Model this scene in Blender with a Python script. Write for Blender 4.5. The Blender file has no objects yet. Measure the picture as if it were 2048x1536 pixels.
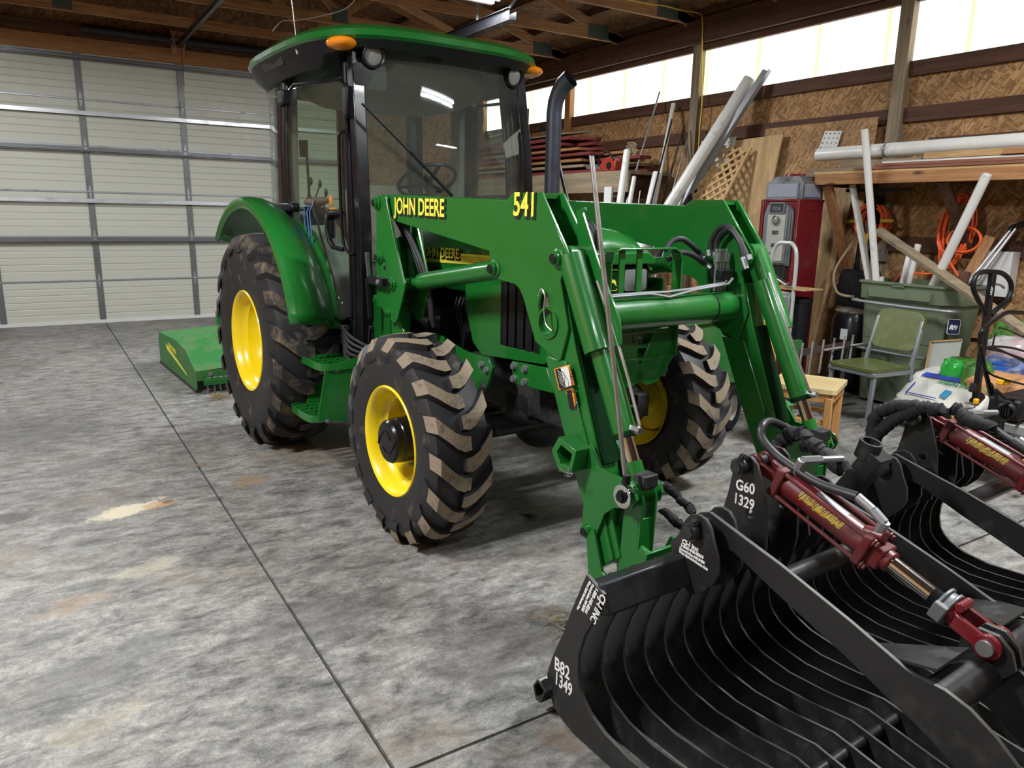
import bpy, bmesh, math, random
from mathutils import Vector, Matrix, Quaternion
from mathutils.geometry import tessellate_polygon
from math import sin, cos, pi, radians
random.seed(7)
C = bpy.context.scene.collection
SC = bpy.context.scene

# ---------------------------------------------------------------- camera model (used for the camera and to lay out real 3-D points)
HH = 1.6
CR = Matrix(((0.84664733, 0.10267896, -0.5221545), (-0.53185332, 0.19626913, -0.82377817), (0.01789813, 0.9751592, 0.22078088)))
FPX = 1490.0
def wray(x, y): return (CR @ Vector((x - 1024.0, -(y - 768.0), -FPX))).normalized()
def onx(x, y, X):
    r = wray(x, y); t = X / r.x; return Vector((X, r.y * t, HH + r.z * t))
def ony(x, y, Y):
    r = wray(x, y); t = Y / r.y; return Vector((r.x * t, Y, HH + r.z * t))
def onz(x, y, Z=0.0):
    r = wray(x, y); t = (Z - HH) / r.z; return Vector((r.x * t, r.y * t, Z))

def V(*a): return Vector(a)
def frame(d):
    d = Vector(d).normalized()
    a = Vector((0, 0, 1)) if abs(d.z) < 0.95 else Vector((0, 1, 0))
    u = a.cross(d).normalized(); return u, d.cross(u).normalized()

class MB:
    """collects shapes; build() links them as one mesh object"""
    def __init__(s): s.v = []; s.f = []; s.m = []; s.cur = 0; s.M = None
    def mat(s, i): s.cur = i; return s
    def add(s, vs, fs):
        n = len(s.v)
        for p in vs:
            p = Vector(p); s.v.append(s.M @ p if s.M else p)
        for f in fs: s.f.append([n + i for i in f]); s.m.append(s.cur)
        return s
    def box(s, x0, x1, y0, y1, z0, z1):
        x0, x1 = min(x0, x1), max(x0, x1); y0, y1 = min(y0, y1), max(y0, y1); z0, z1 = min(z0, z1), max(z0, z1)
        return s.add([(x0,y0,z0),(x1,y0,z0),(x1,y1,z0),(x0,y1,z0),(x0,y0,z1),(x1,y0,z1),(x1,y1,z1),(x0,y1,z1)],
                     [(3,2,1,0),(4,5,6,7),(0,1,5,4),(1,2,6,5),(2,3,7,6),(3,0,4,7)])
    def obox(s, c, sx, sy, sz, R=None):
        R = R or Matrix.Identity(3); c = Vector(c)
        vs = [c + R @ Vector((a*sx/2, b*sy/2, d*sz/2)) for d in (-1,1) for a, b in ((-1,-1),(1,-1),(1,1),(-1,1))]
        return s.add(vs, [(3,2,1,0),(4,5,6,7),(0,1,5,4),(1,2,6,5),(2,3,7,6),(3,0,4,7)])
    def bar(s, p0, p1, w, h, up=(0,0,1)):
        """rectangular bar: w across, h along 'up'"""
        p0 = Vector(p0); p1 = Vector(p1); d = (p1-p0).normalized(); up = Vector(up)
        side = d.cross(up)
        if side.length < 1e-4: side = d.cross(Vector((1,0,0)))
        side.normalize(); u = side.cross(d).normalized()
        vs = []
        for p in (p0, p1):
            for a, b in ((-1,-1),(1,-1),(1,1),(-1,1)): vs.append(p + side*(a*w/2) + u*(b*h/2))
        return s.add(vs, [(3,2,1,0),(4,5,6,7),(0,1,5,4),(1,2,6,5),(2,3,7,6),(3,0,4,7)])
    def prism(s, poly, d, holes=(), o=(0,0,0), u=(0,1,0), v=(0,0,1), em=None):
        """2-D polygon in plane (u,v) at o, extruded by vector d"""
        o = Vector(o); u = Vector(u); v = Vector(v); d = Vector(d)
        loops = [list(poly)] + [list(h) for h in holes]
        fl = [p for l in loops for p in l]; n = len(fl)
        tris = tessellate_polygon([[Vector((p[0], p[1], 0)) for p in l] for l in loops])
        P = [o + u*p[0] + v*p[1] for p in fl]
        vs = P + [p + d for p in P]
        nrm = u.cross(v).dot(d)
        area = 0
        fs = []
        for t in tris:
            a, b, c = (Vector((fl[i][0], fl[i][1], 0)) for i in t)
            ccw = (b-a).cross(c-a).z > 0
            if ccw != (nrm > 0): t = t[::-1]
            # t is now oriented so its normal points along +d
            fs.append([i + n for i in t]); fs.append([t[2], t[1], t[0]])
        k = 0
        for l in loops:
            L = len(l)
            ar = sum(l[i][0]*l[(i+1)%L][1]-l[(i+1)%L][0]*l[i][1] for i in range(L))
            flip = (ar > 0) != (nrm > 0)
            if k > 0: flip = not flip
            for i in range(L):
                a, b = k+i, k+(i+1)%L
                f = (a, b, b+n, a+n)
                fs.append(f[::-1] if flip else f)
            k += L
        m0 = len(s.m); s.add(vs, fs)
        if em is not None:
            for i in range(m0+2*len(tris), m0+2*len(tris)+len(loops[0])): s.m[i] = em
        return s
    def px(s, poly, x0, x1, holes=(), em=None):
        return s.prism(poly, (x1-x0,0,0), holes, o=(x0,0,0), em=em)
    def ring(s, c, u, v, r, seg):
        return [Vector(c) + Vector(u)*(r*cos(2*pi*i/seg)) + Vector(v)*(r*sin(2*pi*i/seg)) for i in range(seg)]
    def cyl(s, p0, p1, r, r1=None, seg=20, caps=True):
        p0 = Vector(p0); p1 = Vector(p1); r1 = r if r1 is None else r1
        u, v = frame(p1-p0)
        vs = s.ring(p0,u,v,r,seg) + s.ring(p1,u,v,r1,seg)
        fs = [(i,(i+1)%seg,seg+(i+1)%seg,seg+i) for i in range(seg)]
        if caps: fs += [tuple(range(seg-1,-1,-1)), tuple(range(seg,2*seg))]
        return s.add(vs, fs)
    def lathe(s, prof, o, d, seg=32, closed=False):
        """prof: (axial, radius) pairs"""
        o = Vector(o); d = Vector(d).normalized(); u, v = frame(d)
        vs = []
        for a, r in prof: vs += s.ring(o + d*a, u, v, max(r,1e-5), seg)
        fs = []
        n = len(prof)
        for j in range(n if closed else n-1):
            k = (j+1) % n
            for i in range(seg): fs.append((j*seg+i, j*seg+(i+1)%seg, k*seg+(i+1)%seg, k*seg+i))
        return s.add(vs, fs)
    def tube(s, path, r, seg=10, closed=False, caps=True, smooth=0):
        P = [Vector(p) for p in path]
        if smooth: P = spline(P, smooth, closed)
        n = len(P); rr = r if isinstance(r, (list,tuple)) else [r]*n
        if len(rr) != n: rr = [rr[min(len(rr)-1, int(i*(len(rr)-1)/(n-1)+.5))] for i in range(n)]
        vs = []; up = None
        for i in range(n):
            if closed: t = (P[(i+1)%n]-P[i-1])
            else: t = P[min(i+1,n-1)] - P[max(i-1,0)]
            t.normalize()
            if up is None: u, v = frame(t)
            else:
                u = (up - t*up.dot(t))
                u = u.normalized() if u.length > 1e-6 else frame(t)[0]
                v = t.cross(u)
            up = u
            vs += s.ring(P[i], u, v, rr[i], seg)
        fs = []
        for j in range(n if closed else n-1):
            k = (j+1)%n
            for i in range(seg): fs.append((j*seg+i, j*seg+(i+1)%seg, k*seg+(i+1)%seg, k*seg+i))
        if caps and not closed: fs += [tuple(range(seg-1,-1,-1)), tuple(range((n-1)*seg, n*seg))]
        return s.add(vs, fs)
    def strip(s, path, w, t, up):
        """flat bar bent along a path: w along 'up', t thick"""
        P = [Vector(p) for p in path]; up = Vector(up).normalized(); vs = []; n = len(P)
        for i in range(n):
            d = (P[min(i+1,n-1)]-P[max(i-1,0)]).normalized(); sd = d.cross(up).normalized()
            for a, b in ((-1,-1),(1,-1),(1,1),(-1,1)): vs.append(P[i] + sd*(a*t/2) + up*(b*w/2))
        fs = [(3,2,1,0), tuple(range(4*n-4,4*n))]
        for j in range(n-1):
            for i in range(4): fs.append((4*j+i, 4*j+(i+1)%4, 4*j+4+(i+1)%4, 4*j+4+i))
        return s.add(vs, fs)
    def ell(s, c, rx, ry, rz, R=None, nu=20, nv=12):
        R = R or Matrix.Identity(3); c = Vector(c); vs = []; fs = []
        for j in range(nv+1):
            ph = -pi/2 + pi*j/nv
            for i in range(nu):
                th = 2*pi*i/nu
                vs.append(c + R @ Vector((rx*cos(ph)*cos(th), ry*cos(ph)*sin(th), rz*sin(ph))))
        for j in range(nv):
            for i in range(nu): fs.append((j*nu+i, j*nu+(i+1)%nu, (j+1)*nu+(i+1)%nu, (j+1)*nu+i))
        return s.add(vs, fs)
    def grid(s, fn, nu, nv, closeu=False):
        vs = [fn(i/nu, j/nv) for j in range(nv+1) for i in range(nu+1)]
        fs = [(j*(nu+1)+i, j*(nu+1)+i+1, (j+1)*(nu+1)+i+1, (j+1)*(nu+1)+i) for j in range(nv) for i in range(nu)]
        return s.add(vs, fs)
    def bolt(s, c, d, r=.016, h=.012):
        c = Vector(c); d = Vector(d).normalized()
        s.cyl(c, c+d*h*.35, r*1.35, seg=16); return s.cyl(c+d*h*.35, c+d*h, r, seg=6)
    def text(s, body, M, size=1.0, ext=.002, off=0.0, sx=1.0, shear=0.0):
        v, f = text_data(body, size, ext, off, sx, shear)
        return s.add([M @ p for p in v], f)
    def build(s, name, mats, parent=None, bevel=0, sharp=35, solid=0, sub=0):
        me = bpy.data.meshes.new(name)
        me.from_pydata([tuple(p) for p in s.v], [], s.f)
        mats = mats if isinstance(mats, (list,tuple)) else [mats]
        for m in mats: me.materials.append(m)
        me.polygons.foreach_set('material_index', [min(i, len(mats)-1) for i in s.m])
        me.polygons.foreach_set('use_smooth', [True]*len(me.polygons))
        me.update(); me.validate()
        try: me.set_sharp_from_angle(angle=radians(sharp))
        except Exception: pass
        o = bpy.data.objects.new(name, me); C.objects.link(o)
        if parent: o.parent = parent
        if solid:
            md = o.modifiers.new('Solid','SOLIDIFY'); md.thickness = solid; md.offset = 0
        if sub:
            md = o.modifiers.new('Sub','SUBSURF'); md.levels = md.render_levels = sub
        if bevel:
            md = o.modifiers.new('Bevel','BEVEL'); md.width = bevel; md.segments = 2; md.limit_method = 'ANGLE'; md.angle_limit = radians(40)
            md.harden_normals = False
        return o

_tc = {}
def text_data(body, size, ext, off, sx, shear):
    k = (body,size,ext,off,sx,shear)
    if k not in _tc:
        cu = bpy.data.curves.new('lettering','FONT'); cu.body = body; cu.size = size; cu.extrude = ext; cu.offset = off
        cu.align_x = 'LEFT'; cu.align_y = 'BOTTOM_BASELINE'; cu.resolution_u = 4; cu.shear = shear; cu.space_line = .9
        ob = bpy.data.objects.new('lettering', cu); C.objects.link(ob)
        dg = bpy.context.evaluated_depsgraph_get(); me = bpy.data.meshes.new_from_object(ob.evaluated_get(dg))
        _tc[k] = ([Vector((p.co.x*sx, p.co.y, p.co.z)) for p in me.vertices], [list(f.vertices) for f in me.polygons])
        bpy.data.objects.remove(ob); bpy.data.curves.remove(cu); bpy.data.meshes.remove(me)
    return _tc[k]
def tmat(o, u, v):
    """matrix placing text: baseline origin o, reading direction u, up v"""
    u = Vector(u).normalized(); v = Vector(v); v = (v - u*v.dot(u)).normalized(); n = u.cross(v)
    M = Matrix((u, v, n)).transposed().to_4x4(); M.translation = Vector(o); return M

def spline(P, n, closed=False):
    out = []; L = len(P)
    for i in range(L if closed else L-1):
        if closed: a, b, c, d = P[i-1], P[i], P[(i+1)%L], P[(i+2)%L]
        else: a, b, c, d = P[max(i-1,0)], P[i], P[i+1], P[min(i+2,L-1)]
        for k in range(n):
            t = k/n
            out.append(.5*((2*b)+(c-a)*t+(2*a-5*b+4*c-d)*t*t+(-a+3*b-3*c+d)*t**3))
    if not closed: out.append(P[-1].copy())
    return out

def tag(o, label=None, cat=None, group=None, kind=None):
    if label: o['label'] = label
    if cat: o['category'] = cat
    if group: o['group'] = group
    if kind: o['kind'] = kind
    return o
def empty(name, loc=(0,0,0), rz=0, label=None, cat=None, group=None, kind=None):
    o = bpy.data.objects.new(name, None); C.objects.link(o); o.location = loc; o.rotation_euler = (0,0,rz); o.empty_display_size = .1
    return tag(o, label, cat, group, kind)
def copy_tree(o, parent=None):
    c = o.copy(); C.objects.link(c)
    if parent: c.parent = parent
    for ch in list(o.children): copy_tree(ch, c)
    return c
def mirx(o, **kw):
    """a copy of a tractor part mirrored to the other side (real mesh data)"""
    me = o.data.copy()
    for v in me.vertices: v.co.x = -v.co.x
    me.flip_normals()
    c = o.copy(); c.data = me; C.objects.link(c)
    for ch in list(o.children):
        d = mirx(ch); d.parent = c
    return c
def circ2(cx, cy, r, n=20, a0=0, a1=2*pi):
    m = n if a1-a0 >= 2*pi-1e-6 else n+1
    return [(cx+r*cos(a0+(a1-a0)*i/n), cy+r*sin(a0+(a1-a0)*i/n)) for i in range(m)]
def rrect(x0, x1, y0, y1, r, n=5):
    out = []
    for cx, cy, a in ((x1-r,y1-r,0),(x0+r,y1-r,pi/2),(x0+r,y0+r,pi),(x1-r,y0+r,3*pi/2)):
        for i in range(n+1): out.append((cx+r*cos(a+pi/2*i/n), cy+r*sin(a+pi/2*i/n)))
    return out
# ---------------------------------------------------------------- materials
def _new(name):
    m = bpy.data.materials.new(name); m.use_nodes = True
    nt = m.node_tree; b = nt.nodes['Principled BSDF']; return m, nt, b
def N(nt, t, **kw):
    n = nt.nodes.new(t)
    for k, v in kw.items():
        if k in n.inputs: n.inputs[k].default_value = v
        else: setattr(n, k, v)
    return n
def coords(nt, scale=(1,1,1), rot=(0,0,0), src='Object'):
    tc = nt.nodes.new('ShaderNodeTexCoord'); mp = nt.nodes.new('ShaderNodeMapping')
    mp.inputs['Scale'].default_value = scale; mp.inputs['Rotation'].default_value = rot
    nt.links.new(tc.outputs[src], mp.inputs['Vector']); return mp.outputs['Vector']
def noise(nt, vec, sc, det=4, rough=.55, dist=0.0):
    n = nt.nodes.new('ShaderNodeTexNoise'); n.inputs['Scale'].default_value = sc; n.inputs['Detail'].default_value = det
    n.inputs['Roughness'].default_value = rough; n.inputs['Distortion'].default_value = dist
    nt.links.new(vec, n.inputs['Vector']); return n.outputs['Fac']
def ramp(nt, fac, stops, interp='LINEAR'):
    r = nt.nodes.new('ShaderNodeValToRGB'); r.color_ramp.interpolation = interp
    e = r.color_ramp.elements
    while len(e) < len(stops): e.new(.5)
    for i, (p, c) in enumerate(stops):
        e[i].position = p; e[i].color = (c[0],c[1],c[2],1) if isinstance(c,(tuple,list)) else (c,c,c,1)
    nt.links.new(fac, r.inputs['Fac']); return r.outputs['Color']
def mix(nt, f, a, b, mode='MIX'):
    m = nt.nodes.new('ShaderNodeMix'); m.data_type = 'RGBA'; m.blend_type = mode
    for ix, val in ((0, f), (6, a), (7, b)):
        s = m.inputs[ix]
        if isinstance(val, bpy.types.NodeSocket): nt.links.new(val, s)
        elif isinstance(val, (int,float)): s.default_value = val if ix == 0 else (val,val,val,1)
        else: s.default_value = (*val[:3], 1)
    return m.outputs[2]
def bump(nt, h, b, strength=.3, dist=.01):
    n = nt.nodes.new('ShaderNodeBump'); n.inputs['Strength'].default_value = strength; n.inputs['Distance'].default_value = dist
    nt.links.new(h, n.inputs['Height']); nt.links.new(n.outputs['Normal'], b.inputs['Normal'])
def rgb(h):
    h = h.lstrip('#'); f = lambda c: ((c/255)/12.92 if c/255 <= .04045 else (((c/255)+.055)/1.055)**2.4)
    return tuple(f(int(h[i:i+2],16)) for i in (0,2,4))
def paint(name, col, rough=.35, metal=0, coat=0, dirt=None, damt=.5, dscale=6, var=.12, bmp=0, spec=.5):
    m, nt, b = _new(name); v = coords(nt)
    n = noise(nt, v, 3.0, 5)
    c = mix(nt, n, tuple(x*(1-var) for x in col), tuple(min(1,x*(1+var)) for x in col))
    if dirt:
        d = ramp(nt, noise(nt, v, dscale, 8, .65), [(.62-damt*.3, 0.0), (.78-damt*.2, 1.0)])
        d2 = mix(nt, .75, 0.0, d); c = mix(nt, d2, c, dirt)
        r = ramp(nt, d, [(0, rough), (1, .9)]); nt.links.new(r, b.inputs['Roughness'])
    else:
        r = ramp(nt, noise(nt, v, 9, 6), [(.3, rough*.8), (.75, min(1,rough*1.3))]); nt.links.new(r, b.inputs['Roughness'])
    nt.links.new(c, b.inputs['Base Color']); b.inputs['Metallic'].default_value = metal
    b.inputs['Coat Weight'].default_value = coat; b.inputs['Coat Roughness'].default_value = .08
    b.inputs['Specular IOR Level'].default_value = spec
    if bmp: bump(nt, noise(nt, v, 60, 4), b, bmp, .003)
    return m
_wc = {}
def wood(name, c1, c2, ax='x', rough=.75, knots=True, sc=1.0):
    k = (name, ax)
    if k in _wc: return _wc[k]
    m, nt, b = _new(name + '_' + ax)
    s = {'x': (.35,6,6), 'y': (6,.35,6), 'z': (6,6,.35)}[ax]; s = tuple(q*sc for q in s)
    v = coords(nt, s)
    n1 = noise(nt, v, 3.2, 6, .6, 1.2); n2 = noise(nt, v, 22, 4, .6)
    c = mix(nt, ramp(nt, n1, [(.36, 0.0), (.62, 1.0)]), c1, c2)
    c = mix(nt, ramp(nt, n2, [(.35, .28), (.6, 0.0)]), c, tuple(q*.45 for q in c1))
    if knots:
        kv = coords(nt, {'x': (2.2,7,7), 'y': (7,2.2,7), 'z': (7,7,2.2)}[ax])
        vo = nt.nodes.new('ShaderNodeTexVoronoi'); vo.inputs['Scale'].default_value = .8; nt.links.new(kv, vo.inputs['Vector'])
        kk = ramp(nt, vo.outputs['Distance'], [(.06, 1.0), (.13, 0.0)]); c = mix(nt, kk, c, tuple(q*.25 for q in c1))
    nt.links.new(c, b.inputs['Base Color']); b.inputs['Roughness'].default_value = rough
    bump(nt, n2, b, .15, .004); _wc[k] = m; return m
def osb(name, base, dark, light, sc=1.0, plane='yz'):
    m, nt, b = _new(name)
    cols = []
    rots = (.28, -.62, 1.02)
    for i, a in enumerate(rots):
        rot = {'yz': (a,0,0), 'xy': (0,0,a), 'xz': (0,a,0)}[plane]
        s = {'yz': (3,7,36), 'xy': (7,36,3), 'xz': (7,3,36)}[plane]; s = tuple(q*sc for q in s)
        tc = nt.nodes.new('ShaderNodeTexCoord'); r = nt.nodes.new('ShaderNodeMapping'); r.inputs['Rotation'].default_value = rot
        r.inputs['Location'].default_value = (i*3.1, i*1.7, i*2.3)
        nt.links.new(tc.outputs['Object'], r.inputs['Vector'])
        q = nt.nodes.new('ShaderNodeMapping'); q.inputs['Scale'].default_value = s; nt.links.new(r.outputs['Vector'], q.inputs['Vector'])
        vo = nt.nodes.new('ShaderNodeTexVoronoi'); vo.inputs['Scale'].default_value = 1.0; nt.links.new(q.outputs['Vector'], vo.inputs['Vector'])
        sep = nt.nodes.new('ShaderNodeSeparateColor'); nt.links.new(vo.outputs['Color'], sep.inputs['Color'])
        cols.append(sep)
    c = ramp(nt, cols[0].outputs[0], [(0, dark), (.45, base), (1, light)])
    c1 = ramp(nt, cols[1].outputs[0], [(0, dark), (.5, base), (1, light)])
    c2 = ramp(nt, cols[2].outputs[0], [(0, dark), (.5, base), (.95, light)])
    f1 = ramp(nt, cols[1].outputs[1], [(.45, 0.0), (.5, 1.0)]); f2 = ramp(nt, cols[2].outputs[1], [(.55, 0.0), (.6, 1.0)])
    c = mix(nt, f1, c, c1); c = mix(nt, f2, c, c2)
    big = ramp(nt, noise(nt, coords(nt), 1.4, 4), [(.3, .72), (.7, 1.1)]); c = mix(nt, 1.0, c, big, 'MULTIPLY')
    nt.links.new(c, b.inputs['Base Color']); b.inputs['Roughness'].default_value = .8; return m
def emit(name, col, st):
    m, nt, b = _new(name); nt.nodes.remove(b); e = nt.nodes.new('ShaderNodeEmission'); e.inputs['Color'].default_value = (*col,1); e.inputs['Strength'].default_value = st
    nt.links.new(e.outputs[0], nt.nodes['Material Output'].inputs[0]); return m
def glass(name, tint, dirt=.1, alpha=.9, rough=.02):
    """thin tinted pane: transparent + sharp reflection + a film of dust"""
    m, nt, b = _new(name); nt.nodes.remove(b); out = nt.nodes['Material Output']
    tr = N(nt, 'ShaderNodeBsdfTransparent'); tr.inputs[0].default_value = (*tint,1)
    gl = N(nt, 'ShaderNodeBsdfGlossy'); gl.inputs['Roughness'].default_value = rough; gl.inputs[0].default_value = (1,1,1,1)
    fr = N(nt, 'ShaderNodeFresnel'); ge = nt.nodes.new('ShaderNodeNewGeometry')
    io = nt.nodes.new('ShaderNodeMath'); io.operation = 'MULTIPLY_ADD'; io.inputs[1].default_value = -.83333; io.inputs[2].default_value = 1.5
    nt.links.new(ge.outputs['Backfacing'], io.inputs[0]); nt.links.new(io.outputs[0], fr.inputs[0])
    mx = nt.nodes.new('ShaderNodeMixShader'); nt.links.new(fr.outputs[0], mx.inputs[0]); nt.links.new(tr.outputs[0], mx.inputs[1]); nt.links.new(gl.outputs[0], mx.inputs[2])
    df = N(nt, 'ShaderNodeBsdfDiffuse'); df.inputs[0].default_value = (.55,.57,.52,1)
    v = coords(nt)
    sp = ramp(nt, noise(nt, v, 55, 3, .6), [(.735, 0.0), (.78, .4)])
    hz = ramp(nt, noise(nt, v, 2.2, 5, .6), [(.2, dirt*.75), (.8, dirt)])
    ad = nt.nodes.new('ShaderNodeMath'); ad.operation = 'ADD'; nt.links.new(sp, ad.inputs[0]); nt.links.new(hz, ad.inputs[1]); ad.use_clamp = True
    m2 = nt.nodes.new('ShaderNodeMixShader'); nt.links.new(ad.outputs[0], m2.inputs[0]); nt.links.new(mx.outputs[0], m2.inputs[1]); nt.links.new(df.outputs[0], m2.inputs[2])
    nt.links.new(m2.outputs[0], out.inputs[0]); return m

GREEN = rgb('1b6b22'); 
M = {}
M['green'] = paint('green_paint', (.009,.135,.018), .3, 0, .5, var=.08)
M['green_dusty'] = paint('dusty_green_paint', (.018,.17,.03), .5, 0, .1, dirt=(.09,.16,.05), damt=.55, dscale=5)
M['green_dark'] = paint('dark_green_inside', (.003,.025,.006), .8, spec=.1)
M['yellow'] = paint('yellow_paint', (.80,.60,.005), .3, 0, .4, var=.05)
M['decal_yellow'] = paint('yellow_decal', (.85,.78,.08), .4)
M['decal_white'] = paint('white_decal', (.72,.72,.70), .6, dirt=(.05,.05,.05), damt=.15, dscale=30)
M['decal_black'] = paint('black_decal', (.01,.01,.012), .5)
M['decal_orange'] = paint('orange_decal', (.85,.28,.02), .5)
M['black'] = paint('black_plastic', (.009,.009,.011), .42, spec=.3)
M['black_gloss'] = paint('gloss_black_paint', (.007,.007,.009), .28, 0, .12, spec=.25)
M['black_soft'] = paint('soft_black_cloth', (.010,.010,.012), .85, bmp=.5)
M['dark_metal'] = paint('dark_engine_metal', (.022,.023,.025), .5, .2, dirt=(.06,.055,.045), damt=.35)
M['steel_black'] = paint('worn_black_steel', (.023,.023,.024), .36, .3, dirt=(.05,.048,.044), damt=.25, dscale=9, bmp=.15)
M['steel_edge'] = paint('cut_steel_edge', (.30,.29,.27), .45, .7)
M['steel'] = paint('bare_steel', (.42,.42,.41), .32, .9)
M['chrome'] = paint('chrome', (.75,.75,.74), .12, 1)
M['zinc'] = paint('galvanised_steel', (.33,.34,.35), .42, .7, dirt=(.2,.2,.2), damt=.2)
M['alu'] = paint('aluminium', (.55,.56,.57), .35, .85)
M['rubber'] = paint('black_rubber', (.014,.014,.016), .55, 0, 0, dirt=(.19,.15,.105), damt=.16, dscale=7, bmp=.2)
M['rubber_clean'] = paint('hose_rubber', (.016,.016,.018), .5)
M['lug'] = paint('sandy_lug_tops', (.25,.20,.145), .95, dirt=(.035,.03,.026), damt=.32, dscale=16, bmp=1.0, spec=.1)
M['lug_rear'] = paint('muddy_lug_tops', (.035,.032,.030), .8, dirt=(.23,.17,.11), damt=.5, dscale=12, bmp=1.0, spec=.2)
M['red_paint'] = paint('dark_red_paint', (.15,.008,.014), .3, 0, .3, dirt=(.10,.03,.03), damt=.25)
M['red_cyl'] = paint('red_cylinder_paint', (.12,.011,.014), .38, 0, .15, dirt=(.06,.025,.022), damt=.45)
M['amber'] = paint('amber_lens', (.95,.28,.01), .15, 0, .8)
M['amber'].node_tree.nodes['Principled BSDF'].inputs['Emission Color'].default_value = (1,.3,.02,1)
M['lens'] = paint('clear_lens', (.22,.23,.21), .2, 0, .6, bmp=.6)
M['pvc'] = paint('white_pvc', (.66,.65,.62), .35, dirt=(.35,.32,.27), damt=.15)
M['cream'] = paint('cream_vinyl', (.66,.52,.26), .4, dirt=(.4,.28,.12), damt=.2)
M['olive'] = paint('olive_vinyl', (.088,.105,.026), .38, 0, .2, dirt=(.17,.18,.08), damt=.25)
M['bin'] = paint('green_grey_plastic', (.125,.155,.095), .5, dirt=(.09,.11,.075), damt=.35)
M['orange'] = paint('orange_rubber', (.85,.12,.025), .4)
M['white_board'] = paint('grey_white_board', (.42,.44,.40), .35)
M['white'] = paint('white_plastic', (.62,.62,.60), .5)
M['grey'] = paint('grey_paint', (.30,.31,.33), .4, .3)
M['cast'] = paint('aged_aluminium', (.22,.23,.24), .45, .6, dirt=(.08,.08,.08), damt=.4)
M['bag_white'] = paint('white_woven_bag', (.60,.58,.53), .5, dirt=(.42,.38,.30), damt=.2, bmp=.4)
M['bag_green'] = paint('green_plastic_bag', (.03,.42,.06), .2, 0, .5)
M['bag_grass'] = paint('grass_print_bag', (.05,.17,.02), .4, dirt=(.12,.28,.05), damt=.6, dscale=40)
M['bag_blue'] = paint('blue_plastic_bag', (.02,.085,.33), .22, 0, .5, dirt=(.40,.41,.45), damt=.7, dscale=6)
M['bag_red'] = paint('red_white_bag', (.52,.52,.52), .3, 0, .3, dirt=(.45,.012,.02), damt=.75, dscale=4)
M['kraft'] = paint('kraft_paper', (.48,.24,.10), .7)
M['card'] = paint('cardboard', (.46,.28,.13), .8)
M['power_yellow'] = paint('machine_yellow', (.85,.42,.01), .35)
M['foam'] = paint('dark_seat_cloth', (.10,.10,.085), .9, bmp=.5)
M['seat_tan'] = paint('grey_tan_seat', (.20,.19,.155), .9, bmp=.5)
M['cab_grey'] = paint('cab_liner_grey', (.15,.165,.135), .7)
M['straw'] = paint('dry_straw', (.26,.19,.09), .9)
M['rope'] = paint('dirty_rope', (.30,.23,.15), .9)
M['redwood'] = wood('red_painted_board', (.16,.018,.02), (.24,.05,.045), 'y', knots=False)
M['glass_cab'] = glass('tinted_cab_glass', (.80,.89,.83), .03)
M['glass_front'] = glass('dusty_windscreen', (.82,.88,.80), .075)
W_DARK = ((.060,.022,.012), (.115,.045,.022))
W_MID = ((.27,.125,.050), (.46,.24,.11))
W_LIGHT = ((.42,.25,.105), (.58,.38,.18))
W_ORANGE = ((.27,.115,.040), (.40,.20,.078))
W_GREYW = ((.20,.15,.095), (.32,.25,.165))
def wd(t, ax): 
    return {'dark': wood('stained_lumber', *W_DARK, ax), 'mid': wood('truss_lumber', *W_MID, ax), 'light': wood('pine_board', *W_LIGHT, ax),
            'orange': wood('orange_lumber', *W_ORANGE, ax), 'grey': wood('weathered_lumber', *W_GREYW, ax)}[t]
M['osb_wall'] = osb('osb_wall', (.33,.175,.068), (.20,.095,.035), (.50,.30,.135), 1.7, 'yz')
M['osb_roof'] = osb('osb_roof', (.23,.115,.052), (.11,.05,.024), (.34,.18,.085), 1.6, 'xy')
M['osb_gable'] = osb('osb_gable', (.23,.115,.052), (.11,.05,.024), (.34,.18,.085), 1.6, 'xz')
M['ply'] = wood('plywood_sheet', (.43,.27,.12), (.57,.38,.19), 'z', knots=False, sc=.5)
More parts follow.
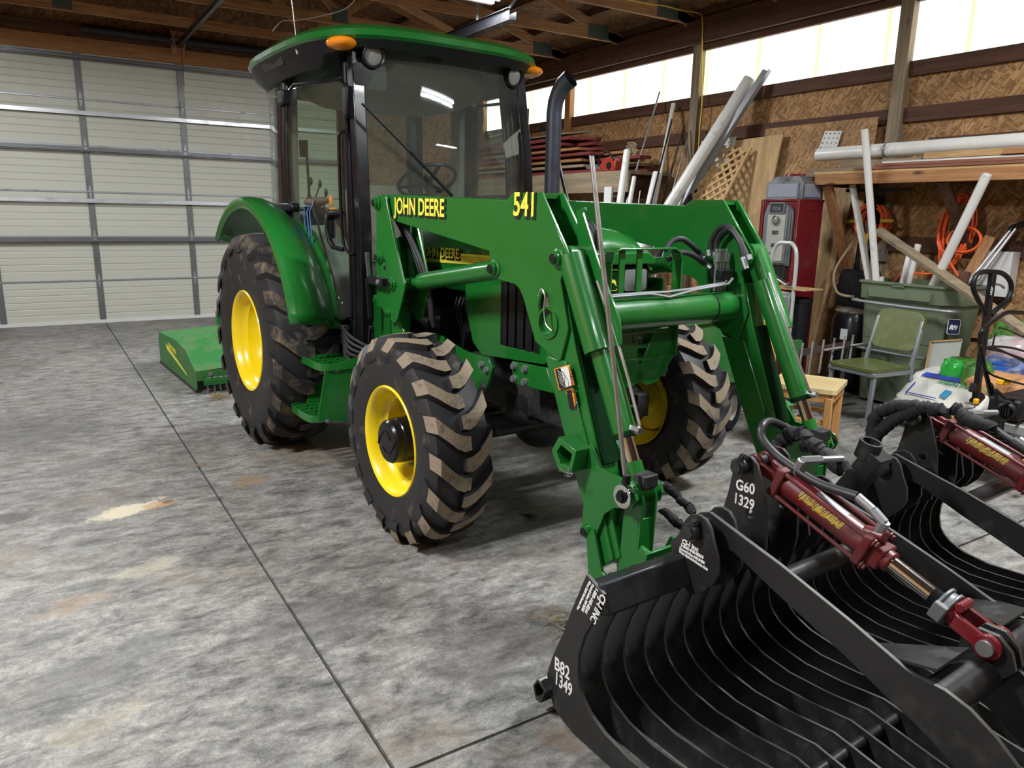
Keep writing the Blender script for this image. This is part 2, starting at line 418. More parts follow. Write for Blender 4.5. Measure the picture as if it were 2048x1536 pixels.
# ---------------------------------------------------------------- floor
def concrete():
    m, nt, b = _new('worn_concrete')
    v = coords(nt); vs = coords(nt, (1.0, 1.9, 1), (0,0,.25))
    n1 = noise(nt, v, .9, 6, .6, .6); n2 = noise(nt, vs, 6.5, 12, .74, .35); n3 = noise(nt, v, 38, 6, .7)
    c = ramp(nt, n2, [(.34, (.075,.072,.067)), (.50, (.205,.199,.184)), (.69, (.36,.35,.325))])
    c = mix(nt, 1.0, c, ramp(nt, n1, [(.28, .55), (.50, .95), (.75, 1.12)]), 'MULTIPLY')
    c = mix(nt, 1.0, c, ramp(nt, n3, [(.3, .70), (.6, 1.12)]), 'MULTIPLY')
    c = mix(nt, 1.0, c, ramp(nt, noise(nt, v, 120, 4, .6), [(.35, .80), (.6, 1.08)]), 'MULTIPLY')
    c = mix(nt, ramp(nt, noise(nt, v, 17, 9, .75), [(.60, 0.0), (.70, .45)]), c, (.07,.068,.062))
    c = mix(nt, ramp(nt, noise(nt, coords(nt,(1,1,1),(0,0,1.1)), 13, 9, .75), [(.60, 0.0), (.72, .4)]), c, (.42,.41,.385))
    # brownish dirt tracks, stains, grey patches and painted shadow with their own place on the slab
    warm = ramp(nt, noise(nt, v, 1.7, 5, .6), [(.55, 0.0), (.72, .45)]); c = mix(nt, warm, c, (.23,.185,.13))
    def spot(c, x, y, rx, ry, ang, col, amt, thr=.5):
        tc = nt.nodes.new('ShaderNodeTexCoord'); a = nt.nodes.new('ShaderNodeMapping'); a.vector_type = 'TEXTURE'
        a.inputs['Location'].default_value = (x,y,0); a.inputs['Rotation'].default_value = (0,0,ang); a.inputs['Scale'].default_value = (rx,ry,1)
        nt.links.new(tc.outputs['Object'], a.inputs['Vector'])
        ln = nt.nodes.new('ShaderNodeVectorMath'); ln.operation = 'LENGTH'; nt.links.new(a.outputs[0], ln.inputs[0])
        nn = nt.nodes.new('ShaderNodeMath'); nn.operation = 'MULTIPLY_ADD'; nn.inputs[1].default_value = 2.4; nn.inputs[2].default_value = -1.15
        nt.links.new(noise(nt, v, 7, 8, .7), nn.inputs[0])
        ad = nt.nodes.new('ShaderNodeMath'); nt.links.new(ln.outputs['Value'], ad.inputs[0]); nt.links.new(nn.outputs[0], ad.inputs[1])
        f = ramp(nt, ad.outputs[0], [(thr, amt), (min(.99,thr+.28), 0.0)]); return mix(nt, f, c, col)
    def at(px, py): p = onz(px, py); return p.x, p.y
    x, y = at(262,1018); c = spot(c, x, y, .26, .10, .35, (.56,.50,.38), .9, .62)
    x, y = at(318,1008); c = spot(c, x, y, .13, .09, .35, (.40,.25,.12), .7, .55)
    x, y = at(335,1003); c = spot(c, x, y, .05, .05, .3, (.12,.05,.03), .7, .5)
    x, y = at(300,1135); c = spot(c, x, y, .22, .10, .3, (.48,.44,.31), .32)
    x, y = at(150,1210); c = spot(c, x, y, .26, .10, .5, (.27,.19,.12), .4)
    x, y = at(500,960); c = spot(c, x, y, .20, .12, .2, (.26,.18,.10), .6)
    x, y = at(190,1450); c = spot(c, x, y, .22, .10, .3, (.34,.29,.21), .3)
    x, y = at(1130,1475); c = spot(c, x, y, .10, .12, .3, (.17,.12,.08), .5)
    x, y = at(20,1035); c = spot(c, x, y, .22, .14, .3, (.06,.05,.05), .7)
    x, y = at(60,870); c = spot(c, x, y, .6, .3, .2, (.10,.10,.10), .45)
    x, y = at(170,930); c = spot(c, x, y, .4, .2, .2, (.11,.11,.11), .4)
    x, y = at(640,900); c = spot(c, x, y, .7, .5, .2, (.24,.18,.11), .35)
    x, y = at(1000,1290); c = spot(c, x, y, .5, .35, .2, (.09,.085,.08), .45)  # shadow of loader and bucket painted into the slab colour
    x, y = at(640,1240); c = spot(c, x, y, .4, .3, .2, (.09,.088,.085), .45)  # soft cab and loader shadow painted as a dark patch
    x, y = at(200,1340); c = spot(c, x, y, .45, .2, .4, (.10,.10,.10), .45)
    nt.links.new(c, b.inputs['Base Color'])
    nt.links.new(ramp(nt, n2, [(.3, .42), (.7, .75)]), b.inputs['Roughness']); b.inputs['Specular IOR Level'].default_value = .35
    bump(nt, n3, b, .25, .004); return m
M['concrete'] = concrete()
M['joint'] = paint('joint_dirt', (.035,.030,.024), .9)
XL, XR, YF, YB = -3.0, 6.98, -3.6, 12.1
JX, JY = .735, 1.75
fl = MB(); g = .006
for x0, x1 in ((XL, JX-g), (JX+g, XR)):
    for y0, y1 in ((YF, JY-g), (JY+g, 7.2-g if False else YB)):
        fl.box(x0, x1, y0, y1, -.12, 0)
fl.mat(1).box(XL, XR, YF, YB, -.13, -.015)
tag(fl.build('floor', [M['concrete'], M['joint']]), kind='structure')

# ---------------------------------------------------------------- right wall: girts, sheathing, posts, translucent strip windows
WX = 6.85
wr = empty('wall_right', kind='structure')
w = MB()
for y0 in (-3.6, -1.2, 1.24, 3.68, 6.12, 8.56, 11.0):
    y1 = min(y0+2.434, YB); w.box(WX+.085, WX+.10, y0, y1, 0, 3.02)
w.box(WX+.085, WX+.10, YF, YB, 3.62, 4.4); w.box(WX+.085, WX+.10, YF, 1.72, 3.0, 3.64)  # unseen near windows closed with added sheathing to darken the windscreen reflection
w.build('sheathing', M['osb_wall'], wr)
for z0, z1, nm in ((2.90,3.03,'girt'), (2.50,2.63,'girt'), (1.33,1.47,'girt'), (.62,.75,'girt'), (0,.14,'girt')):
    MB().box(WX+.045, WX+.085, YF, YB, z0, z1).build(nm, wd('dark','y') if z0 > 1 else wd('mid','y'), wr, bevel=.003)
MB().box(WX-.05, WX+.0, YF, YB, 3.60, 3.86).build('header_beam', wd('dark','y'), wr, bevel=.004)
MB().box(WX+.03, WX+.085, YF, YB, 3.53, 3.62).build('window_head', wd('dark','y'), wr, bevel=.003)
for yc in (-.85, 1.72, 4.29, 6.86, 9.43, 11.98):
    p = MB(); p.box(WX, WX+.14, yc-.062, yc+.062, 0, 3.86)
    p.build('post', wd('grey','z') if yc < 9 else wd('orange','z'), wr, bevel=.005)
    MB().box(WX-.045, WX, yc-.05, yc+.03, 0 if yc > 11 else 3.2, 3.6).build('post_cleat', wd('orange','z'), wr) if False else None
def fiberglass():
    m, nt, b = _new('lit_fibreglass'); nt.nodes.remove(b)
    v = coords(nt)
    sx = nt.nodes.new('ShaderNodeSeparateXYZ'); nt.links.new(v, sx.inputs[0])
    wv = nt.nodes.new('ShaderNodeMath'); wv.operation = 'PINGPONG'; wv.inputs[1].default_value = .375; nt.links.new(sx.outputs[1], wv.inputs[0])
    seam = ramp(nt, wv.outputs[0], [(.012, (.62,.72,.22)), (.03, (1,.99,.80)), (.09, (1,1,.95))])
    st = ramp(nt, noise(nt, coords(nt, (1,14,.6)), 2.0, 4), [(.3, (.80,.84,.70)), (.6, (1,1,1))])
    c = mix(nt, 1.0, seam, st, 'MULTIPLY')
    e = nt.nodes.new('ShaderNodeEmission'); e.inputs[1].default_value = 2.6; nt.links.new(c, e.inputs[0])
    nt.links.new(e.outputs[0], nt.nodes['Material Output'].inputs[0]); return m
M['panel'] = fiberglass()
ys = (1.72, 4.29, 6.86, 9.43, 11.98)
for i in range(4):
    o = MB().box(WX+.088, WX+.094, ys[i], ys[i+1], 3.03, 3.57).build('window_%d' % (i+1), M['panel']); tag(o, kind='structure')

# ---------------------------------------------------------------- gable wall with the overhead door
wb = empty('wall_back', kind='structure')
MB().box(XL, -.52, YB+.02, YB+.08, 0, 3.62).build('sheathing', M['osb_gable'], wb)
MB().box(4.50, XR, YB+.02, YB+.08, 0, 3.62).build('sheathing', M['osb_gable'], wb)
MB().box(XL, XR, YB+.02, YB+.08, 3.62, 5.8).build('gable_sheathing', M['osb_gable'], wb)
MB().box(XL, XR, YB-.06, YB+.0, 3.60, 3.79).build('header_board', wd('orange','x'), wb, bevel=.003)
MB().box(XL, XR, YB-.05, YB+.02, 3.79, 3.95).build('header_plate', wd('dark','x'), wb, bevel=.003)
MB().box(1.88, 2.06, YB-.11, YB-.06, 3.72, 4.02).build('spring_pad', wd('mid','z'), wb, bevel=.003)
MB().box(4.46, 4.60, YB-.08, YB+.02, 0, 3.6).build('jamb', wd('mid','z'), wb)
# sectional door
dr = empty('door_1', (0,0,0), kind='structure')
DX0, DX1 = -.52, 4.46
M['door'] = paint('door_ivory', (.50,.50,.44), .45, var=.03)
M['door_rib'] = paint('door_grey_rib', (.16,.165,.17), .4, .5)
SEC = 3.62/6
for k in range(6):
    z0 = k*SEC; d = MB()
    # ribbed skin: shallow grooves across each section
    prof = []; nr = 6
    zz = z0+.004
    for j in range(nr):
        a = z0+.03 + (SEC-.06)*j/nr
        prof += [(a, 0), (a+.010, .007), (a+.020, 0)] if j else [(z0+.004, 0)]
    prof.append((z0+SEC-.004, 0))
    pts = [(YB-.035+dy, z) for z, dy in prof]
    vs = []; fs = []
    for yy, z in pts: vs += [(DX0, yy, z), (DX1, yy, z)]
    for j in range(len(pts)-1): fs.append((2*j+1, 2*j, 2*j+2, 2*j+3))
    d.add(vs, fs); d.box(DX0, DX1, YB-.02, YB, z0+.004, z0+SEC-.004)
    pn = d.build('door_panel', M['door'], dr, sharp=20)
stx = [DX0+.05, .71, 1.97, 3.23, DX1-.05]
zb = M['zinc']
for x in stx:
    for k in range(6):
        s_ = MB(); s_.box(x-.038, x+.038, YB-.052, YB-.036, k*SEC+.01, (k+1)*SEC-.01); s_.build('door_stile', M['door_rib'], dr, bevel=.002)
for k in range(1,6):
    z = k*SEC
    r_ = MB(); r_.box(DX0, DX1, YB-.047, YB-.036, z-.012, z+.012); r_.build('section_joint', M['zinc'], dr, bevel=.003)
    for x in stx:
        h = MB()
        h.prism([(-.022,-.005),(-.006,.085),(.006,.085),(.022,-.005)], (0,-.006,0), o=(x, YB-.053, z+.01), u=(1,0,0), v=(0,0,1))
        h.prism([(-.022,.005),(.022,.005),(.006,-.085),(-.006,-.085)], (0,-.006,0), o=(x, YB-.053, z-.01), u=(1,0,0), v=(0,0,1))
        h.cyl((x-.03, YB-.062, z), (x+.03, YB-.062, z), .008, seg=10)
        h.build('door_hinge', M['zinc'], dr)
# stiffening struts (U-shaped bars): positions seen in the photo
for z, dkk in ((3.56,1), (5*SEC-.17,0), (4*SEC-.03,1), (3*SEC-.11,0), (2*SEC-.03,1)):
    s_ = MB(); s_.box(DX0, DX1, YB-.10, YB-.052, z-.02, z-.014); s_.box(DX0, DX1, YB-.104, YB-.098, z-.035, z-.014); s_.box(DX0, DX1, YB-.058, YB-.052, z-.035, z+.02)
    if dkk: s_.box(DX0, DX1, YB-.10, YB-.052, z-.05, z-.044); s_.box(DX0, DX1, YB-.075, YB-.07, z-.05, z-.014)
    s_.build('door_strut', M['door_rib'] if dkk else M['alu'], dr)  # shade inside open-down channels put into darker grey, reflection of others into bright metal
MB().box(DX0, DX1, YB-.055, YB-.02, .0, .045).build('bottom_seal', M['white'], dr)

# left and front walls (behind the camera) and roof deck
tag(MB().box(XL-.1, XL, YF, YB+.1, 0, 3.9).build('wall_left', M['osb_wall']), kind='structure')
tag(MB().box(XL, XR, YF-.1, YF, 0, 5.8).build('wall_front', M['osb_gable']), kind='structure')
RX, RZ, EZ = 2.0, 5.45, 3.88
ce = empty('ceiling', kind='structure')
def roofz(x): return EZ + .09 + (RZ-EZ)*(1-abs(x-RX)/(XR-RX))
MB().prism([(XR+.2, roofz(XR+.2)), (RX, roofz(RX)), (XL-.1, roofz(XL-.1)), (XL-.1, roofz(XL-.1)+.03), (RX, roofz(RX)+.03), (XR+.2, roofz(XR+.2)+.03)], (0, YB-YF+.3, 0), o=(0,YF-.1,0), u=(1,0,0), v=(0,0,1)).build('roof_deck', M['osb_roof'], ce)
for k in range(9):                                              # purlins run along the building under the deck
    for sgn in (1,-1):
        x = RX + sgn*(.25 + k*.58)
        if x > XR or x < XL: continue
        MB().box(x-.02, x+.02, YF, YB, roofz(x)-.085, roofz(x)-.002).build('purlin', wd('dark','y'), ce)

# ---------------------------------------------------------------- roof trusses
def truss(y, gy=None):
    t = empty('roof_truss', (0,y,0), kind='structure')
    zb0 = 3.86; th = .038; hh = .09
    def b(nm, p0, p1, h=.089, mt='mid', ax='x'):
        m = MB(); m.bar((p0[0],0,p0[1]), (p1[0],0,p1[1]), th, h, (0,0,1) if abs(p1[0]-p0[0]) > .05 else (1,0,0)); return m.build(nm, wd(mt,ax), t, bevel=.002)
    b('bottom_chord', (XL, zb0+hh/2), (WX+.05, zb0+hh/2), .115)
    tz = lambda x: roofz(x) - .145
    b('top_chord', (RX-.02, tz(RX)), (XR, tz(XR)-.0), .115); b('top_chord', (RX+.02, tz(RX)), (XL, tz(XL)), .115)
    for xb, xt in ((.55,-.45), (.55,RX-.03), (3.45,RX+.03), (3.45,4.45), (4.95,4.45)):
        if xb == 4.95: continue
        b('web', (xb, zb0+.09), (xt, tz(xt)-.03), .089, 'mid', 'z')
    g = M['zinc']
    for xb in (.55, 3.45): 
        m = MB(); m.box(xb-.10, xb+.10, -.022, -.0195, zb0+.01, zb0+.17)
        for q in range(6): m.box(xb-.095+q*.035, xb-.085+q*.035, -.0235, -.0215, zb0+.02, zb0+.16)
        m.build('gusset_plate', M['gusset'], t)
    m = MB(); m.box(WX-.55, WX-.22, -.022, -.0195, zb0, zb0+.17); m.build('gusset_plate', M['gusset'], t)
    return t
M['gusset'] = paint('gusset_zinc', (.10,.12,.11), .5, .5)
for y in (-2.0, -.7, .6, 1.86, 3.15, 4.43, 5.72, 7.0, 8.28, 9.56, 10.86): truss(y)
# horizontal bracing
bz = MB(); bz.bar((3.1,8.1,3.99), (6.3,10.6,3.99), .038, .085); tag(bz.build('trim_1', wd('mid','x')), kind='structure')
bz = MB(); bz.bar((-.4,9.7,4.0), (2.9,7.4,4.9), .038, .085); tag(bz.build('trim_2', wd('dark','x')), kind='structure')
# ================================================================ TRACTOR
PSI = radians(3.0); TO = Vector((2.33, 3.31, 0)); TR = Matrix.Rotation(PSI, 3, 'Z')
def _l(x, y): return TR.transposed() @ (Vector((0,0,HH)) - TO), TR.transposed() @ wray(x, y)
def Lx(x, y, a): o, r = _l(x, y); return o + r*((a-o.x)/r.x)
def Ly(x, y, a): o, r = _l(x, y); return o + r*((a-o.y)/r.y)
def Lz(x, y, a): o, r = _l(x, y); return o + r*((a-o.z)/r.z)
T = empty('tractor', TO, PSI, 'green farm tractor with glazed cab, yellow wheels and front loader arms', 'tractor')
G = M['green']
# ---- wheels -------------------------------------------------
def tire(name, R, xo, xi, rimr, nl, lh, ly, lugm, side=-1, w_lug=.07):
    """xo outer plane, xi inner plane (negative x side)"""
    wd_ = xi-xo; cx = (xo+xi)/2; hw = wd_/2; t = MB()
    sh = R-lh                                                 # tread base radius
    prof = [(-hw*.80, rimr), (-hw*.90, rimr+.012), (-hw*.97, rimr+(sh-rimr)*.28), (-hw*1.0, rimr+(sh-rimr)*.55), (-hw*.97, rimr+(sh-rimr)*.80),
            (-hw*.86, rimr+(sh-rimr)*.94), (-hw*.6, sh-.004), (-hw*.3, sh+.003), (0, sh+.005)]
    prof = prof + [(-a, r) for a, r in prof[-2::-1]]
    t.lathe(prof, (cx, ly, R), (1,0,0), 72)
    def surf(s, th, h):
        # s in -1..1 across the tread, following the shoulder outward
        a = s*hw
        r = sh + .005 - .02*abs(s)**3
        if abs(s) > .86: r -= (abs(s)-.86)*.30
        nx = 0 if abs(s) < .8 else (abs(s)-.8)*1.6*(1 if s > 0 else -1)
        rr = r + h*(1-.3*abs(nx)); aa = a + h*nx
        return Vector((cx+aa, ly + rr*sin(th), R + rr*cos(th)))
    pitch = 2*pi/nl
    for row in (-1, 1):
        for k in range(nl):
            th0 = k*pitch + (pitch/2 if row > 0 else 0) + .1
            # chevron lug: from past the centre line out to the shoulder (bent)
            c = [(-.10,.0,.85),(.12,.00,1),(.36,-.10,1),(.62,-.30,1.02),(.86,-.52,1.12),(1.0,-.66,1.2),(1.05,-.76,1.25)]
            hwid = w_lug/2/R
            vs = []; n = len(c)
            for s, dt, wf in c:
                thc = th0 - dt*pitch*1.0
                taper = 1
                hgt = lh if s < .95 else lh*.75
                if s > 1.02: hgt = lh*.15
                for e, h in ((-1.25,-.012),(-1,1),(1,1),(1.25,-.012)):
                    vs.append(surf(row*s, thc + e*hwid*wf, (h if h < 0 else hgt)))
            fs = []
            lt = []
            for j in range(n-1):
                for i in range(3):
                    f = (4*j+i, 4*j+i+1, 4*j+4+i+1, 4*j+4+i)
                    if row > 0: f = f[::-1]
                    (lt if i == 1 else fs).append(f)
            fs += [(0,1,2,3) if row > 0 else (3,2,1,0)] ; e_ = 4*(n-1); fs.append((e_+3,e_+2,e_+1,e_) if row > 0 else (e_,e_+1,e_+2,e_+3))
            n0 = len(t.v); t.mat(0).add(vs, fs); 
            for f in lt[:-1]: t.f.append([n0+i for i in f]); t.m.append(1)
            for f in lt[-1:]: t.f.append([n0+i for i in f]); t.m.append(0)
    return t.build(name, [M['rubber'], lugm], T, sharp=28)
def rim(par, R, xo, flr, dep, disc_r, hub, ly, nuts, nr):
    r = MB(); o = (xo, ly, R)
    r.lathe([(.012, flr+.006), (-.004, flr+.004), (-.008, flr-.002), (-.002, flr-.012), (.010, flr-.022), (.05, flr-.034), (.075, flr-.04), (.09, flr-.062), (dep*.8, flr-.066), (dep, disc_r), (dep+.006, disc_r-.012),(dep+.01, .05), (dep+.01, .001)], o, (1,0,0), 64)
    r.lathe([(.30, flr+.005),(.29, flr-.01),(.2, flr-.05),(dep*.8, flr-.064)], o, (1,0,0), 64)
    m = r.build('rim', M['yellow'], par, sharp=50)
    for k in range(nuts):
        a = 2*pi*k/nuts + .45
        b = MB(); b.bolt((xo+dep, ly+nr*sin(a), R+nr*cos(a)), (-1,0,0), .015, .028); b.cyl((xo+dep-.02, ly+nr*sin(a), R+nr*cos(a)), (xo+dep-.045, ly+nr*sin(a), R+nr*cos(a)), .008, seg=10)
        b.build('wheel_nut', M['zinc'], par)
ft = tire('front_tire', .515, -.985, -.675, .268, 17, .030, 0, M['lug'])
rim(ft, .512, -.966, .272, .17, .20, 0, 0, 8, .165)
h = MB(); h.lathe([(0,.001),(0,.075),(.003,.098),(.014,.108),(.05,.108),(.055,.112),(.20,.112)], (-.985,0,.512), (1,0,0), 40)
for a0 in (.6, 2.2, 3.6, 5.0):                                   # curved cast relief on the cap face
    pts = [(-.987, .05*sin(a0+q*.28)+.01*q*cos(a0), .512+.055*cos(a0+q*.3)) for q in range(6)]
    h.tube(pts, .003, 6)
h.build('hub_cap', M['black_gloss'], ft)
rt = tire('rear_tire', .725, -1.085, -.655, .338, 19, .034, 2.008, M['lug_rear'], w_lug=.085)
rim(rt, .722, -1.062, .345, .20, .24, 0, 2.008, 8, .17)
MB().lathe([(.12,.001),(.12,.07),(.14,.085),(.24,.09)], (-1.02,2.008,.722), (1,0,0), 28).build('hub', M['yellow'], rt)
for o in (ft, rt): mirx(o)
# ---- axles, engine, transmission ---------------------------
ax = MB()
ax.cyl((-.70,0,.50), (.70,0,.50), .062, seg=24)
ax.ell((0,.02,.47), .19, .15, .15); ax.cyl((-.66,0,.5), (-.42,0,.5), .13, .085, 24); ax.cyl((.66,0,.5), (.42,0,.5), .13, .085, 24)
ax.box(-.20,.20,-.10,.12,.50,.66)
ax.cyl((-.45,-.14,.52), (.45,-.14,.52), .022)
for s in (-1,1): ax.cyl((s*.45,-.14,.52), (s*.62,-.14,.52), .012); ax.obox((s*.60,-.04,.52), .09,.24,.14); ax.cyl((s*.60,0,.40),(s*.60,0,.64),.06,seg=16)
ax.build('front_axle', M['dark_metal'], T, bevel=.006)
en = MB()
en.box(-.20,.20,-.45,1.35,.55,.82); en.box(-.17,.17,-.05,.75,.80,1.22); en.box(-.24,.24,.95,2.3,.50,.95)
en.cyl((-.24,2.0,.72), (-.70,2.0,.72), .13, .12, 24); en.cyl((.24,2.0,.72), (.70,2.0,.72), .13, .12, 24)
en.build('engine_block', M['dark_metal'], T, bevel=.012)
d = MB()                                                         # visible engine-bay fittings
d.cyl((-.22,.52,.90), (-.22,.52,1.16), .045); d.cyl((-.22,.52,1.16),(-.22,.52,1.18),.05)
d.tube([(-.26,.45,1.2),(-.27,.42,1.05),(-.26,.44,.92),(-.24,.5,.84)], .022, 12, smooth=5)
d.tube([(-.24,.30,1.22),(-.27,.26,1.1),(-.26,.24,.98),(-.22,.20,.9)], .028, 12, smooth=5)
d.cyl((-.30,.36,1.04), (-.12,.36,1.04), .09); d.cyl((-.30,.15,1.10), (-.10,.15,1.10), .07)
for z in (.98, 1.02, .90): d.lathe([(-.008,.036),(.008,.036)], (-.262,.25,z), (0,.1,1), 16)
d.box(-.26,-.15,.6,.74,.86,1.0); d.box(-.25,-.12,-.02,.1,.92,1.18)
for k in range(5): d.tube([(-.24,.62-.05*k,1.2),(-.28-.01*k,.6-.05*k,1.06),(-.24,.66-.06*k,.9)], .009+.002*(k%2), 8, smooth=5)
d.build('engine_fitting', M['black'], T, bevel=.004)
cl = MB(); 
for z in (.955,.985,1.015): cl.lathe([(-.007,.031),(.007,.031)], (-.262,.255,z), (0,.12,1), 18)
cl.build('hose_clamp', M['chrome'], T)
# side frame plates with bolts
fp = MB(); fp.px([(.70,.92),(.56,.92),(.40,.885),(.27,.865),(.03,.865),(-.01,.82),(.05,.68),(.10,.665),(.30,.665),(.36,.75),(.70,.66)], -.375, -.355)
fp.px([(-.18,.885),(-.47,.90),(-.53,.79),(-.20,.775)], -.375, -.355)
f_ = fp.build('side_frame', G, T, bevel=.003)
bz_ = [(.04,.80),(.09,.82),(.07,.70)] + [(-.21,.865),(-.30,.865),(-.21,.80),(-.30,.80)]
for (y_, z_) in bz_: MB().bolt((-.375,y_,z_), (-1,0,0), .016, .018).build('frame_bolt', M['zinc'], f_)
mirx(f_)
# ---- hood ---------------------------------------------------
def hoodsec(t):
    """t 0 at windscreen, 1 at nose -> y, half-width, top z, bottom z"""
    y = 1.02 - t*1.50; hw = .345 - .075*max(0,(t-.55)/.45)**1.6*1.0
    zt_ = 1.61 - .07*t - .10*max(0,(t-.88)/.12)**2; return y, hw, zt_
def hfn(u, v):
    y, hw, zt_ = hoodsec(v)
    zb_ = 1.19 if v < .78 else 1.19 + (v-.78)*.75
    a = (u-.5)*2
    P_ = [(-1,zb_),(-1,1.34),(-.97,zt_-.10),(-.84,zt_-.045),(-.5,zt_-.012),(0,zt_),(.5,zt_-.012),(.84,zt_-.045),(.97,zt_-.10),(1,1.34),(1,zb_)]
    k = u*10; i = min(9,int(k)); f = k-i
    x = P_[i][0]*(1-f)+P_[i+1][0]*f; z = P_[i][1]*(1-f)+P_[i+1][1]*f
    return Vector((x*hw, y, z))
hd = MB(); hd.grid(hfn, 10, 24)
hd_o = hd.build('hood', G, T, solid=.012, sharp=40)
# hood front cap above the lamps
hc = MB(); hc.prism([(-.272,1.375),(-.268,1.405),(-.22,1.435),(.22,1.435),(.268,1.405),(.272,1.375)], (0,-.04,0), o=(0,-.47,0), u=(1,0,0), v=(0,0,1)); hc.build('hood_lip', G, T, bevel=.008)
sp = MB()                                                         # green engine side shield with louvre opening
sp.px([(.30,1.24),(.295,1.10),(.22,.92),(.13,.865),(-.42,.905),(-.50,1.0),(-.50,1.30),(.30,1.30)], -.352, -.338, holes=[[(-.07,1.275),(-.07,.945),(-.37,.955),(-.30,1.20),(-.22,1.275)]])
sh_ = sp.build('engine_shield', G, T, bevel=.003)
lv = MB(); lv.box(-.33,-.325,-.42,-.03,.93,1.28)
for k in range(5): lv.px([(-.045-.072*k,1.275),(-.045-.072*k,.945),(-.10-.072*k,.947),(-.10-.072*k,1.275)], -.352, -.33)
lv.build('louvre', M['black'], T, bevel=.006)
mirx(sh_)
st = MB()                                                         # yellow side stripe and small lettering
pa = Lx(700+640*.2246, 380+560*.2246, -.36); 
st.mat(0).px([(.78,1.385),(-.10,1.398),(-.10,1.349),(.74,1.325)], -.3555, -.3525)
for k in range(4): st.mat(1).px([(.46,1.350+.009*k),(-.10,1.356+.009*k),(-.10,1.354+.009*k),(.46,1.348+.009*k)], -.3562, -.3550)
st.mat(1).text('John Deere'.upper(), tmat((-.3565,.755,1.352), (0,-1,.012), (0,0,1)), .078, .001, .006, .92)
st.mat(0).text('John Deere'.upper(), tmat((-.3590,.765,1.358), (0,-1,.012), (0,0,1)), .078, .001, .0008, .92)
st_o = st.build('hood_decal', [M['decal_yellow'], M['decal_black']], T)
mi = MB(); mi.mat(0).px([(.78,1.385),(.05,1.395),(.05,1.347),(.74,1.325)], .3525, .3555); mi.build('hood_decal', [M['decal_yellow']], T)
# nose: grille, badge, lamps
ns = MB(); ns.box(-.262,.262,-.475,-.30,1.00,1.375); ns.box(-.17,.17,-.55,-.44,.90,1.02); ns.build('nose_grille', M['black'], T, bevel=.012)
MB().box(-.21,.21,-.63,-.56,.93,.985).build('bumper_bar', G, T, bevel=.01)
def shield(cx, cz, w, h_, y): return [(cx-w*.42,cz+h_*.5),(cx+w*.42,cz+h_*.5),(cx+w*.5,cz+h_*.3),(cx+w*.47,cz-h_*.3),(cx+w*.3,cz-h_*.5),(cx-w*.3,cz-h_*.5),(cx-w*.47,cz-h_*.3),(cx-w*.5,cz+h_*.3)]
bg = MB(); F = dict(o=(0,-.4765,0), u=(1,0,0), v=(0,0,1))
bc, bzz = 0.0, 1.300
bg.mat(0).prism(shield(bc,bzz,.115,.105,0), (0,-.004,0), **F)
bg.mat(1).prism(shield(bc,bzz,.104,.094,0), (0,-.006,0), **F)
deer = [(-.030,-.006),(-.020,.006),(-.004,.008),(.006,.014),(.008,.026),(.0,.034),(.006,.031),(.010,.038),(.012,.030),(.018,.028),(.020,.022),(.014,.020),(.014,.008),(.020,.002),(.032,-.006),(.030,-.010),(.016,-.004),(.012,-.010),(.022,-.022),(.018,-.024),(.004,-.010),(-.010,-.008),(-.020,-.014),(-.030,-.026),(-.034,-.024),(-.026,-.010)]
bg.mat(0).prism([(bc-a*1.0, bzz+b-.004) for a,b in deer], (0,-.008,0), **F)
bg.build('badge', [M['decal_yellow'], M['green_dark']], T)
for s in (-1,1):
    hl = MB(); hl.prism(rrect(min(s*.066,s*.240),max(s*.066,s*.240),1.232,1.362,.02), (0,-.014,0), o=(0,-.474,0), u=(1,0,0), v=(0,0,1))
    q = hl.build('headlight', M['black_gloss'], T, bevel=.003)
    l2 = MB(); l2.prism(rrect(min(s*.078,s*.228),max(s*.078,s*.228),1.244,1.350,.015), (0,-.006,0), o=(0,-.486,0), u=(1,0,0), v=(0,0,1)); l2.build('headlight_lens', M['lens'], q)
# brush guard
gd = MB()
pth = [(-.23,-.70,.95),(-.23,-.70,1.40),(-.215,-.70,1.445),(-.18,-.70,1.462),(.17,-.70,1.462),(.205,-.70,1.445),(.22,-.70,1.40),(.22,-.70,.95)]
gd.strip([pth[0],pth[1]], .06, .010, (0,1,0)); gd.strip(pth[1:7], .06, .010, (0,1,0)); gd.strip([pth[6],pth[7]], .06, .010, (0,1,0))
for x in (-.145,-.035): gd.bar((x,-.70,1.458), (x,-.70,.95), .035, .010, (0,1,0))
gd.box(-.23,.22,-.715,-.685,1.07,1.085); gd.box(-.23,.22,-.715,-.685,.94,.955)
gd.prism([(.08,1.08),(.225,1.085),(.225,.94),(.12,.825),(.05,.815),(-.03,.86),(.02,.95)], (0,.012,0), o=(0,-.71,0), u=(1,0,0), v=(0,0,1))
gd.prism([(-.08,1.08),(-.225,1.085),(-.225,.94),(-.12,.825),(-.05,.815),(.03,.86),(-.02,.95)], (0,.012,0), o=(0,-.71,0), u=(1,0,0), v=(0,0,1))
gd.box(-.2,-.18,-.70,-.3,.86,.95); gd.box(.18,.2,-.70,-.3,.86,.95)
gd.build('brush_guard', G, T, bevel=.003)
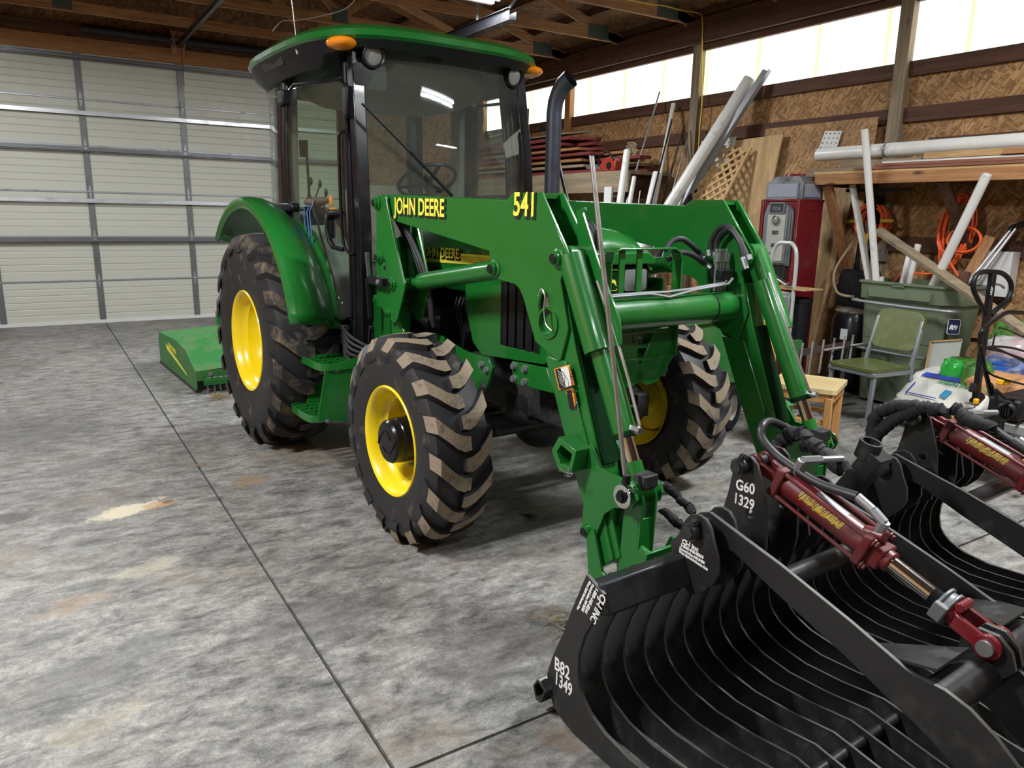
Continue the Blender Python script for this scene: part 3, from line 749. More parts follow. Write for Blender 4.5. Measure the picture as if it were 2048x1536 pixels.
# ---- cab ----------------------------------------------------
def ppath(s):  # windscreen-side face line of the front post, outer x
    return [(s*.60,1.055,.74),(s*.605,1.03,1.0),(s*.605,1.02,1.5),(s*.60,1.06,2.0),(s*.58,1.14,2.54)]
BK = M['black_gloss']
for s in (-1,):
    a_ = MB(); P = ppath(s)
    for off, w_, t_ in ((.03,.075,.075),(.105,.05,.055),(.165,.045,.045),(.215,.03,.035)):
        a_.strip([(p[0]-s*.01*(off>.1), p[1]+off, p[2]) for p in P], w_, t_, (0,1,0) if False else (0,1,0))
    a_.tube([(p[0]-.012, p[1]+.065, p[2]) for p in P], .024, 10); a_.tube([(p[0]-.018, p[1]+.135, p[2]) for p in P], .018, 10)
    fpst = a_.build('front_pillar', BK, T, bevel=.006)
    gh = MB(); gh.tube([(-.63,1.20,2.07),(-.665,1.215,2.06),(-.675,1.22,2.0),(-.675,1.215,1.6),(-.672,1.20,1.42),(-.655,1.17,1.36),(-.63,1.13,1.355)], .010, 10, smooth=4)
    gh.build('grab_rail', BK, fpst)
    hb = MB(); hb.box(-.665,-.61,1.13,1.17,2.15,2.31); hb.cyl((-.64,1.15,2.14),(-.64,1.15,2.32),.014); hb.build('door_hinge', M['black'], fpst, bevel=.004)
    mirx(fpst)
    bp = MB(); bp.tube([(-.745,1.93,1.55),(-.745,1.93,2.0),(-.725,1.92,2.40)], .020, 10); bp.tube([(-.745,1.99,1.57),(-.745,1.99,2.0),(-.725,1.98,2.42)], .026, 10)
    bp.strip([(-.72,2.03,1.58),(-.73,2.03,2.0),(-.71,2.02,2.42)], .05, .04, (0,1,0))
    bpo = bp.build('middle_pillar', BK, T); mirx(bpo)
    # door: frame following the wheel arch, glass
    dpts = [(-.645,1.165,.965),(-.70,1.22,.945),(-.735,1.275,.955),(-.742,1.37,1.07),(-.745,1.50,1.225),(-.748,1.72,1.415),(-.748,1.90,1.525),(-.75,1.935,1.70),(-.748,1.93,2.05),(-.730,1.90,2.36),(-.71,1.84,2.40),(-.64,1.25,2.36),(-.63,1.20,2.33)]
    df_ = MB(); df_.tube(dpts, .011, 8, closed=True); dfo = df_.build('door_frame', BK, T)
    dg = MB(); cpt = Vector((-.70,1.5,1.7))
    dg.add([Vector(p) for p in dpts], [tuple(t) for t in tessellate_polygon([[Vector((p[1],p[2],0)) for p in dpts]])])
    dgo = dg.build('door_glass', M['glass_cab'], dfo, sharp=60)
    hn = MB(); hn.strip([(-.665,1.24,1.60),(-.69,1.34,1.59),(-.695,1.375,1.56),(-.70,1.38,1.50),(-.695,1.36,1.42),(-.685,1.33,1.385),(-.66,1.24,1.375)], .03, .026, (1,0,0)); hn.box(-.69,-.655,1.36,1.40,1.44,1.60)
    hn.build('door_handle', M['black'], dfo, bevel=.006)
    wr_ = MB(); wr_.tube([(-.70,1.66,1.70),(-.68,1.35,1.16),(-.672,1.27,1.06),(-.668,1.26,1.03),(-.665,1.30,1.015)], .008, 8, smooth=4); wr_.build('door_stay', M['chrome'], dfo)
    lt_ = MB(); lt_.box(-.78,-.715,1.87,1.99,2.28,2.37); lt_.build('door_latch', M['black'], dfo, bevel=.012)
    l3 = MB(); l3.box(-.80,-.72,1.80,2.10,1.595,1.655); l3.cyl((-.79,1.80,1.625),(-.73,1.80,1.625),.03,seg=14); l3.build('lower_hinge', M['black'], dfo, bevel=.012)
    # rear quarter glass curving round to the back
    qp = [(-.735,2.04),(-.735,2.2),(-.72,2.36),(-.69,2.50),(-.64,2.60),(-.56,2.66)]
    qg = MB(); vs = []
    for (x,y) in qp: vs += [(x,y,1.62),(x*.985,y-.02,2.42)]
    qg.add(vs, [(2*i,2*i+2,2*i+3,2*i+1) for i in range(len(qp)-1)]); qgo = qg.build('quarter_glass', M['glass_cab'], T, sharp=60)
    rp = MB(); rp.strip([(-.56,2.67,1.0),(-.56,2.67,1.6),(-.55,2.65,2.42)], .05, .05, (0,1,0)); rpo = rp.build('rear_pillar', BK, T)
    for o in (dfo, qgo, rpo): mirx(o)
    # inner post (grey liner) behind door glass
    ip = MB(); ip.strip([(-.66,2.08,1.0),(-.67,2.08,1.6),(-.66,2.06,2.40)], .13, .05, (0,1,0)); ip.mat(1)
    for z in (1.85,2.25,1.6): ip.cyl((-.69,2.05,z),(-.70,2.05,z),.014,seg=12)
    ipo = ip.build('pillar_liner', [M['cab_grey'], M['black']], T, bevel=.01); mirx(ipo)
# windscreen: slightly bowed glass between the posts
def ws(u, v):
    P = ppath(1); k = v*3.999; i = int(k); f = k-i
    z = 1.44 + v*1.085
    # interpolate post line at height z
    for j in range(4):
        if P[j][2] <= z <= P[j+1][2]: g_ = (z-P[j][2])/(P[j+1][2]-P[j][2]); break
    else: g_ = 1; j = 3
    hw = P[j][0]*(1-g_)+P[j+1][0]*g_ - .02; y = P[j][1]*(1-g_)+P[j+1][1]*g_
    a = (u-.5)*2
    return Vector((a*hw, y - .075*(1-a*a) - .0, z))
MB().grid(ws, 16, 14).build('windscreen', M['glass_front'], T, sharp=60)
lw = MB()                                                          # small lower front window beside the hood
for s in (-1,1):
    x0, x1 = s*.58, s*.37
    lw = MB(); lw.add([(x0,1.04,.93),(x1,1.0,.93),(x1,.99,1.44),(x0,1.03,1.44)], [(0,1,2,3) if s < 0 else (3,2,1,0)]); lw.build('lower_window', M['glass_cab'], T)
lf = MB()
for s in (-1,1): lf = MB(); lf.tube([(s*.575,1.035,.925),(s*.38,1.0,.925),(s*.37,.995,1.44)], .011, 8); lf.build('lower_window_seal', BK, T)
# cab floor pan, lower panels, rear wall
cb = MB(); cb.box(-.58,.58,1.02,1.35,.66,.915); cb.box(-.60,.60,1.0,1.42,.895,.925); cb.box(-.60,.60,1.30,2.65,.86,.93); cb.box(-.34,.34,1.04,1.10,.9,1.5)
cb.box(-.56,.56,2.64,2.68,.93,1.62); cb.px([(1.02,.925),(1.4,.925),(1.42,.80),(1.33,.62),(1.05,.62)], -.60, -.585); cb.px([(1.02,.925),(1.4,.925),(1.42,.80),(1.33,.62),(1.05,.62)], .585, .60)
cb.build('cab_base', M['black'], T, bevel=.006)
MB().bolt((-.60,1.16,.90),(-1,0,0),.012,.008).build('cab_bolt', M['zinc'], T)
rg = MB(); rg.box(-.54,.54,2.655,2.66,1.62,2.4); rg.build('rear_window', M['glass_cab'], T)
M['console'] = paint('pale_inner_trim',(.19,.21,.17),.6)
ins = MB()
for s in (-1,1):                                                    # inner wheel arches inside the cab
    ins = MB(); ins.px([(1.50,.93),(1.60,1.20),(1.74,1.42),(1.95,1.57),(2.3,1.60),(2.64,1.56),(2.64,.93)], s*.42, s*.64); ins.build('inner_fender', M['console'], T, bevel=.02)

# roof
def ring_roof(sx, y0, y1, z, n=48, yo=0, pw=3.4):
    out = []
    cy = (y0+y1)/2; hy = (y1-y0)/2
    for i in range(n):
        a = 2*pi*i/n; c_, s_ = cos(a), sin(a)
        x = sx*(abs(c_)**(2/pw))*(1 if c_ > 0 else -1); y = cy + hy*(abs(s_)**(2/pw))*(1 if s_ > 0 else -1)
        out.append(Vector((x,y,z)))
    return out
def loft(mb, rings, cap0=True, cap1=True):
    n = len(rings[0]); vs = [p for r in rings for p in r]; fs = []
    for j in range(len(rings)-1):
        for i in range(n): fs.append((j*n+i, j*n+(i+1)%n, (j+1)*n+(i+1)%n, (j+1)*n+i))
    if cap0: fs.append(tuple(range(n-1,-1,-1)))
    if cap1: fs.append(tuple(range((len(rings)-1)*n, len(rings)*n)))
    return mb.add(vs, fs)
rf = MB()
loft(rf, [ring_roof(.825,.935,2.90,2.565), ring_roof(.845,.915,2.92,2.580), ring_roof(.835,.925,2.91,2.615), ring_roof(.79,.98,2.86,2.650), ring_roof(.62,1.15,2.7,2.675), ring_roof(.3,1.5,2.4,2.685)])
roof = rf.build('roof', G, T, sharp=30)
def front_up(R_):
    out = []
    for p in R_:
        t = max(0, min(1, (1.50-p.y)/.30)) * max(0, min(1, (.70-abs(p.x))/.06)); out.append(Vector((p.x, p.y, p.z + max(0, 2.525-p.z)*t)))
    return out
rl = MB()
loft(rl, [ring_roof(.5,1.6,2.4,2.50), front_up(ring_roof(.60,1.30,2.55,2.42)), front_up(ring_roof(.66,1.10,2.66,2.42)), front_up(ring_roof(.74,1.02,2.80,2.44)), front_up(ring_roof(.80,.97,2.88,2.50)), ring_roof(.83,.93,2.895,2.572)])
rlo = rl.build('roof_underside', M['black'], T, sharp=30)
vt = MB(); vt.prism(rrect(1.75,2.15,.0,.06,.01), (-.006,0,0), o=(-.797,0,2.50), u=(0,1,0), v=(-.3,0,1)); vt.build('roof_vent', M['decal_black'], T, bevel=.002)
for s in (-1,1):
    am = MB(); am.ell((s*.668,1.15,2.545), .085,.11,.037); 
    for k in range(8): am.lathe([(-.002,.0),(-.002,1)], (0,0,0), (0,0,1), 3) if False else None
    a_o = am.build('amber_lamp', M['amber'], T)
    a_o.rotation_euler = (0,0,0)
    wl = MB(); c0 = V(s*.50,1.09,2.49); dr_ = V(s*.12,-1,-.22).normalized()
    wl.lathe([(-.075,.02),(-.07,.045),(-.03,.064),(.022,.068),(.026,.064),(.020,.056),(.008,.052)], c0, dr_, 32)
    wl.bar(c0+V(0,.03,.05), c0+V(0,.05,.10), .02,.03); wl.cyl(c0+V(-.02,.02,.078), c0+V(.02,.02,.078), .010)
    wlo = wl.build('work_light', M['black'], T)
    ll = MB(); ll.lathe([(.006,.054),(.012,.04),(.014,.001)], c0, dr_, 32)
    ll.build('work_light_lens', M['lens'], wlo)
# antenna, mirror, wiper
an = MB(); b0 = V(-.80,1.50,2.52); an.cyl(b0, b0+V(-.0,.02,.05), .008); an.tube([b0+V(0,.01,.05), b0+V(-.02,.05,.45), b0+V(-.06,.10,.9)], .0028, 6); an.build('antenna', M['steel'], T)
mr = MB(); pc = Ly(745,152,1.10); mr.prism(rrect(pc.x-.115,pc.x+.09,pc.z-.075,pc.z+.065,.02), (0,.02,0), o=(0,pc.y,0), u=(1,0,0), v=(0,0,1)); mr.build('interior_mirror', M['black_gloss'], T, bevel=.005)
wp = MB(); w0 = Ly(905,392,.93); w1 = Ly(724,207,.99); wm = w0.lerp(w1,.5)
wp.tube([w0, wm+V(0,-.015,0)], .011, 8); wp.tube([w0.lerp(w1,.45)+V(0,-.012,0), w1], .007, 8); wp.strip([w0.lerp(w1,.35), w1], .020, .004, (0,1,0))
wp.build('wiper', M['black'], T)
sv = MB(); c1 = Ly(867,128,1.12); sv.box(c1.x-.05,c1.x+.05,c1.y-.02,c1.y+.03,c1.z-.015,c1.z+.02); sv.build('wiper_motor', M['black'], T, bevel=.006)
# interior: seat, steering, console, levers, bucket of bits
se = MB(); se.M = None
se.prism(rrect(-.25,.25,1.12,1.235,.045), (0,.46,0), o=(0,1.52,0), u=(1,0,0), v=(0,0,1))
seat = se.build('seat', M['foam'], T, bevel=.02)
sb = MB(); sb.prism(rrect(-.24,.24,1.24,1.80,.07), (0,.10,.0), o=(0,1.94,0), u=(1,0,0), v=(0,0.08,1)); sb.build('seat_back', M['seat_tan'], seat, bevel=.03)
MB().box(-.16,.16,1.6,1.9,.93,1.12).build('seat_base', M['black'], seat, bevel=.02)
stw = MB(); cS = V(.0,1.36,1.815); dS = V(0,-.50,-.86).normalized(); u_, v_ = frame(dS)
stw.tube([cS+u_*.195*cos(2*pi*i/36)+v_*.195*sin(2*pi*i/36) for i in range(36)], .014, 10, closed=True)
for a in (pi/2, pi*1.17, pi*1.83): stw.bar(cS+dS*.03, cS+u_*.19*cos(a)+v_*.19*sin(a), .03,.008,dS)
stw.cyl(cS-dS*.012, cS+dS*.05, .035); stw.cyl(cS+dS*.05, cS+dS*.45, .03)
stw.build('steering_wheel', M['black'], T)
kn = MB(); kn.lathe([(0,.024),(.012,.024),(.016,.018),(.016,.001)], cS-dS*.028, dS*-1, 20); kn.build('steering_cap', M['chrome'], T)
co = MB(); co.prism([(-.20,1.0),(.20,1.0),(.18,1.54),(.10,1.63),(-.10,1.63),(-.18,1.54)], (0,.20,0), o=(.0,1.10,0), u=(1,0,0), v=(0,0,1)); co.build('dash_console', M['black'], T, bevel=.03)
lvv = MB()
for (px_,py_,qx,qy) in ((614,388,622,362),(628,392,640,368),(648,400,652,385)):
    p0 = Lx(px_,py_+14,-.62); p1 = Lx(qx,qy,-.62); lvv.tube([p0,p1], .005, 6); lvv.ell(p1, .012,.012,.026)
lvv.build('control_lever', M['black'], T)
bk = MB(); q0 = Lx(632,450,-.665); bk.lathe([(0,.001),(0,.055),(.11,.068),(.115,.072),(.115,.064),(.02,.05),(.02,.001)], q0, (0,0,1), 24); bk.build('bucket', M['black'], T)
jk = MB(); q1 = q0+V(0,0,.145)
for (dx,dy,dz,r_) in ((0,0,0,.06),(.02,-.07,.01,.045),(.0,.08,0,.045)): jk.ell(q1+V(dx,dy,dz), r_,r_*1.3,r_*.55)
jk.build('crumpled_jacket', paint('brown_jacket',(.12,.075,.045),.9,bmp=.6), T)
rgs = MB(); 
for k,(dy,l_) in enumerate(((.02,.42),(-.03,.50),(-.07,.60))): rgs.strip([q1+V(-.03,dy,.02), q1+V(-.072,dy*1.2,-.06), q1+V(-.074,dy*1.2-.05,-.06-l_*.5)], .012,.003,(0,1,0))
rgs.build('blue_strap', paint('blue_webbing',(.06,.14,.33),.7), T)
og = MB(); a0 = Lx(662,402,-.60); og.ell(a0,.014,.014,.040); og.ell(Lx(667,418,-.60),.03,.02,.010); og.build('tool_handle', M['decal_orange'], T)
gs = MB(); gs.tube([(-.42,2.45,2.06),(-.42,2.43,1.72)],.010,8); gs.tube([(-.42,2.43,1.72),(-.42,2.43,1.66)],.005,8); gs.box(-.45,-.40,2.47,2.52,2.0,2.12); gs.box(-.56,-.50,2.45,2.55,1.62,2.40); gs.box(.50,.56,2.45,2.55,1.62,2.40); gs.build('window_strut', M['black'], T)
MB().box(-.10,-.02,2.60,2.64,1.6,2.4).build('rear_center_post', M['black'], T)
hdl = MB(); loft(hdl, [front_up(ring_roof(.58,1.22,2.6,2.46)), ring_roof(.56,1.30,2.5,2.40), ring_roof(.45,1.45,2.3,2.33), ring_roof(.30,1.6,2.1,2.31)]); hdl.build('headliner', M['cab_grey'], T, sharp=30)
# ---- rear fenders -------------------------------------------
def fender():
    f = MB(); cy, cz = 2.01, .722; n = 30
    sec = [(-1.045,.885),(-1.062,.915),(-1.055,.935),(-1.02,.945),(-.95,.938),(-.88,.905),(-.82,.855),(-.775,.80),(-.755,.775),(-.742,.770),(-.69,.768)]
    def fn(u, v):
        a = radians(15 - 3*v) + u*radians(118 + 14*v)
        k = v*(len(sec)-1); i = min(len(sec)-2, int(k)); q = k-i
        x = sec[i][0]*(1-q)+sec[i+1][0]*q; r = sec[i][1]*(1-q)+sec[i+1][1]*q
        r += .065*max(0,sin(a))**2*v + .02*(1-sin(a))*(1-v)
        return Vector((x, cy - r*cos(a)*1.02, cz + r*sin(a)))
    f.grid(fn, n, 20)
    return f.build('rear_fender', G, T, solid=.010, sharp=50)
fe = fender(); mirx(fe)
sl = MB(); sl.tube([(-.75,1.235,.91),(-.76,1.35,1.06),(-.762,1.49,1.225),(-.765,1.71,1.42),(-.768,1.91,1.535),(-.768,2.15,1.60)], .013, 8, smooth=4); slo = sl.build('fender_seal', M['black'], T); mirx(slo)
# ---- steps ----------------------------------------------------
def treads(mb, x0, x1, y0, y1, z):
    mb.px(rrect(y0,y1,z-.05,z,.005,2) if False else [(y0,z-.045),(y1,z-.045),(y1,z),(y0,z)], x1-.012, x1)
    pts = [Vector((x1,y0,z-.02)), Vector((x0+.05,y0,z-.02)), Vector((x0+.012,y0+.02,z-.02)), Vector((x0,y0+.07,z-.02)), Vector((x0,y1-.07,z-.02)), Vector((x0+.012,y1-.02,z-.02)), Vector((x0+.05,y1,z-.02)), Vector((x1,y1,z-.02))]
    mb.strip(pts, .045, .010, (0,0,1))
    n = 5
    for k in range(1,n): 
        y = y0+(y1-y0)*k/n; mb.bar((x0+.01,y,z-.012), (x1,y,z-.012), .008, .03)
        for j in range(3): xx = x0+.03+(x1-x0-.03)*(j+.5)/3; mb.bar((xx,y-.02,z-.004),(xx+.03,y+.02,z-.004), .006,.012)
sp_ = MB(); treads(sp_, -.93,-.66,.98,1.36,.72); treads(sp_, -.99,-.70,1.02,1.40,.40)
sp_.prism([(-.66,.74),(-.72,.74),(-.90,.70),(-.96,.38),(-.69,.34),(-.62,.5)], (0,.008,0), o=(0,.985,0), u=(1,0,0), v=(0,0,1))
sp_.prism([(-.62,.78),(-.74,.76),(-.80,.70),(-.90,.40),(-.66,.36),(-.60,.5)], (0,.008,0), o=(0,1.34,0), u=(1,0,0), v=(0,0,1), holes=[[(-.70,.46),(-.80,.46),(-.79,.42),(-.72,.42)]])
sp_.box(-.66,-.60,1.0,1.35,.66,.74)
spo = sp_.build('cab_step', G, T, bevel=.002); mirx(spo)
for z_, x_ in ((.68,-.83),(.37,-.90)): MB().bolt((x_,.985,z_),(0,-1,0),.010,.008).build('step_bolt', M['zinc'], spo)
hs = MB(); 
for k in range(5): hs = MB(); hs.tube([(-.62-.02*k,1.26+.02*k,.88-.02*k),(-.70,1.18,.90-.025*k),(-.68-.01*k,1.05,.84-.03*k),(-.52,.9,.74-.01*k)], .011, 8, smooth=5); hs.build('hydraulic_hose', M['rubber_clean'], T)
ht = MB()
for k in range(2): ht = MB(); ht.cyl((-.68,1.26,.89-.06*k),(-.66,1.21,.885-.06*k),.016); ht.build('hose_ferrule', M['zinc'], T)
# ---- exhaust -----------------------------------------------
e = MB(); ex0 = .62; ey0 = .80
pe = [V(ex0,ey0,1.45),V(ex0,ey0,2.24),V(ex0+.003,ey0-.008,2.31),V(ex0+.012,ey0-.03,2.37),V(ex0+.024,ey0-.065,2.415),V(ex0+.038,ey0-.11,2.445)]
e.tube(pe, [.050,.050,.050,.052,.055,.058], 24, caps=False); e.mat(1).tube([p for p in pe[1:]][::-1], [.054,.051,.048,.046,.046], 24, caps=False); e.mat(0)
e.cyl((ex0,ey0,.95),(ex0,ey0,1.5),.085)
e.build('exhaust_stack', [paint('exhaust_grey',(.045,.052,.07),.4,.4), M['decal_black']], T)
gr = MB(); gr.tube([(.66,1.02,2.17),(.72,.98,2.16),(.745,.96,2.10),(.80,.85,1.70),(.82,.80,1.60)], .013, 10, smooth=4); gr.build('grab_rail', BK, T)

# ---- front loader -------------------------------------------
top = [(.735,1.672),(.715,1.695),(.66,1.70),(-.47,1.665),(-.515,1.693),(-.715,1.693),(-.905,1.452)]
for k in range(6): a = radians(20 - k*32); top.append((-.855+.058*cos(pi-a+pi*0), 1.436+.058*sin(a) - 0)) if False else None
cheek = top + [(-.912,1.42),(-.900,1.39),(-.866,1.372),(-.855,1.35),(-.905,1.19),(-.915,1.165),(-.875,1.035),(-.86,1.02),(-.80,1.045),(-.70,1.08),(-.605,1.26),(-.58,1.29),(-.54,1.31),(-.45,1.318),(-.40,1.322),(-.352,1.36),(-.34,1.44),(.62,1.560)]
hole = circ2(-.785,1.175,.062,18, radians(200), radians(340)+.0) 
hole = [(-.73,1.285),(-.775,1.285),(-.79,1.24),(-.845,1.20),(-.85,1.16),(-.825,1.125),(-.785,1.112),(-.745,1.125),(-.722,1.16),(-.725,1.20),(-.715,1.24)]
def loader_side():
    cheekp = MB(); cheekp.px(cheek, -.622, -.606, holes=[hole]); 
    arm = cheekp.build('loader_arm', G, T, bevel=.004)
    c2 = MB(); inner = [(p[0],p[1]) for p in cheek]
    inner[3:7] = [(-.53,1.665),(-.565,1.693),(-.73,1.693),(-.90,1.50)] if False else inner[3:7]
    c2.px(inner, -.512, -.496, holes=[hole]); c2.build('inner_arm_plate', G, arm, bevel=.004)
    # boxed underside/top between plates
    web = MB()
    web.px([(.66,1.695),(-.46,1.662),(-.46,1.652),(.66,1.685)], -.61,-.505)
    web.px([(.62,1.572),(-.335,1.452),(-.335,1.44),(.62,1.56)], -.61,-.505)
    web.px([(-.53,1.685),(-.70,1.685),(-.70,1.67),(-.53,1.67)], -.60,-.515); web.build('arm_web', G, arm)
    hr = MB(); hr.lathe([(-.012,.066),(.012,.066),(.012,.056),(-.012,.056)], (-.618,-.788,1.172), (1,0,0), 32, closed=True); hr.build('hole_rim', G, arm)
    # lower leg: box tube
    leg = MB()
    A = Vector((-.79,1.06)); B = Vector((-1.155,.25))
    fA = (-.945,1.08); fB = (-1.27,.31)
    leg.px([(-.705,1.10),(-.765,1.03),(-.905,.735),(-1.07,.415),(-1.172,.238),(-1.262,.315),(-1.125,.648),(-.94,1.10),(-.87,1.30),(-.80,1.30)], -.606, -.512)
    leg.px([(-.765,1.03),(-.905,.735),(-1.07,.415),(-1.172,.238),(-1.235,.298),(-1.10,.62),(-.90,1.03)], -.618, -.500)
    leg.build('loader_leg', G, arm, bevel=.006)
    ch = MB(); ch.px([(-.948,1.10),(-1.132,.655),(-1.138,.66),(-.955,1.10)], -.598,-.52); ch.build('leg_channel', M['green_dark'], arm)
    # lower knuckle plates + pivot
    kp = [(-1.085,.735),(-1.15,.655),(-1.25,.648),(-1.29,.645),(-1.335,.625),(-1.355,.59),(-1.335,.55),(-1.29,.535),(-1.24,.52),(-1.19,.48),(-1.145,.37),(-1.115,.335),(-1.085,.335),(-1.06,.36),(-1.06,.40)]
    k_ = MB(); k_.px(kp, -.634,-.620); k_.px(kp, -.500,-.486); k_.build('knuckle_plate', G, arm, bevel=.003)
    for nm, y_, z_, r_ in (('pivot_pin',.752,1.655,.030),('pivot_pin',-.843,1.436,.030),('pivot_pin',-.392,1.366,.030),('pivot_pin',-1.091,.371,.026)):
        b = MB(); b.lathe([(0,.001),(0,r_*.75),(.006,r_*.8),(.006,r_),(.02,r_),(.024,r_*1.35),(.034,r_*1.35)], (-.652,y_,z_), (1,0,0), 24); b.cyl((-.62,y_,z_),(-.49,y_,z_),r_*.6); 
        b.mat(1).cyl((-.657,y_,z_),(-.650,y_,z_),r_*.62,seg=18); b.build(nm, [G, M['black']], arm)
    # bracket pocket on the leg
    pk = MB(); c = V(-.655,-1.035,.70)
    pc_ = [(-.945,.685),(-.99,.735),(-1.075,.70),(-1.045,.635),(-.985,.615)]
    pk.px([(-.93,.675),(-.975,.745),(-1.085,.715),(-1.06,.62),(-.985,.60)], -.70,-.62, holes=[[(-.965,.68),(-.99,.715),(-1.06,.695),(-1.045,.645),(-.99,.635)]]); pk.build('stand_pocket', G, arm, bevel=.002)
    pl = MB(); pl.tube([(-.71,-1.0,.625),(-.72,-1.05,.62),(-.72,-1.09,.63),(-.71,-1.06,.605),(-.70,-1.02,.598)], .0025, 6, smooth=4); pl.cyl((-.70,-1.045,.60),(-.70,-1.045,.64),.006,seg=8); pl.build('lynch_pin', M['steel'], arm)
    # lift cylinder
    lc = MB(); p0 = V(-.56,.575,1.215); p1 = V(-.56,-.385,1.366); d_ = (p1-p0).normalized()
    lc.cyl(p0+d_*.17, p0+d_*.76, .046, seg=28); lc.lathe([(0,.030),(.02,.046)], p0+d_*.155, d_, 28); lc.cyl(p0+d_*.76, p1, .0475, .043, 28); lc.cyl(p0, p0+d_*.17, .026); lc.cyl(p1-V(.05,0,0), p1+V(.05,0,0), .05)
    lo = lc.build('lift_cylinder', G, arm); 
    rgk = MB(); rgk.cyl(p0+d_*.755, p0+d_*.765, .050, seg=28); rgk.build('cylinder_seal', M['black'], lo) if False else None
    ll_ = MB(); ll_.cyl(p0-V(.05,0,0), p0+V(.05,0,0), .034); ll_.build('cylinder_eye', G, arm)
    # bucket cylinder (in front of leg)
    bc_ = MB(); q0 = V(-.56,-.868,1.445); q1 = V(-.56,-1.305,.60); d2 = (q1-q0).normalized(); L_ = (q1-q0).length
    bc_.cyl(q0-V(.02,0,0), q0-V(.02,0,0)+d2*.40, .054, seg=28); bc_.cyl(q0+d2*.15, q0+d2*(L_*.775), .047, seg=28)
    bc_.cyl(q0-V(.045,0,0), q0+V(.045,0,0), .043); bc_.build('bucket_cylinder', G, arm)
    rr = MB(); rr.cyl(q0+d2*(L_*.77), q0+d2*(L_*.90), .027, seg=24); rr.build('cylinder_rod', M['chrome'], arm)
    rb = MB(); rb.cyl(q0+d2*(L_*.885), q0+d2*(L_*.985), .032, seg=24); rb.cyl(q1-V(.06,0,0), q1+V(.06,0,0), .042); rb.build('rod_end', G, arm)
    rc = MB(); rc.cyl(q0+d2*(L_*.765), q0+d2*(L_*.785), .050, seg=28); rc.build('cylinder_gland', M['green_dark'], arm)
    # steel line with fitting along the cylinder
    sl_ = MB(); n2 = V(0,-.9,-.35)*.06
    sl_.tube([q0+d2*.10+V(.02,-.07,0), q0+d2*.30+V(.03,-.075,.0), q0+d2*.50+V(.03,-.075,0), q0+d2*.66+V(.02,-.085,-.02), q0+d2*.70+V(.0,-.075,0)], .0065, 8); sl_.cyl(q0+d2*.70+V(0,-.04,0), q0+d2*.70+V(0,-.095,-.0), .016, seg=6)
    sl_.build('oil_line', M['steel'], arm)
    # link from pin to carrier
    lk = MB(); lk.px([(-1.265,.62),(-1.34,.62),(-1.355,.58),(-1.345,.30),(-1.30,.18),(-1.24,.16),(-1.255,.45)], -.600,-.588); lk.px([(-1.265,.62),(-1.34,.62),(-1.355,.58),(-1.345,.30),(-1.30,.18),(-1.24,.16),(-1.255,.45)], -.532,-.520); lk.box(-.60,-.52,-1.345,-1.335,.2,.5); lk.build('bucket_link', G, arm, bevel=.003)
    pn = MB(); pn.cyl((-.66,-1.31,.595),(-.46,-1.31,.595),.024); pn.cyl((-.668,-1.31,.595),(-.655,-1.31,.595),.025); pn.cyl((-.68,-1.31,.595),(-.665,-1.31,.595),.018,seg=6); pn.build('pivot_pin', M['black'], arm)
    wsr = MB(); wsr.lathe([(0,.026),(0,.045),(.006,.045),(.006,.026)], (-.664,-1.31,.595), (1,0,0), 24, closed=True); wsr.build('washer', M['chrome'], arm)
    blk = MB(); blk.obox((-.56,-1.325,.645), .075,.06,.05); blk.build('pin_block', M['dark_metal'], arm, bevel=.005)
    return arm
arm = loader_side()
mirx(arm)
dec = MB()
a0 = Lx(790,424,-.624); dec.mat(1).text('JOHN DEERE', tmat((-.6245,a0.y-.006,a0.z-.012), (0,-1,-.022), (0,0,1)), .118, .0008, .0085, .80)
dec.mat(0).text('JOHN DEERE', tmat((-.6275,a0.y,a0.z-.006), (0,-1,-.022), (0,0,1)), .118, .0008, .0025, .80)
a1 = Lx(1027,429,-.624); dec.mat(1).text('541', tmat((-.6245,a1.y-.006,a1.z-.010), (0,-1,-.01), (0,0,1)), .135, .0008, .0085, .82)
dec.mat(0).text('541', tmat((-.6275,a1.y,a1.z-.003), (0,-1,-.01), (0,0,1)), .135, .0008, .0025, .82)
for o in [c for c in T.children if c.name.startswith('loader_arm')][:1]: dec.build('arm_decal', [M['decal_yellow'], M['decal_black']], o)
# warning stickers on the near leg
ws_ = MB()
def quad(mb, i, pts, x): 
    P = [Lx(*p, x) for p in pts]; mb.mat(i).add(P + [q + V(.0012,0,0) for q in P], [(0,1,2,3),(7,6,5,4),(0,4,5,1),(1,5,6,2),(2,6,7,3),(3,7,4,0)])
quad(ws_,0,[(1108,738),(1139,729),(1149,770),(1118,780)][::-1],-.6255); quad(ws_,1,[(1110,739),(1121,736),(1131,775),(1119,778)][::-1],-.627); quad(ws_,2,[(1121,736),(1135,732),(1144,770),(1132,774)][::-1],-.627)
quad(ws_,0,[(1130,781),(1147,776),(1153,800),(1149,818),(1138,822)][:4][::-1],-.6255); quad(ws_,1,[(1133,781),(1142,779),(1149,816),(1139,819)][::-1],-.627)
for (px_,py_) in ((1123,742),(1124,748),(1125,754),(1127,760),(1128,766)): 
    p = Lx(px_-9,py_,-.6275); ws_.mat(2).text('WARNING', tmat(p,(0,-1,-.3),(0,0,1)), .008,.0002)
p = Lx(1137,733,-.6275); ws_.mat(1).text('WARNING', tmat(p,(0,-.28,-1),(0,-1,.28)), .022,.0002)
p = Lx(1146,780,-.6275); ws_.mat(1).text('WARNING', tmat(p,(0,-.28,-1),(0,-1,.28)), .017,.0002)
p = Lx(1124,742,-.6275); ws_.mat(1).tube([p,p+V(0,-.02,-.02),p+V(0,-.02,-.05),p+V(0,-.03,-.08),p+V(0,-.05,-.08),p+V(0,-.04,-.03)], .0012, 5, closed=True)
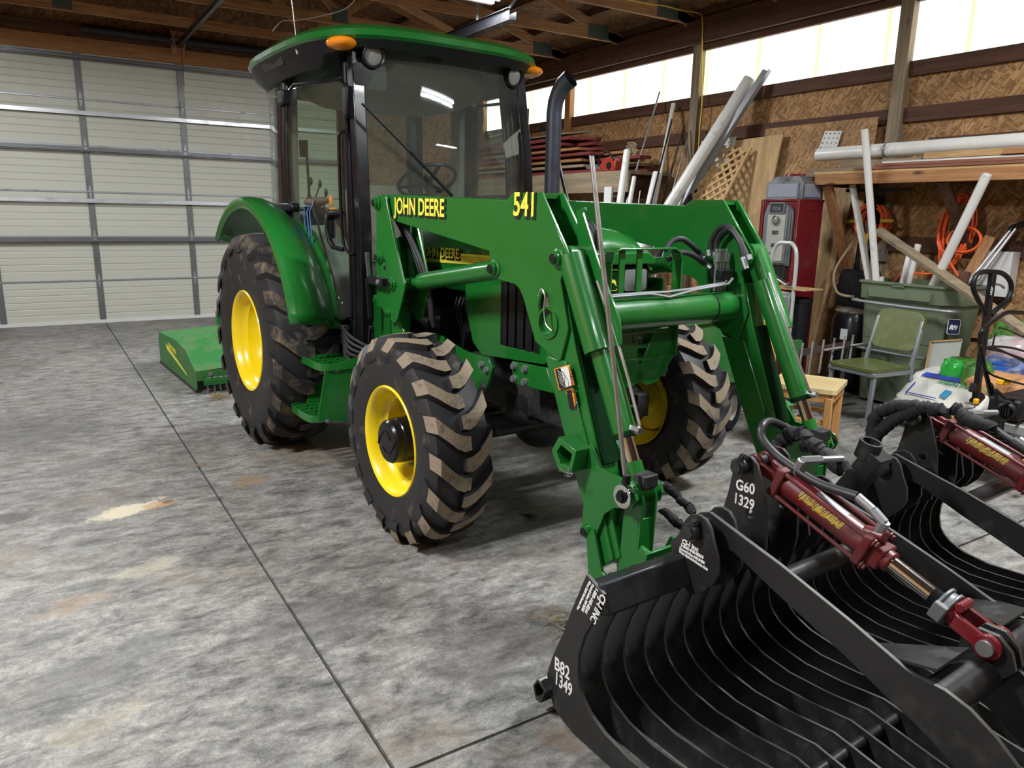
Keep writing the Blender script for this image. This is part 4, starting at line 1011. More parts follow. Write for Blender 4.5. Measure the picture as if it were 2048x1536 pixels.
ws_.build('warning_sticker', [M['decal_orange'], M['decal_black'], M['decal_white']], [c for c in T.children if c.name == 'loader_arm'][0])
# torque tube between the arms
tq = MB(); tq.cyl((-.50,-.80,1.185),(.50,-.80,1.185),.072,seg=36); tq.build('torque_tube', G, T)
tt = MB(); tt.lathe([(-.004,.074),(.004,.074)], (.34,-.80,1.185), (1,0,0), 36); tt.build('cable_tie', M['black'], T)
ol = MB()
for k, (dz, dy) in enumerate(((.085,-.02),(.083,-.045))):
    ol.tube([(-.50,-.80+dy,1.185+dz),(-.1,-.80+dy,1.19+dz-.0),(.02,-.80+dy,1.188+dz-.018*(k)),(.18,-.80+dy,1.195+dz),(.42,-.80+dy,1.215+dz),(.45,-.80+dy,1.24+dz)], .007, 8)
ol.build('oil_line', M['zinc'], T)
vb = MB(); vc = V(.44,-.79,1.33); vb.box(.385,.475,-.83,-.75,1.315,1.365); vb.build('line_clamp', M['black'], T, bevel=.006)
vl = MB()
for k in range(4): x = .39+.025*k; vl.tube([(x,-.79,1.26),(x,-.79,1.40),(x-.01,-.79,1.46)], .007, 8); vl.cyl((x,-.79,1.40),(x,-.79,1.44),.013,seg=6)
for a,b in (((1395,505),(1412,516)),((1407,525),(1424,537)),((1417,500),(1419,512)),((1430,505),(1433,530)),((1485,515),(1493,538)),((1497,510),(1500,520))):
    p = Lx(*a,.44); q = Lx(*b,.44); vf = MB(); vf.cyl(p,q,.013,seg=10); vf.build('hose_fitting', M['zinc'], T)
vl.build('valve_lines', M['zinc'], T)
ho = MB()
def hose(pts, x, r=.014): ho = MB(); ho.tube([Lx(*p, x if not isinstance(x,(list,tuple)) else x[i]) for i,p in enumerate(pts)], r, 10, smooth=6); ho.build('hydraulic_hose', M['rubber_clean'], T)
hose([(1330,500),(1345,482),(1365,478),(1385,492),(1398,505)], (.20,.25,.30,.36,.42)); hose([(1335,520),(1360,505),(1385,510),(1408,527)], (.2,.27,.35,.42))
hose([(1421,500),(1424,480),(1440,457),(1460,455),(1478,480),(1495,515)], .46); hose([(1432,505),(1434,482),(1447,464),(1463,460),(1480,485),(1489,520)], .45)
hose([(1147,455),(1160,444),(1180,448),(1193,470),(1196,500)], -.44); hose([(1150,465),(1165,452),(1178,462),(1186,500)], -.42)
for k in range(3): ho = MB(); ho.tube([(-.56,.70-.03*k,1.56),(-.52,.62-.03*k,1.42),(-.50,.56-.03*k,1.30),(-.48,.52-.03*k,1.16),(-.46,.46,.98)], .012, 10, smooth=5); ho.build('hydraulic_hose', M['rubber_clean'], T)
# mast each side
def mast():
    m = MB(); oc = [(.775,1.66),(.75,1.69),(.70,1.70),(.655,1.69),(.61,1.575),(.455,1.235),(.45,1.20),(.535,1.03),(.56,1.005),(.60,1.0),(.645,1.03),(.74,1.07),(.80,1.07)]
    m.px(oc, -.648,-.634); m.px(oc, -.494,-.480)
    mo = m.build('loader_mast', G, T, bevel=.003)
    s2 = MB(); s2.box(-.60,-.48,.70,.95,.62,1.12); s2.px([(.95,1.1),(.70,1.1),(.55,.95),(.55,.62),(.95,.62)], -.60,-.585); s2.box(-.60,-.36,.70,.95,.66,.80); s2.px([(.62,1.54),(.68,1.54),(.64,1.24),(.58,1.24)], -.52,-.44) 
    s2.px([(.84,1.44),(.70,1.47),(.68,1.10),(.80,1.05)], -.55,-.40)
    s2.build('mast_post', G, mo, bevel=.004)
    for y_, z_, r_ in ((.752,1.655,.03),(.735,1.354,.028),(.575,1.219,.028),(.645,1.048,.022)):
        b = MB(); b.lathe([(0,.001),(0,r_*.75),(.006,r_*.8),(.006,r_),(.018,r_),(.02,r_*1.3),(.03,r_*1.3)], (-.678,y_,z_), (1,0,0), 24); b.mat(1).cyl((-.682,y_,z_),(-.676,y_,z_),r_*.6,seg=18); b.build('mast_pin', [G, M['black']], mo)
    for y_, z_, r_ in ((.685,1.34,.010),(.68,1.30,.014)): MB().cyl((-.650,y_,z_),(-.640,y_,z_),r_).build('plate_hole', M['decal_black'], mo)
    return mo
mo = mast(); mirx(mo)
tk = MB(); tk.mat(0).bar((-.70,.80,1.38),(-.69,.80,1.23),.02,.018,(1,0,0)); tk.mat(1).bar((-.70,.80,1.23),(-.69,.80,1.0),.022,.02,(1,0,0)); tk.mat(1).box(-.705,-.64,.60,.80,1.205,1.245); tk.mat(2).bolt((-.705,.65,1.225),(-1,0,0),.012,.01)
tk.build('lock_bracket', [M['steel'], M['black'], M['zinc']], mo)
# level indicator rod, guide bracket, small latch
lr = MB(); r0 = Lx(1183,312,-.66); r1 = Lx(1252,968,-.66); lr.tube([r0, r0.lerp(r1,.42), r0.lerp(r1,.80), r1], .0095, 12); lr.cyl(r0+V(0,0,.002), r0, .011); lr.build('level_rod', M['steel'], T)
le = MB(); le.tube([r1+V(0,.01,-.01), r1+V(0,-.02,-.012), r1+V(0,-.045,-.02)], .004, 6); le.cyl(r1+V(0,0,.0), r1+V(0,0,.035), .016, seg=14); le.build('rod_boot', M['black'], T)
gp = MB(); gp.px([tuple(Lx(*p,-.53).yz) for p in ((1154,421),(1171,414),(1172,422),(1166,424),(1196,520),(1240,640),(1243,690),(1232,693),(1208,700),(1212,765),(1200,770),(1180,715),(1162,560))], -.535,-.523)
gp.build('rod_guide', G, T, bevel=.002)
sw = MB(); sw.tube([tuple(Lx(*p,-.64)) for p in ((1077,592),(1083,578),(1090,592),(1088,620),(1092,648),(1104,662))], .004, 6, smooth=3); sw.build('safety_clip', M['steel'], T)
pl2 = MB(); pl2.px([tuple(Lx(*p,-.60).yz) for p in ((1079,590),(1098,592),(1098,610),(1112,640),(1108,662),(1090,648),(1081,625))], -.600,-.594); pl2.build('latch_plate', M['steel'], T)
# quick-attach carrier behind the grapple
qa = MB()
for x in (-.56,.56):
    for dx in (-.085,.070): qa.px([(-1.10,.36),(-1.13,.14),(-1.24,.08),(-1.40,.08),(-1.44,.42),(-1.40,.43),(-1.30,.22),(-1.20,.24),(-1.14,.40)], x+dx,x+dx+.015)
qa.px([(-1.385,.08),(-1.40,.08),(-1.45,.42),(-1.435,.42)], -.66,-.46); qa.px([(-1.385,.08),(-1.40,.08),(-1.45,.42),(-1.435,.42)], .46,.66)
qa.box(-.66,.66,-1.36,-1.31,.10,.15)
qa.build('quick_attach_carrier', G, T, bevel=.003)
sl2 = MB()                                                        # cloth sleeved hoses between arm and grapple
rnd = random.Random(3)
for a in (0,1):
    pts = [Lx(*p, -.40+a*.0) for p in (((1325,965),(1345,985),(1368,1008),(1385,1022)) if a == 0 else ((1325,1020),(1340,1032),(1356,1046),(1366,1055)))]
    P2 = spline(pts, 8); sl2.tube([p+V(rnd.uniform(-.004,.004),rnd.uniform(-.004,.004),rnd.uniform(-.006,.006)) for p in P2], [.016+rnd.uniform(-.003,.004) for _ in P2], 10)
sl2.build('sleeved_hose', M['black_soft'], T)
# ================================================================ GRAPPLE BUCKET on the loader
M['edge'] = paint('worn_plate_edge', (.075,.072,.066), .45, .5)
GB = empty('grapple_bucket', TO, PSI, 'black steel rib-bottomed grapple bucket with two clamping lids and red cylinders', 'grapple')
SB = [M['steel_black'], M['edge'], M['decal_white'], M['decal_black']]
inner = [(-1.704,.445),(-1.662,.36),(-1.640,.285),(-1.640,.225),(-1.652,.175),(-1.672,.148),(-1.705,.121),(-1.773,.094),(-1.879,.079),(-2.02,.086),(-2.16,.105),(-2.62,.030),(-2.70,.004)]
outer = [(-2.60,.003),(-1.80,.003),(-1.70,.003),(-1.63,.005),(-1.575,.018),(-1.53,.040),(-1.498,.085),(-1.490,.14),(-1.515,.215),(-1.571,.339),(-1.645,.53),(-1.662,.545)]
rib = [p for p in inner] + outer
ribk = MB(); ribk.px(rib, -.0042, .0042, em=1)
first = None
for k in range(1, 24):
    x = -1.13 + .0942*k
    if first is None: first = ribk.build('rib', SB, GB); o = first
    else: o = first.copy(); C.objects.link(o)
    o.location = (x,0,0)
endp = [(-1.661,.565),(-1.740,.535),(-1.704,.44)] + inner[1:] + outer[:-2] + [(-1.60,.42)]
for s in (-1,1):
    e_ = MB(); e_.px(endp, s*1.13-.006, s*1.13+.006, em=1); eo = e_.build('end_plate', SB, GB, bevel=.0015)
    if s < 0: ep = eo
tb = MB(); up = Vector((0,-.30,.95)).normalized()
tb.bar((-1.128,-1.700,.500),(1.128,-1.700,.500), .085, .10, (0,.35,.94)); tb.build('top_tube', paint('rubbed_black_tube',(.035,.037,.042),.28,.6,dirt=(.015,.015,.016),damt=.6,dscale=5), GB, bevel=.010)
bt = MB(); sq = [(-1.452,.085),(-1.478,.125),(-1.522,.10),(-1.498,.045),(-1.470,.040)]
bt.px(sq, -1.165, 1.165, holes=[[(-1.460,.085),(-1.480,.113),(-1.510,.096),(-1.492,.055),(-1.474,.052)]]); bt.build('back_tube', SB, GB, bevel=.003)
rd = MB(); rd.cyl((-1.12,-2.205,.066),(1.12,-2.205,.066),.017,seg=14); rd.build('cross_rod', SB, GB)
bp_ = MB(); bp_.px([(-1.60,.36),(-1.61,.36),(-1.715,.60),(-1.69,.61)], -.50, .95); bp_.build('back_plate', SB, GB, bevel=.003)
# hinge brackets: rounded plates in pairs, with pins
brk = [(-1.716,.677),(-1.735,.701),(-1.765,.712),(-1.795,.706),(-1.815,.685),(-1.832,.64),(-1.852,.60),(-1.858,.55),(-1.842,.510),(-1.80,.463),(-1.756,.434),(-1.72,.464),(-1.726,.526),(-1.67,.55),(-1.66,.58),(-1.692,.618)]
def pin(x0, x1, y, z, r, par):
    p = MB(); p.cyl((x0,y,z),(x1,y,z),r,seg=20); p.lathe([(-.02,.001),(-.02,r*1.1),(-.012,r*1.35),(0,r*1.35)], (x0,y,z), (1,0,0), 24)
    p.mat(1).cyl((x0-.026,y,z),(x0-.018,y,z),r*.9,seg=6); p.mat(0).bolt((x0-.004,y-.01,z+r*1.5),(-.6,0,.8),.010,.012); return p.build('hinge_pin', [M['steel_black'], M['dark_metal']], par)
lids = (0.0, 1.10)
for off in lids:
    for x in (-.775,-.665,-.235,-.125):
        b = MB(); b.px(brk, off+x-.006, off+x+.006, em=1); bo = b.build('hinge_bracket', SB, GB, bevel=.0015)
        if x == -.775 and off == 0: br1 = bo
    for x in (-.788,-.248): pin(off+x, off+x+.13, -1.755, .654, .022, GB)
    # tall cylinder mast plates
    mp_ = [(-1.700,.79),(-1.710,.835),(-1.735,.856),(-1.765,.856),(-1.790,.838),(-1.805,.80),(-1.842,.69),(-1.852,.57),(-1.842,.50),(-1.74,.45),(-1.68,.50),(-1.668,.62),(-1.690,.72)]
    for x in (-.54,-.375):
        m_ = MB(); m_.px(mp_, off+x-.006, off+x+.006, holes=[circ2(-1.784,.667,.015,14)], em=1); mo_ = m_.build('mast_plate', SB, GB, bevel=.0015)
        if off == 0 and x == -.54: mpl = mo_
        if off > 0 and x == -.54: mpl2 = mo_
    pin(off-.565, off-.35, -1.742, .820, .022, GB)
    # extra gusset plates behind the masts
    for x in (-.305,):
        g_ = MB(); g_.px([(-1.69,.66),(-1.73,.70),(-1.79,.70),(-1.83,.655),(-1.852,.56),(-1.80,.47),(-1.72,.45)], off+x-.005, off+x+.005, em=1); g_.build('gusset_plate', SB, GB)
# lids
lid = [(-1.722,.690),(-1.764,.706),(-2.025,.638),(-2.250,.567),(-2.405,.512),(-2.425,.508),(-2.500,.507),(-2.560,.490),(-2.620,.455),(-2.680,.405),(-2.740,.33),(-2.790,.23),(-2.820,.12),(-2.83,.05),(-2.80,.05),(-2.745,.14),(-2.68,.22),(-2.60,.29),(-2.52,.345),(-2.45,.380),(-2.379,.408),(-2.245,.466),(-2.033,.544),(-1.861,.614),(-1.79,.612),(-1.745,.604),(-1.712,.625),(-1.705,.66)]
for off in lids:
    for x in (-.72,-.18):
        l_ = MB(); l_.px(lid, off+x-.007, off+x+.007, em=1); l_.cyl((off+x-.022,-1.755,.654),(off+x+.022,-1.755,.654),.034,seg=20); l_.build('lid_arm', SB, GB, bevel=.0015)
    c_ = MB(); c_.cyl((off-.72,-2.035,.592),(off-.18,-2.035,.592),.030,seg=28); c_.build('lid_cross_tube', SB, GB)
    c_ = MB(); c_.cyl((off-.72,-2.478,.455),(off-.18,-2.478,.455),.052,seg=32); c_.build('lid_front_tube', SB, GB)
    for s in (-1,1):
        g_ = MB(); x0 = off-.45+s*.27; g_.prism([(0,0),(0,-.27),(-s*.17,-.27)], (0,.0,.008), o=(x0-s*.008,-2.20,.475), u=(1,0,0), v=(0,1,-.22)); g_.build('corner_gusset', [paint('plain_grey_plate',(.07,.068,.065),.5,.3)] if False else SB, GB)
    for x in (-.515,-.405):
        g_ = MB(); g_.px([(-2.42,.46),(-2.425,.53),(-2.46,.575),(-2.51,.575),(-2.545,.545),(-2.56,.50),(-2.53,.46),(-2.49,.43)], off+x-.007+(.035 if x<-.5 else -.035), off+x+.007+(.035 if x<-.5 else -.035), em=1); g_.build('clevis_lug', SB, GB, bevel=.0015)
    # middle tine of the lid
    g_ = MB(); g_.px(lid[6:20], off-.45-.006, off-.45+.006, em=1); g_.build('lid_tine', SB, GB)
    # cylinder
    cx = off-.46; p0 = V(cx,-1.742,.820); p1 = V(cx,-2.492,.540); d = (p1-p0).normalized(); L_ = (p1-p0).length
    u = Vector((1,0,0)); w = d.cross(u).normalized()
    if w.z < 0: w = -w
    cy_ = MB(); cy_.cyl(p0+d*.115, p0+d*.43, .043, seg=32)
    for q in (.105, .425):
        R_ = Matrix((u, d, w)).transposed(); cy_.obox(p0+d*q, .104,.030,.104, R_)
    cy_.obox(p0+d*.455, .07,.05,.07, Matrix((u, d, w)).transposed()); cy_.cyl(p0+d*.44, p0+d*.50, .033, seg=24); cy_.cyl(p0+d*.39+w*.03, p0+d*.45+w*.055, .02)
    co_cyl = cy_.build('cylinder', M['red_cyl'], GB, bevel=.006)
    tr_ = MB()
    for a in (-1,1):
        for b in (-1,1): tr_.cyl(p0+d*.085+u*(a*.042)+w*(b*.042), p0+d*.455+u*(a*.042)+w*(b*.042), .0065, seg=10); tr_.bolt(p0+d*.442+u*(a*.042)+w*(b*.042), d, .011,.014)
    tr_.build('tie_rod', M['red_cyl'], co_cyl)
    cv = MB()
    for a in (-1,1): cv.strip([p0+u*(a*.028), p0+u*(a*.030)+d*.05, p0+u*(a*.020)+d*.10], .035, .016, w); cv.cyl(p0+u*(a*.020), p0+u*(a*.037), .030, seg=20)
    cv.build('rear_clevis', M['red_cyl'], co_cyl, bevel=.003)
    ro = MB(); ro.cyl(p0+d*.49, p0+d*.625, .0235, seg=28); ro.build('piston_rod', M['chrome'], co_cyl)
    th = MB(); 
    for q in range(7): th.cyl(p0+d*(.625+q*.005), p0+d*(.6285+q*.005), .0255, .0225, seg=20)
    th.build('rod_thread', M['dark_metal'], co_cyl)
    cl_ = MB(); cl_.cyl(p0+d*.652, p0+d*.662, .050, seg=28); cl_.cyl(p0+d*.676, p0+d*.686, .050, seg=28); cl_.cyl(p0+d*.66, p0+d*.678, .043, seg=28); cl_.obox(p0+d*.669-u*.048, .022,.036,.05, Matrix((u, d, w)).transposed()); cl_.build('stop_collar', M['cast'], co_cyl, bevel=.003)
    c2 = MB()
    for a in (-1,1): c2.strip([p0+d*.69+u*(a*.022), p0+d*.715+u*(a*.034), p1+u*(a*.036)], .044, .015, w); c2.cyl(p1+u*(a*.026), p1+u*(a*.044), .034, seg=24)
    c2.cyl(p0+d*.68, p0+d*.705, .036); c2.cyl(p0+d*.70+w*.035-u*.03, p0+d*.70+w*.035+u*.03, .014)
    c2.build('rod_clevis', M['red_paint'], co_cyl, bevel=.003)
    p_ = MB(); p_.cyl(p1-u*.055, p1+u*.055, .021, seg=24); p_.build('clevis_pin', M['zinc'], co_cyl)
    # ports and hose ends
    f_ = MB(); b0 = p0+d*.125+w*.045; f_.cyl(b0, b0+w*.05, .015, seg=8); f_.cyl(b0+w*.05, b0+w*.05-u*.0+d*.0+V(.07,-.02,-.004), .014, seg=6); f_.cyl(b0+w*.05+V(.07,-.02,-.004), b0+w*.05+V(.15,-.045,-.008), .011, seg=10)
    b1 = p0+d*.425+w*.05; f_.cyl(b1, b1+w*.045, .016, seg=8); f_.cyl(b1+w*.040, b1+w*.052-d*.045, .015, seg=6); f_.cyl(b1+w*.052-d*.045, b1+w*.058-d*.10, .014, seg=16)
    f_.build('hose_fitting', M['zinc'], co_cyl)
    if off == 0:
        h_ = MB(); hp = [Lx(*q, x_) for q, x_ in (((1597,868),-.25),((1565,852),-.30),((1540,843),-.38),((1525,852),-.44),((1524,876),-.46),((1550,908),-.46),((1590,938),-.46),((1640,968),-.46))]
        h_.tube(hp + [b1+w*.058-d*.10], .0145, 12, smooth=6); h_.build('hydraulic_hose', M['rubber_clean'], GB)
        sv_ = MB(); rnd = random.Random(5)
        P2 = spline([Lx(*q, -.30) for q in ((1556,905),(1562,885),(1580,872),(1604,866),(1610,880),(1630,893),(1652,912),(1688,940))], 7)
        sv_.tube([p+V(0,rnd.uniform(-.004,.004),rnd.uniform(-.006,.006)) for p in P2], [.024+rnd.uniform(-.005,.006) for _ in P2], 10)
        sv_.build('sleeved_hose', M['black_soft'], GB)
    else:
        rnd = random.Random(9)
        for nm, pts in (('a',((1744,875),(1750,835),(1780,815),(1820,811),(1860,817),(1882,821))),('b',((1748,880),(1762,860),(1785,842),(1815,826),(1840,815))),('c',((1905,815),(1920,822),(1935,838),(1985,855)))):
            sv_ = MB(); P2 = spline([Lx(*q, .50) for q in pts], 7)
            sv_.tube([p+V(0,rnd.uniform(-.003,.003),rnd.uniform(-.004,.004)) for p in P2], [.026+rnd.uniform(-.004,.004) for _ in P2], 12); sv_.build('sleeved_hose', M['black_soft'], GB)
        hh_ = MB(); hh_.tube([Lx(*q,.52) for q in ((1985,855),(2010,872),(2035,888),(2060,905))], .013, 10); hh_.cyl(Lx(2025,882,.52), Lx(2075,915,.52), .020, seg=18); hh_.build('hydraulic_hose', M['rubber_clean'], GB)
    # decals: yellow flame strip and white label
    dc = MB(); nn = (-u*.75 + w*.66).normalized(); rad = .0440
    def cylpt(q, ang): return p0 + d*q - u*(rad*cos(ang)) + w*(rad*sin(ang))
    rnd = random.Random(2)
    for k in range(26):
        q = .185+.006*k; a0_ = .12+rnd.uniform(-.08,.12); a1_ = .78+rnd.uniform(-.2,.25)
        for j in range(5):
            t0, t1 = j/5, (j+1)/5; A0 = a0_+(a1_-a0_)*t0; A1 = a0_+(a1_-a0_)*t1; Q0 = q+.008*t0; Q1 = q+.008*t1; w0 = .0055*(1-t0*.5); w1 = .0055*(1-t1*.5)
            dc.add([cylpt(Q0,A0),cylpt(Q0+w0,A0),cylpt(Q1+w1,A1),cylpt(Q1,A1)], [(0,1,2,3)])
    dc.build('yellow_decal', M['decal_yellow_worn'] if 'decal_yellow_worn' in M else M.setdefault('decal_yellow_worn', paint('worn_yellow_decal',(.45,.33,.02),.5,dirt=(.12,.02,.02),damt=.4,dscale=60)), co_cyl)
    lb = MB()
    for j in range(6):
        a0_ = 1.15+j*.10; pts = [cylpt(.22,a0_),cylpt(.33,a0_),cylpt(.33,a0_+.10),cylpt(.22,a0_+.10)]; lb.add(pts,[(0,1,2,3)])
    lb.build('paper_label', M['cast'], co_cyl)
# writing on the plates
def plate_text(par, body, x, pa, pb, size, ext=.0006, sx=.95, off=.0012, upv=(0,0,1), name='lettering'):
    a = Lx(*pa, x); b = Lx(*pb, x); t = MB(); t.text(body, tmat(a, b-a, upv), size, ext, off, sx); return t.build(name, M['decal_white'], par)
def g1p(x,y): return (1080+x*.3488, 1000+y*.3488)
def g2p(x,y): return (1440+x*.2344, 780+y*.2344)
plate_text(ep, 'B82', -1.1375, g1p(82,965), g1p(190,1050), .062, sx=.80)
plate_text(ep, '1349', -1.1375, g1p(82,1045), g1p(205,1150), .062, sx=.72)
plate_text(mpl, 'G60', -.548, g2p(133,842), g2p(330,905), .050, sx=.86)
plate_text(mpl, '1329', -.548, g2p(110,955), g2p(345,1052), .050, sx=.84)
X_ = -.7825
plate_text(br1, 'CJ-I Inc', X_, g1p(814,246), g1p(985,340), .022, sx=1.0, off=.0012)
plate_text(br1, '1-800-445-8244', X_, g1p(806,262), g1p(985,366), .0125, sx=1.15)
plate_text(br1, 'Detroit Lakes, MN 56501', X_, g1p(800,280), g1p(975,388), .0105, sx=.95)
plate_text(br1, 'Www. Quick Attachments. Com', X_, g1p(797,298), g1p(972,412), .0105, sx=.84)
X2 = -1.1375
for body, pa, pb, sz, sx in (('CJ-I INC',(352,532),(282,695),.034,.95), ('1-800-445-8244',(322,500),(248,655),.017,1.0), ('Detroit Lakes, MN 56501',(300,480),(238,630),.013,.85), ('Www. Quick Attachments. Com',(283,462),(222,600),.012,.78)):
    a = Lx(*g1p(*pa),X2); b = Lx(*g1p(*pb),X2); t = MB(); t.text(body, tmat(a, b-a, (0,-1,.4)), sz, .0006, .0008, sx); t.build('lettering', M['decal_white'], ep)
# hose stand with a ring between the lids
st_ = MB(); st_.bar((.03,-1.74,.56),(.03,-1.88,.80), .085, .075, (0,-.8,.5)); st_.build('hose_stand', SB, GB, bevel=.004)
rn = MB(); rn.lathe([(0,.040),(.065,.040),(.065,.030),(0,.030)], (.02,-1.835,.775), (0,-.25,.97), 28, closed=True); rn.build('hose_ring', SB, GB)
# ================================================================ THINGS IN THE SHED
def Q5(x,y): return (1480+x*.28,230+y*.28)
def Q6(x,y): return (1480+x*.2773,560+y*.2773)
def Q7(x,y): return (1040+x*.2441,180+y*.2441)
def Q9(x,y): return (1060+x*.1953,240+y*.1953)
def one(mb, name, mats, label, cat, group=None, kind=None, **kw):
    o = mb.build(name, mats, None, **kw); return tag(o, label, cat, group, kind)
def lean(pt, Xt, pl, Xl, zend=0.0):
    a = onx(*pt, Xt); b = onx(*pl, Xl); d = b-a; return a, a + d*((zend-a.z)/d.z)

# ---- rotary cutter behind the tractor
RC = empty('rotary_cutter', TO, PSI, 'green rotary mower deck with chain guard behind the rear wheel', 'mower')
dk = MB(); y0, y1, x0, x1 = 3.70, 5.32, -1.05, .75
side = [(y0,.03),(y0,.20),(y0+.35,.34),(y0+.75,.375),(y1-.05,.345),(y1,.27),(y1,.03)]
for x in (x0, x1): dk.px(side, x-.006, x+.006)
vs = []
prof = [(y0,.20),(y0+.35,.34),(y0+.75,.375),(y1-.05,.345),(y1,.27)]
for x, dz in ((x0,0),(x0+.45,.07),(-.15,.10),(x1-.45,.07),(x1,0)):
    for y,z in prof: vs.append((x,y,z+dz*(1 if y>y0+.1 and y<y1-.1 else .3)))
dk.add(vs, [(i*5+j,(i+1)*5+j,(i+1)*5+j+1,i*5+j+1) for i in range(4) for j in range(4)])
dk.box(x0,x1,y0,y0+.01,.11,.20)
dko = dk.build('deck', M['green_dusty'], RC, bevel=.004)
MB().box(x0-.012,x0+.03,y0+.02,y1,.0,.03).build('skid_shoe', M['dark_metal'], RC, bevel=.006)
MB().box(x0+.05,x1-.05,y0-.06,y0-.015,.075,.125).build('chain_bar', M['green'], RC, bevel=.004)
MB().bolt((x0+.12,y0,.165),(0,-1,0),.015,.012).build('deck_bolt', M['zinc'], RC)
ch = MB(); rnd = random.Random(4)
for k in range(32):
    x = x0+.08+k*.055
    for j in range(3):
        c = V(x+rnd.uniform(-.006,.006),y0-.04+rnd.uniform(-.01,.01),.068-j*.024); u = V(1,0,0) if j%2 else V(0,1,0)
        ch.tube([c+u*.008*cos(a)+V(0,0,1)*.015*sin(a) for a in [2*pi*i/8 for i in range(8)]], .0025, 5, closed=True)
tag(ch.build('guard_chains', M['zinc'], RC), kind='stuff')
hb = MB(); 
for k in range(34): hb.cyl((x0+.08+k*.05,y0-.03,.135),(x0+.115+k*.05,y0-.03,.135),.008,seg=8)
hb.build('hinge_rod', M['zinc'], RC)
md = MB(); md.mat(0).prism([(4.93,.27),(4.90,.22),(4.05,.10),(4.10,.12),(4.86,.26)], (-.002,0,0), o=(x0-.007,0,0)); 
md.text('John Deere'.upper(), tmat((x0-.009,4.80,.262),(0,-1,-.10),(0,0,1)), .06,.0006,.001,1.0); md.build('deck_decal', M['decal_yellow'], RC)
gb = MB(); gb.box(-.30,.0,4.3,4.6,.42,.56); gb.cyl((-.15,4.45,.4),(-.15,4.45,.62),.10); gb.cyl((-.15,3.2,.55),(-.15,4.3,.52),.05); gb.build('gearbox', M['dark_metal'], RC, bevel=.01)
tw = MB(); tw.box(-.46,-.40,5.28,5.34,.27,.52); tw.build('tail_bracket', M['green'], RC, bevel=.003)

# ---- overhead door hardware
b = MB(); b.cyl((.80,YB-.16,3.89),(1.86,YB-.16,3.89),.062,seg=20); o = one(b,'torsion_spring',M['decal_black'],'black torsion spring above the door, left of its centre bracket','spring','door torsion springs')
b = MB(); b.cyl((2.06,YB-.16,3.89),(3.30,YB-.16,3.89),.062,seg=20); o = one(b,'torsion_spring',M['decal_black'],'black torsion spring above the door, right of its centre bracket','spring','door torsion springs')
cbk = empty('spring_bracket',(1.97,YB-.12,3.90),0,'steel centre bracket holding the two torsion springs','bracket')
b = MB(); b.box(-.08,-.06,-.10,.02,-.10,.06); b.box(.06,.08,-.10,.02,-.10,.06); b.cyl((-.14,-.04,0),(.14,-.04,0),.014); b.build('bracket',M['zinc'],cbk)
b = MB(); b.tube([(.01,-.16,.0),(.012,-.17,-.25),(.01,-.17,-.62)],.006,6); b.build('pull_rope',M['red_paint'],cbk)
b = MB(); b.box(1.945,1.995,7.2,11.95,3.80,3.85); b.box(1.93,2.01,7.2,11.95,3.843,3.85)
one(b,'door_opener_rail',M['black_gloss'],'black rail running from above the door toward the viewer','rail',bevel=.003)
tk_ = empty('door_track',(4.43,0,3.60),0,'dark galvanised overhead door track hanging above the cab roof','track')
b = MB(); 
for seg in ((-.045,-.040,-.03,.09),(.040,.045,-.03,.06)): b.box(seg[0],seg[1],7.1,11.9,seg[2],seg[3])
b.box(-.045,.045,7.1,11.9,-.03,-.025); b.box(-.075,-.045,7.1,11.9,.08,.085); b.build('track_channel',M['black'],tk_)
for (x,y,dx) in ((.0,7.85,0),(.02,7.35,.18)):
    b = MB(); b.bar((x,y,.05),(x+dx,y-dx,.36),.03,.004,(0,1,0)); 
    for k in range(6): b.cyl((x-.004+dx*k/6,y-.008-dx*k/6,.08+k*.045),(x+.004+dx*k/6,y+.001-dx*k/6,.08+k*.045),.006,seg=8)
    b.build('hanger',M['zinc'],tk_)
# yellow extension cord along the truss and down the post
b = MB(); P_ = [ony(1250,-2,6.98),ony(1300,8,6.98),ony(1330,12,6.98),ony(1370,22,6.95),ony(1395,26,6.90)]+[onx(1405,38,6.79),onx(1404,110,6.79),onx(1404,204,6.80),onx(1400,250,6.80),onx(1397,300,6.80)]
b.tube(P_,.008,8,smooth=5); one(b,'power_cable',paint('yellow_cord',(.75,.50,.05),.5),'yellow extension cord hanging down the post from the rafters','cord')
b = MB(); b.tube([ony(545,62,9.5),ony(565,42,9.5),ony(600,40,9.4),ony(680,22,8.6),ony(710,0,8.4)],.006,6,smooth=5); one(b,'lamp_cord',M['white'],'thin white cord looped over the rafters above the cab roof','cord')

# ---- lumber rack far back on the right wall
RK = empty('lumber_rack',(0,0,0),0,'rough grey plank rack on the wall behind the exhaust stack','rack')
b = MB(); b.box(6.14,6.18,7.15,11.6,1.90,2.16); b.build('front_plank',wd('grey','y'),RK,bevel=.004)
b = MB(); b.box(6.16,6.84,7.2,11.6,2.12,2.16); b.build('rack_deck',wd('grey','y'),RK)
for y in (7.4,9.6,11.4):
    b = MB(); b.box(6.18,6.84,y,y+.09,1.84,2.12); b.build('rack_arm',wd('dark','x'),RK); b = MB(); b.bar((6.22,y+.045,1.86),(6.83,y+.045,1.25),.04,.09,(0,1,0)); b.build('rack_brace',wd('dark','x'),RK)
rnd = random.Random(11)
lay = 0; z = 2.165
ends = [7.55,7.9,7.35,8.15,7.75,7.45,8.2,7.25,7.6,8.0,7.5,8.5,8.3,8.15,8.35,8.6,8.25,8.7,8.5,8.4]
desc = ['weathered board with a raw pine end','red-painted board with a chipped end','orange pine board','thin red-edged board']
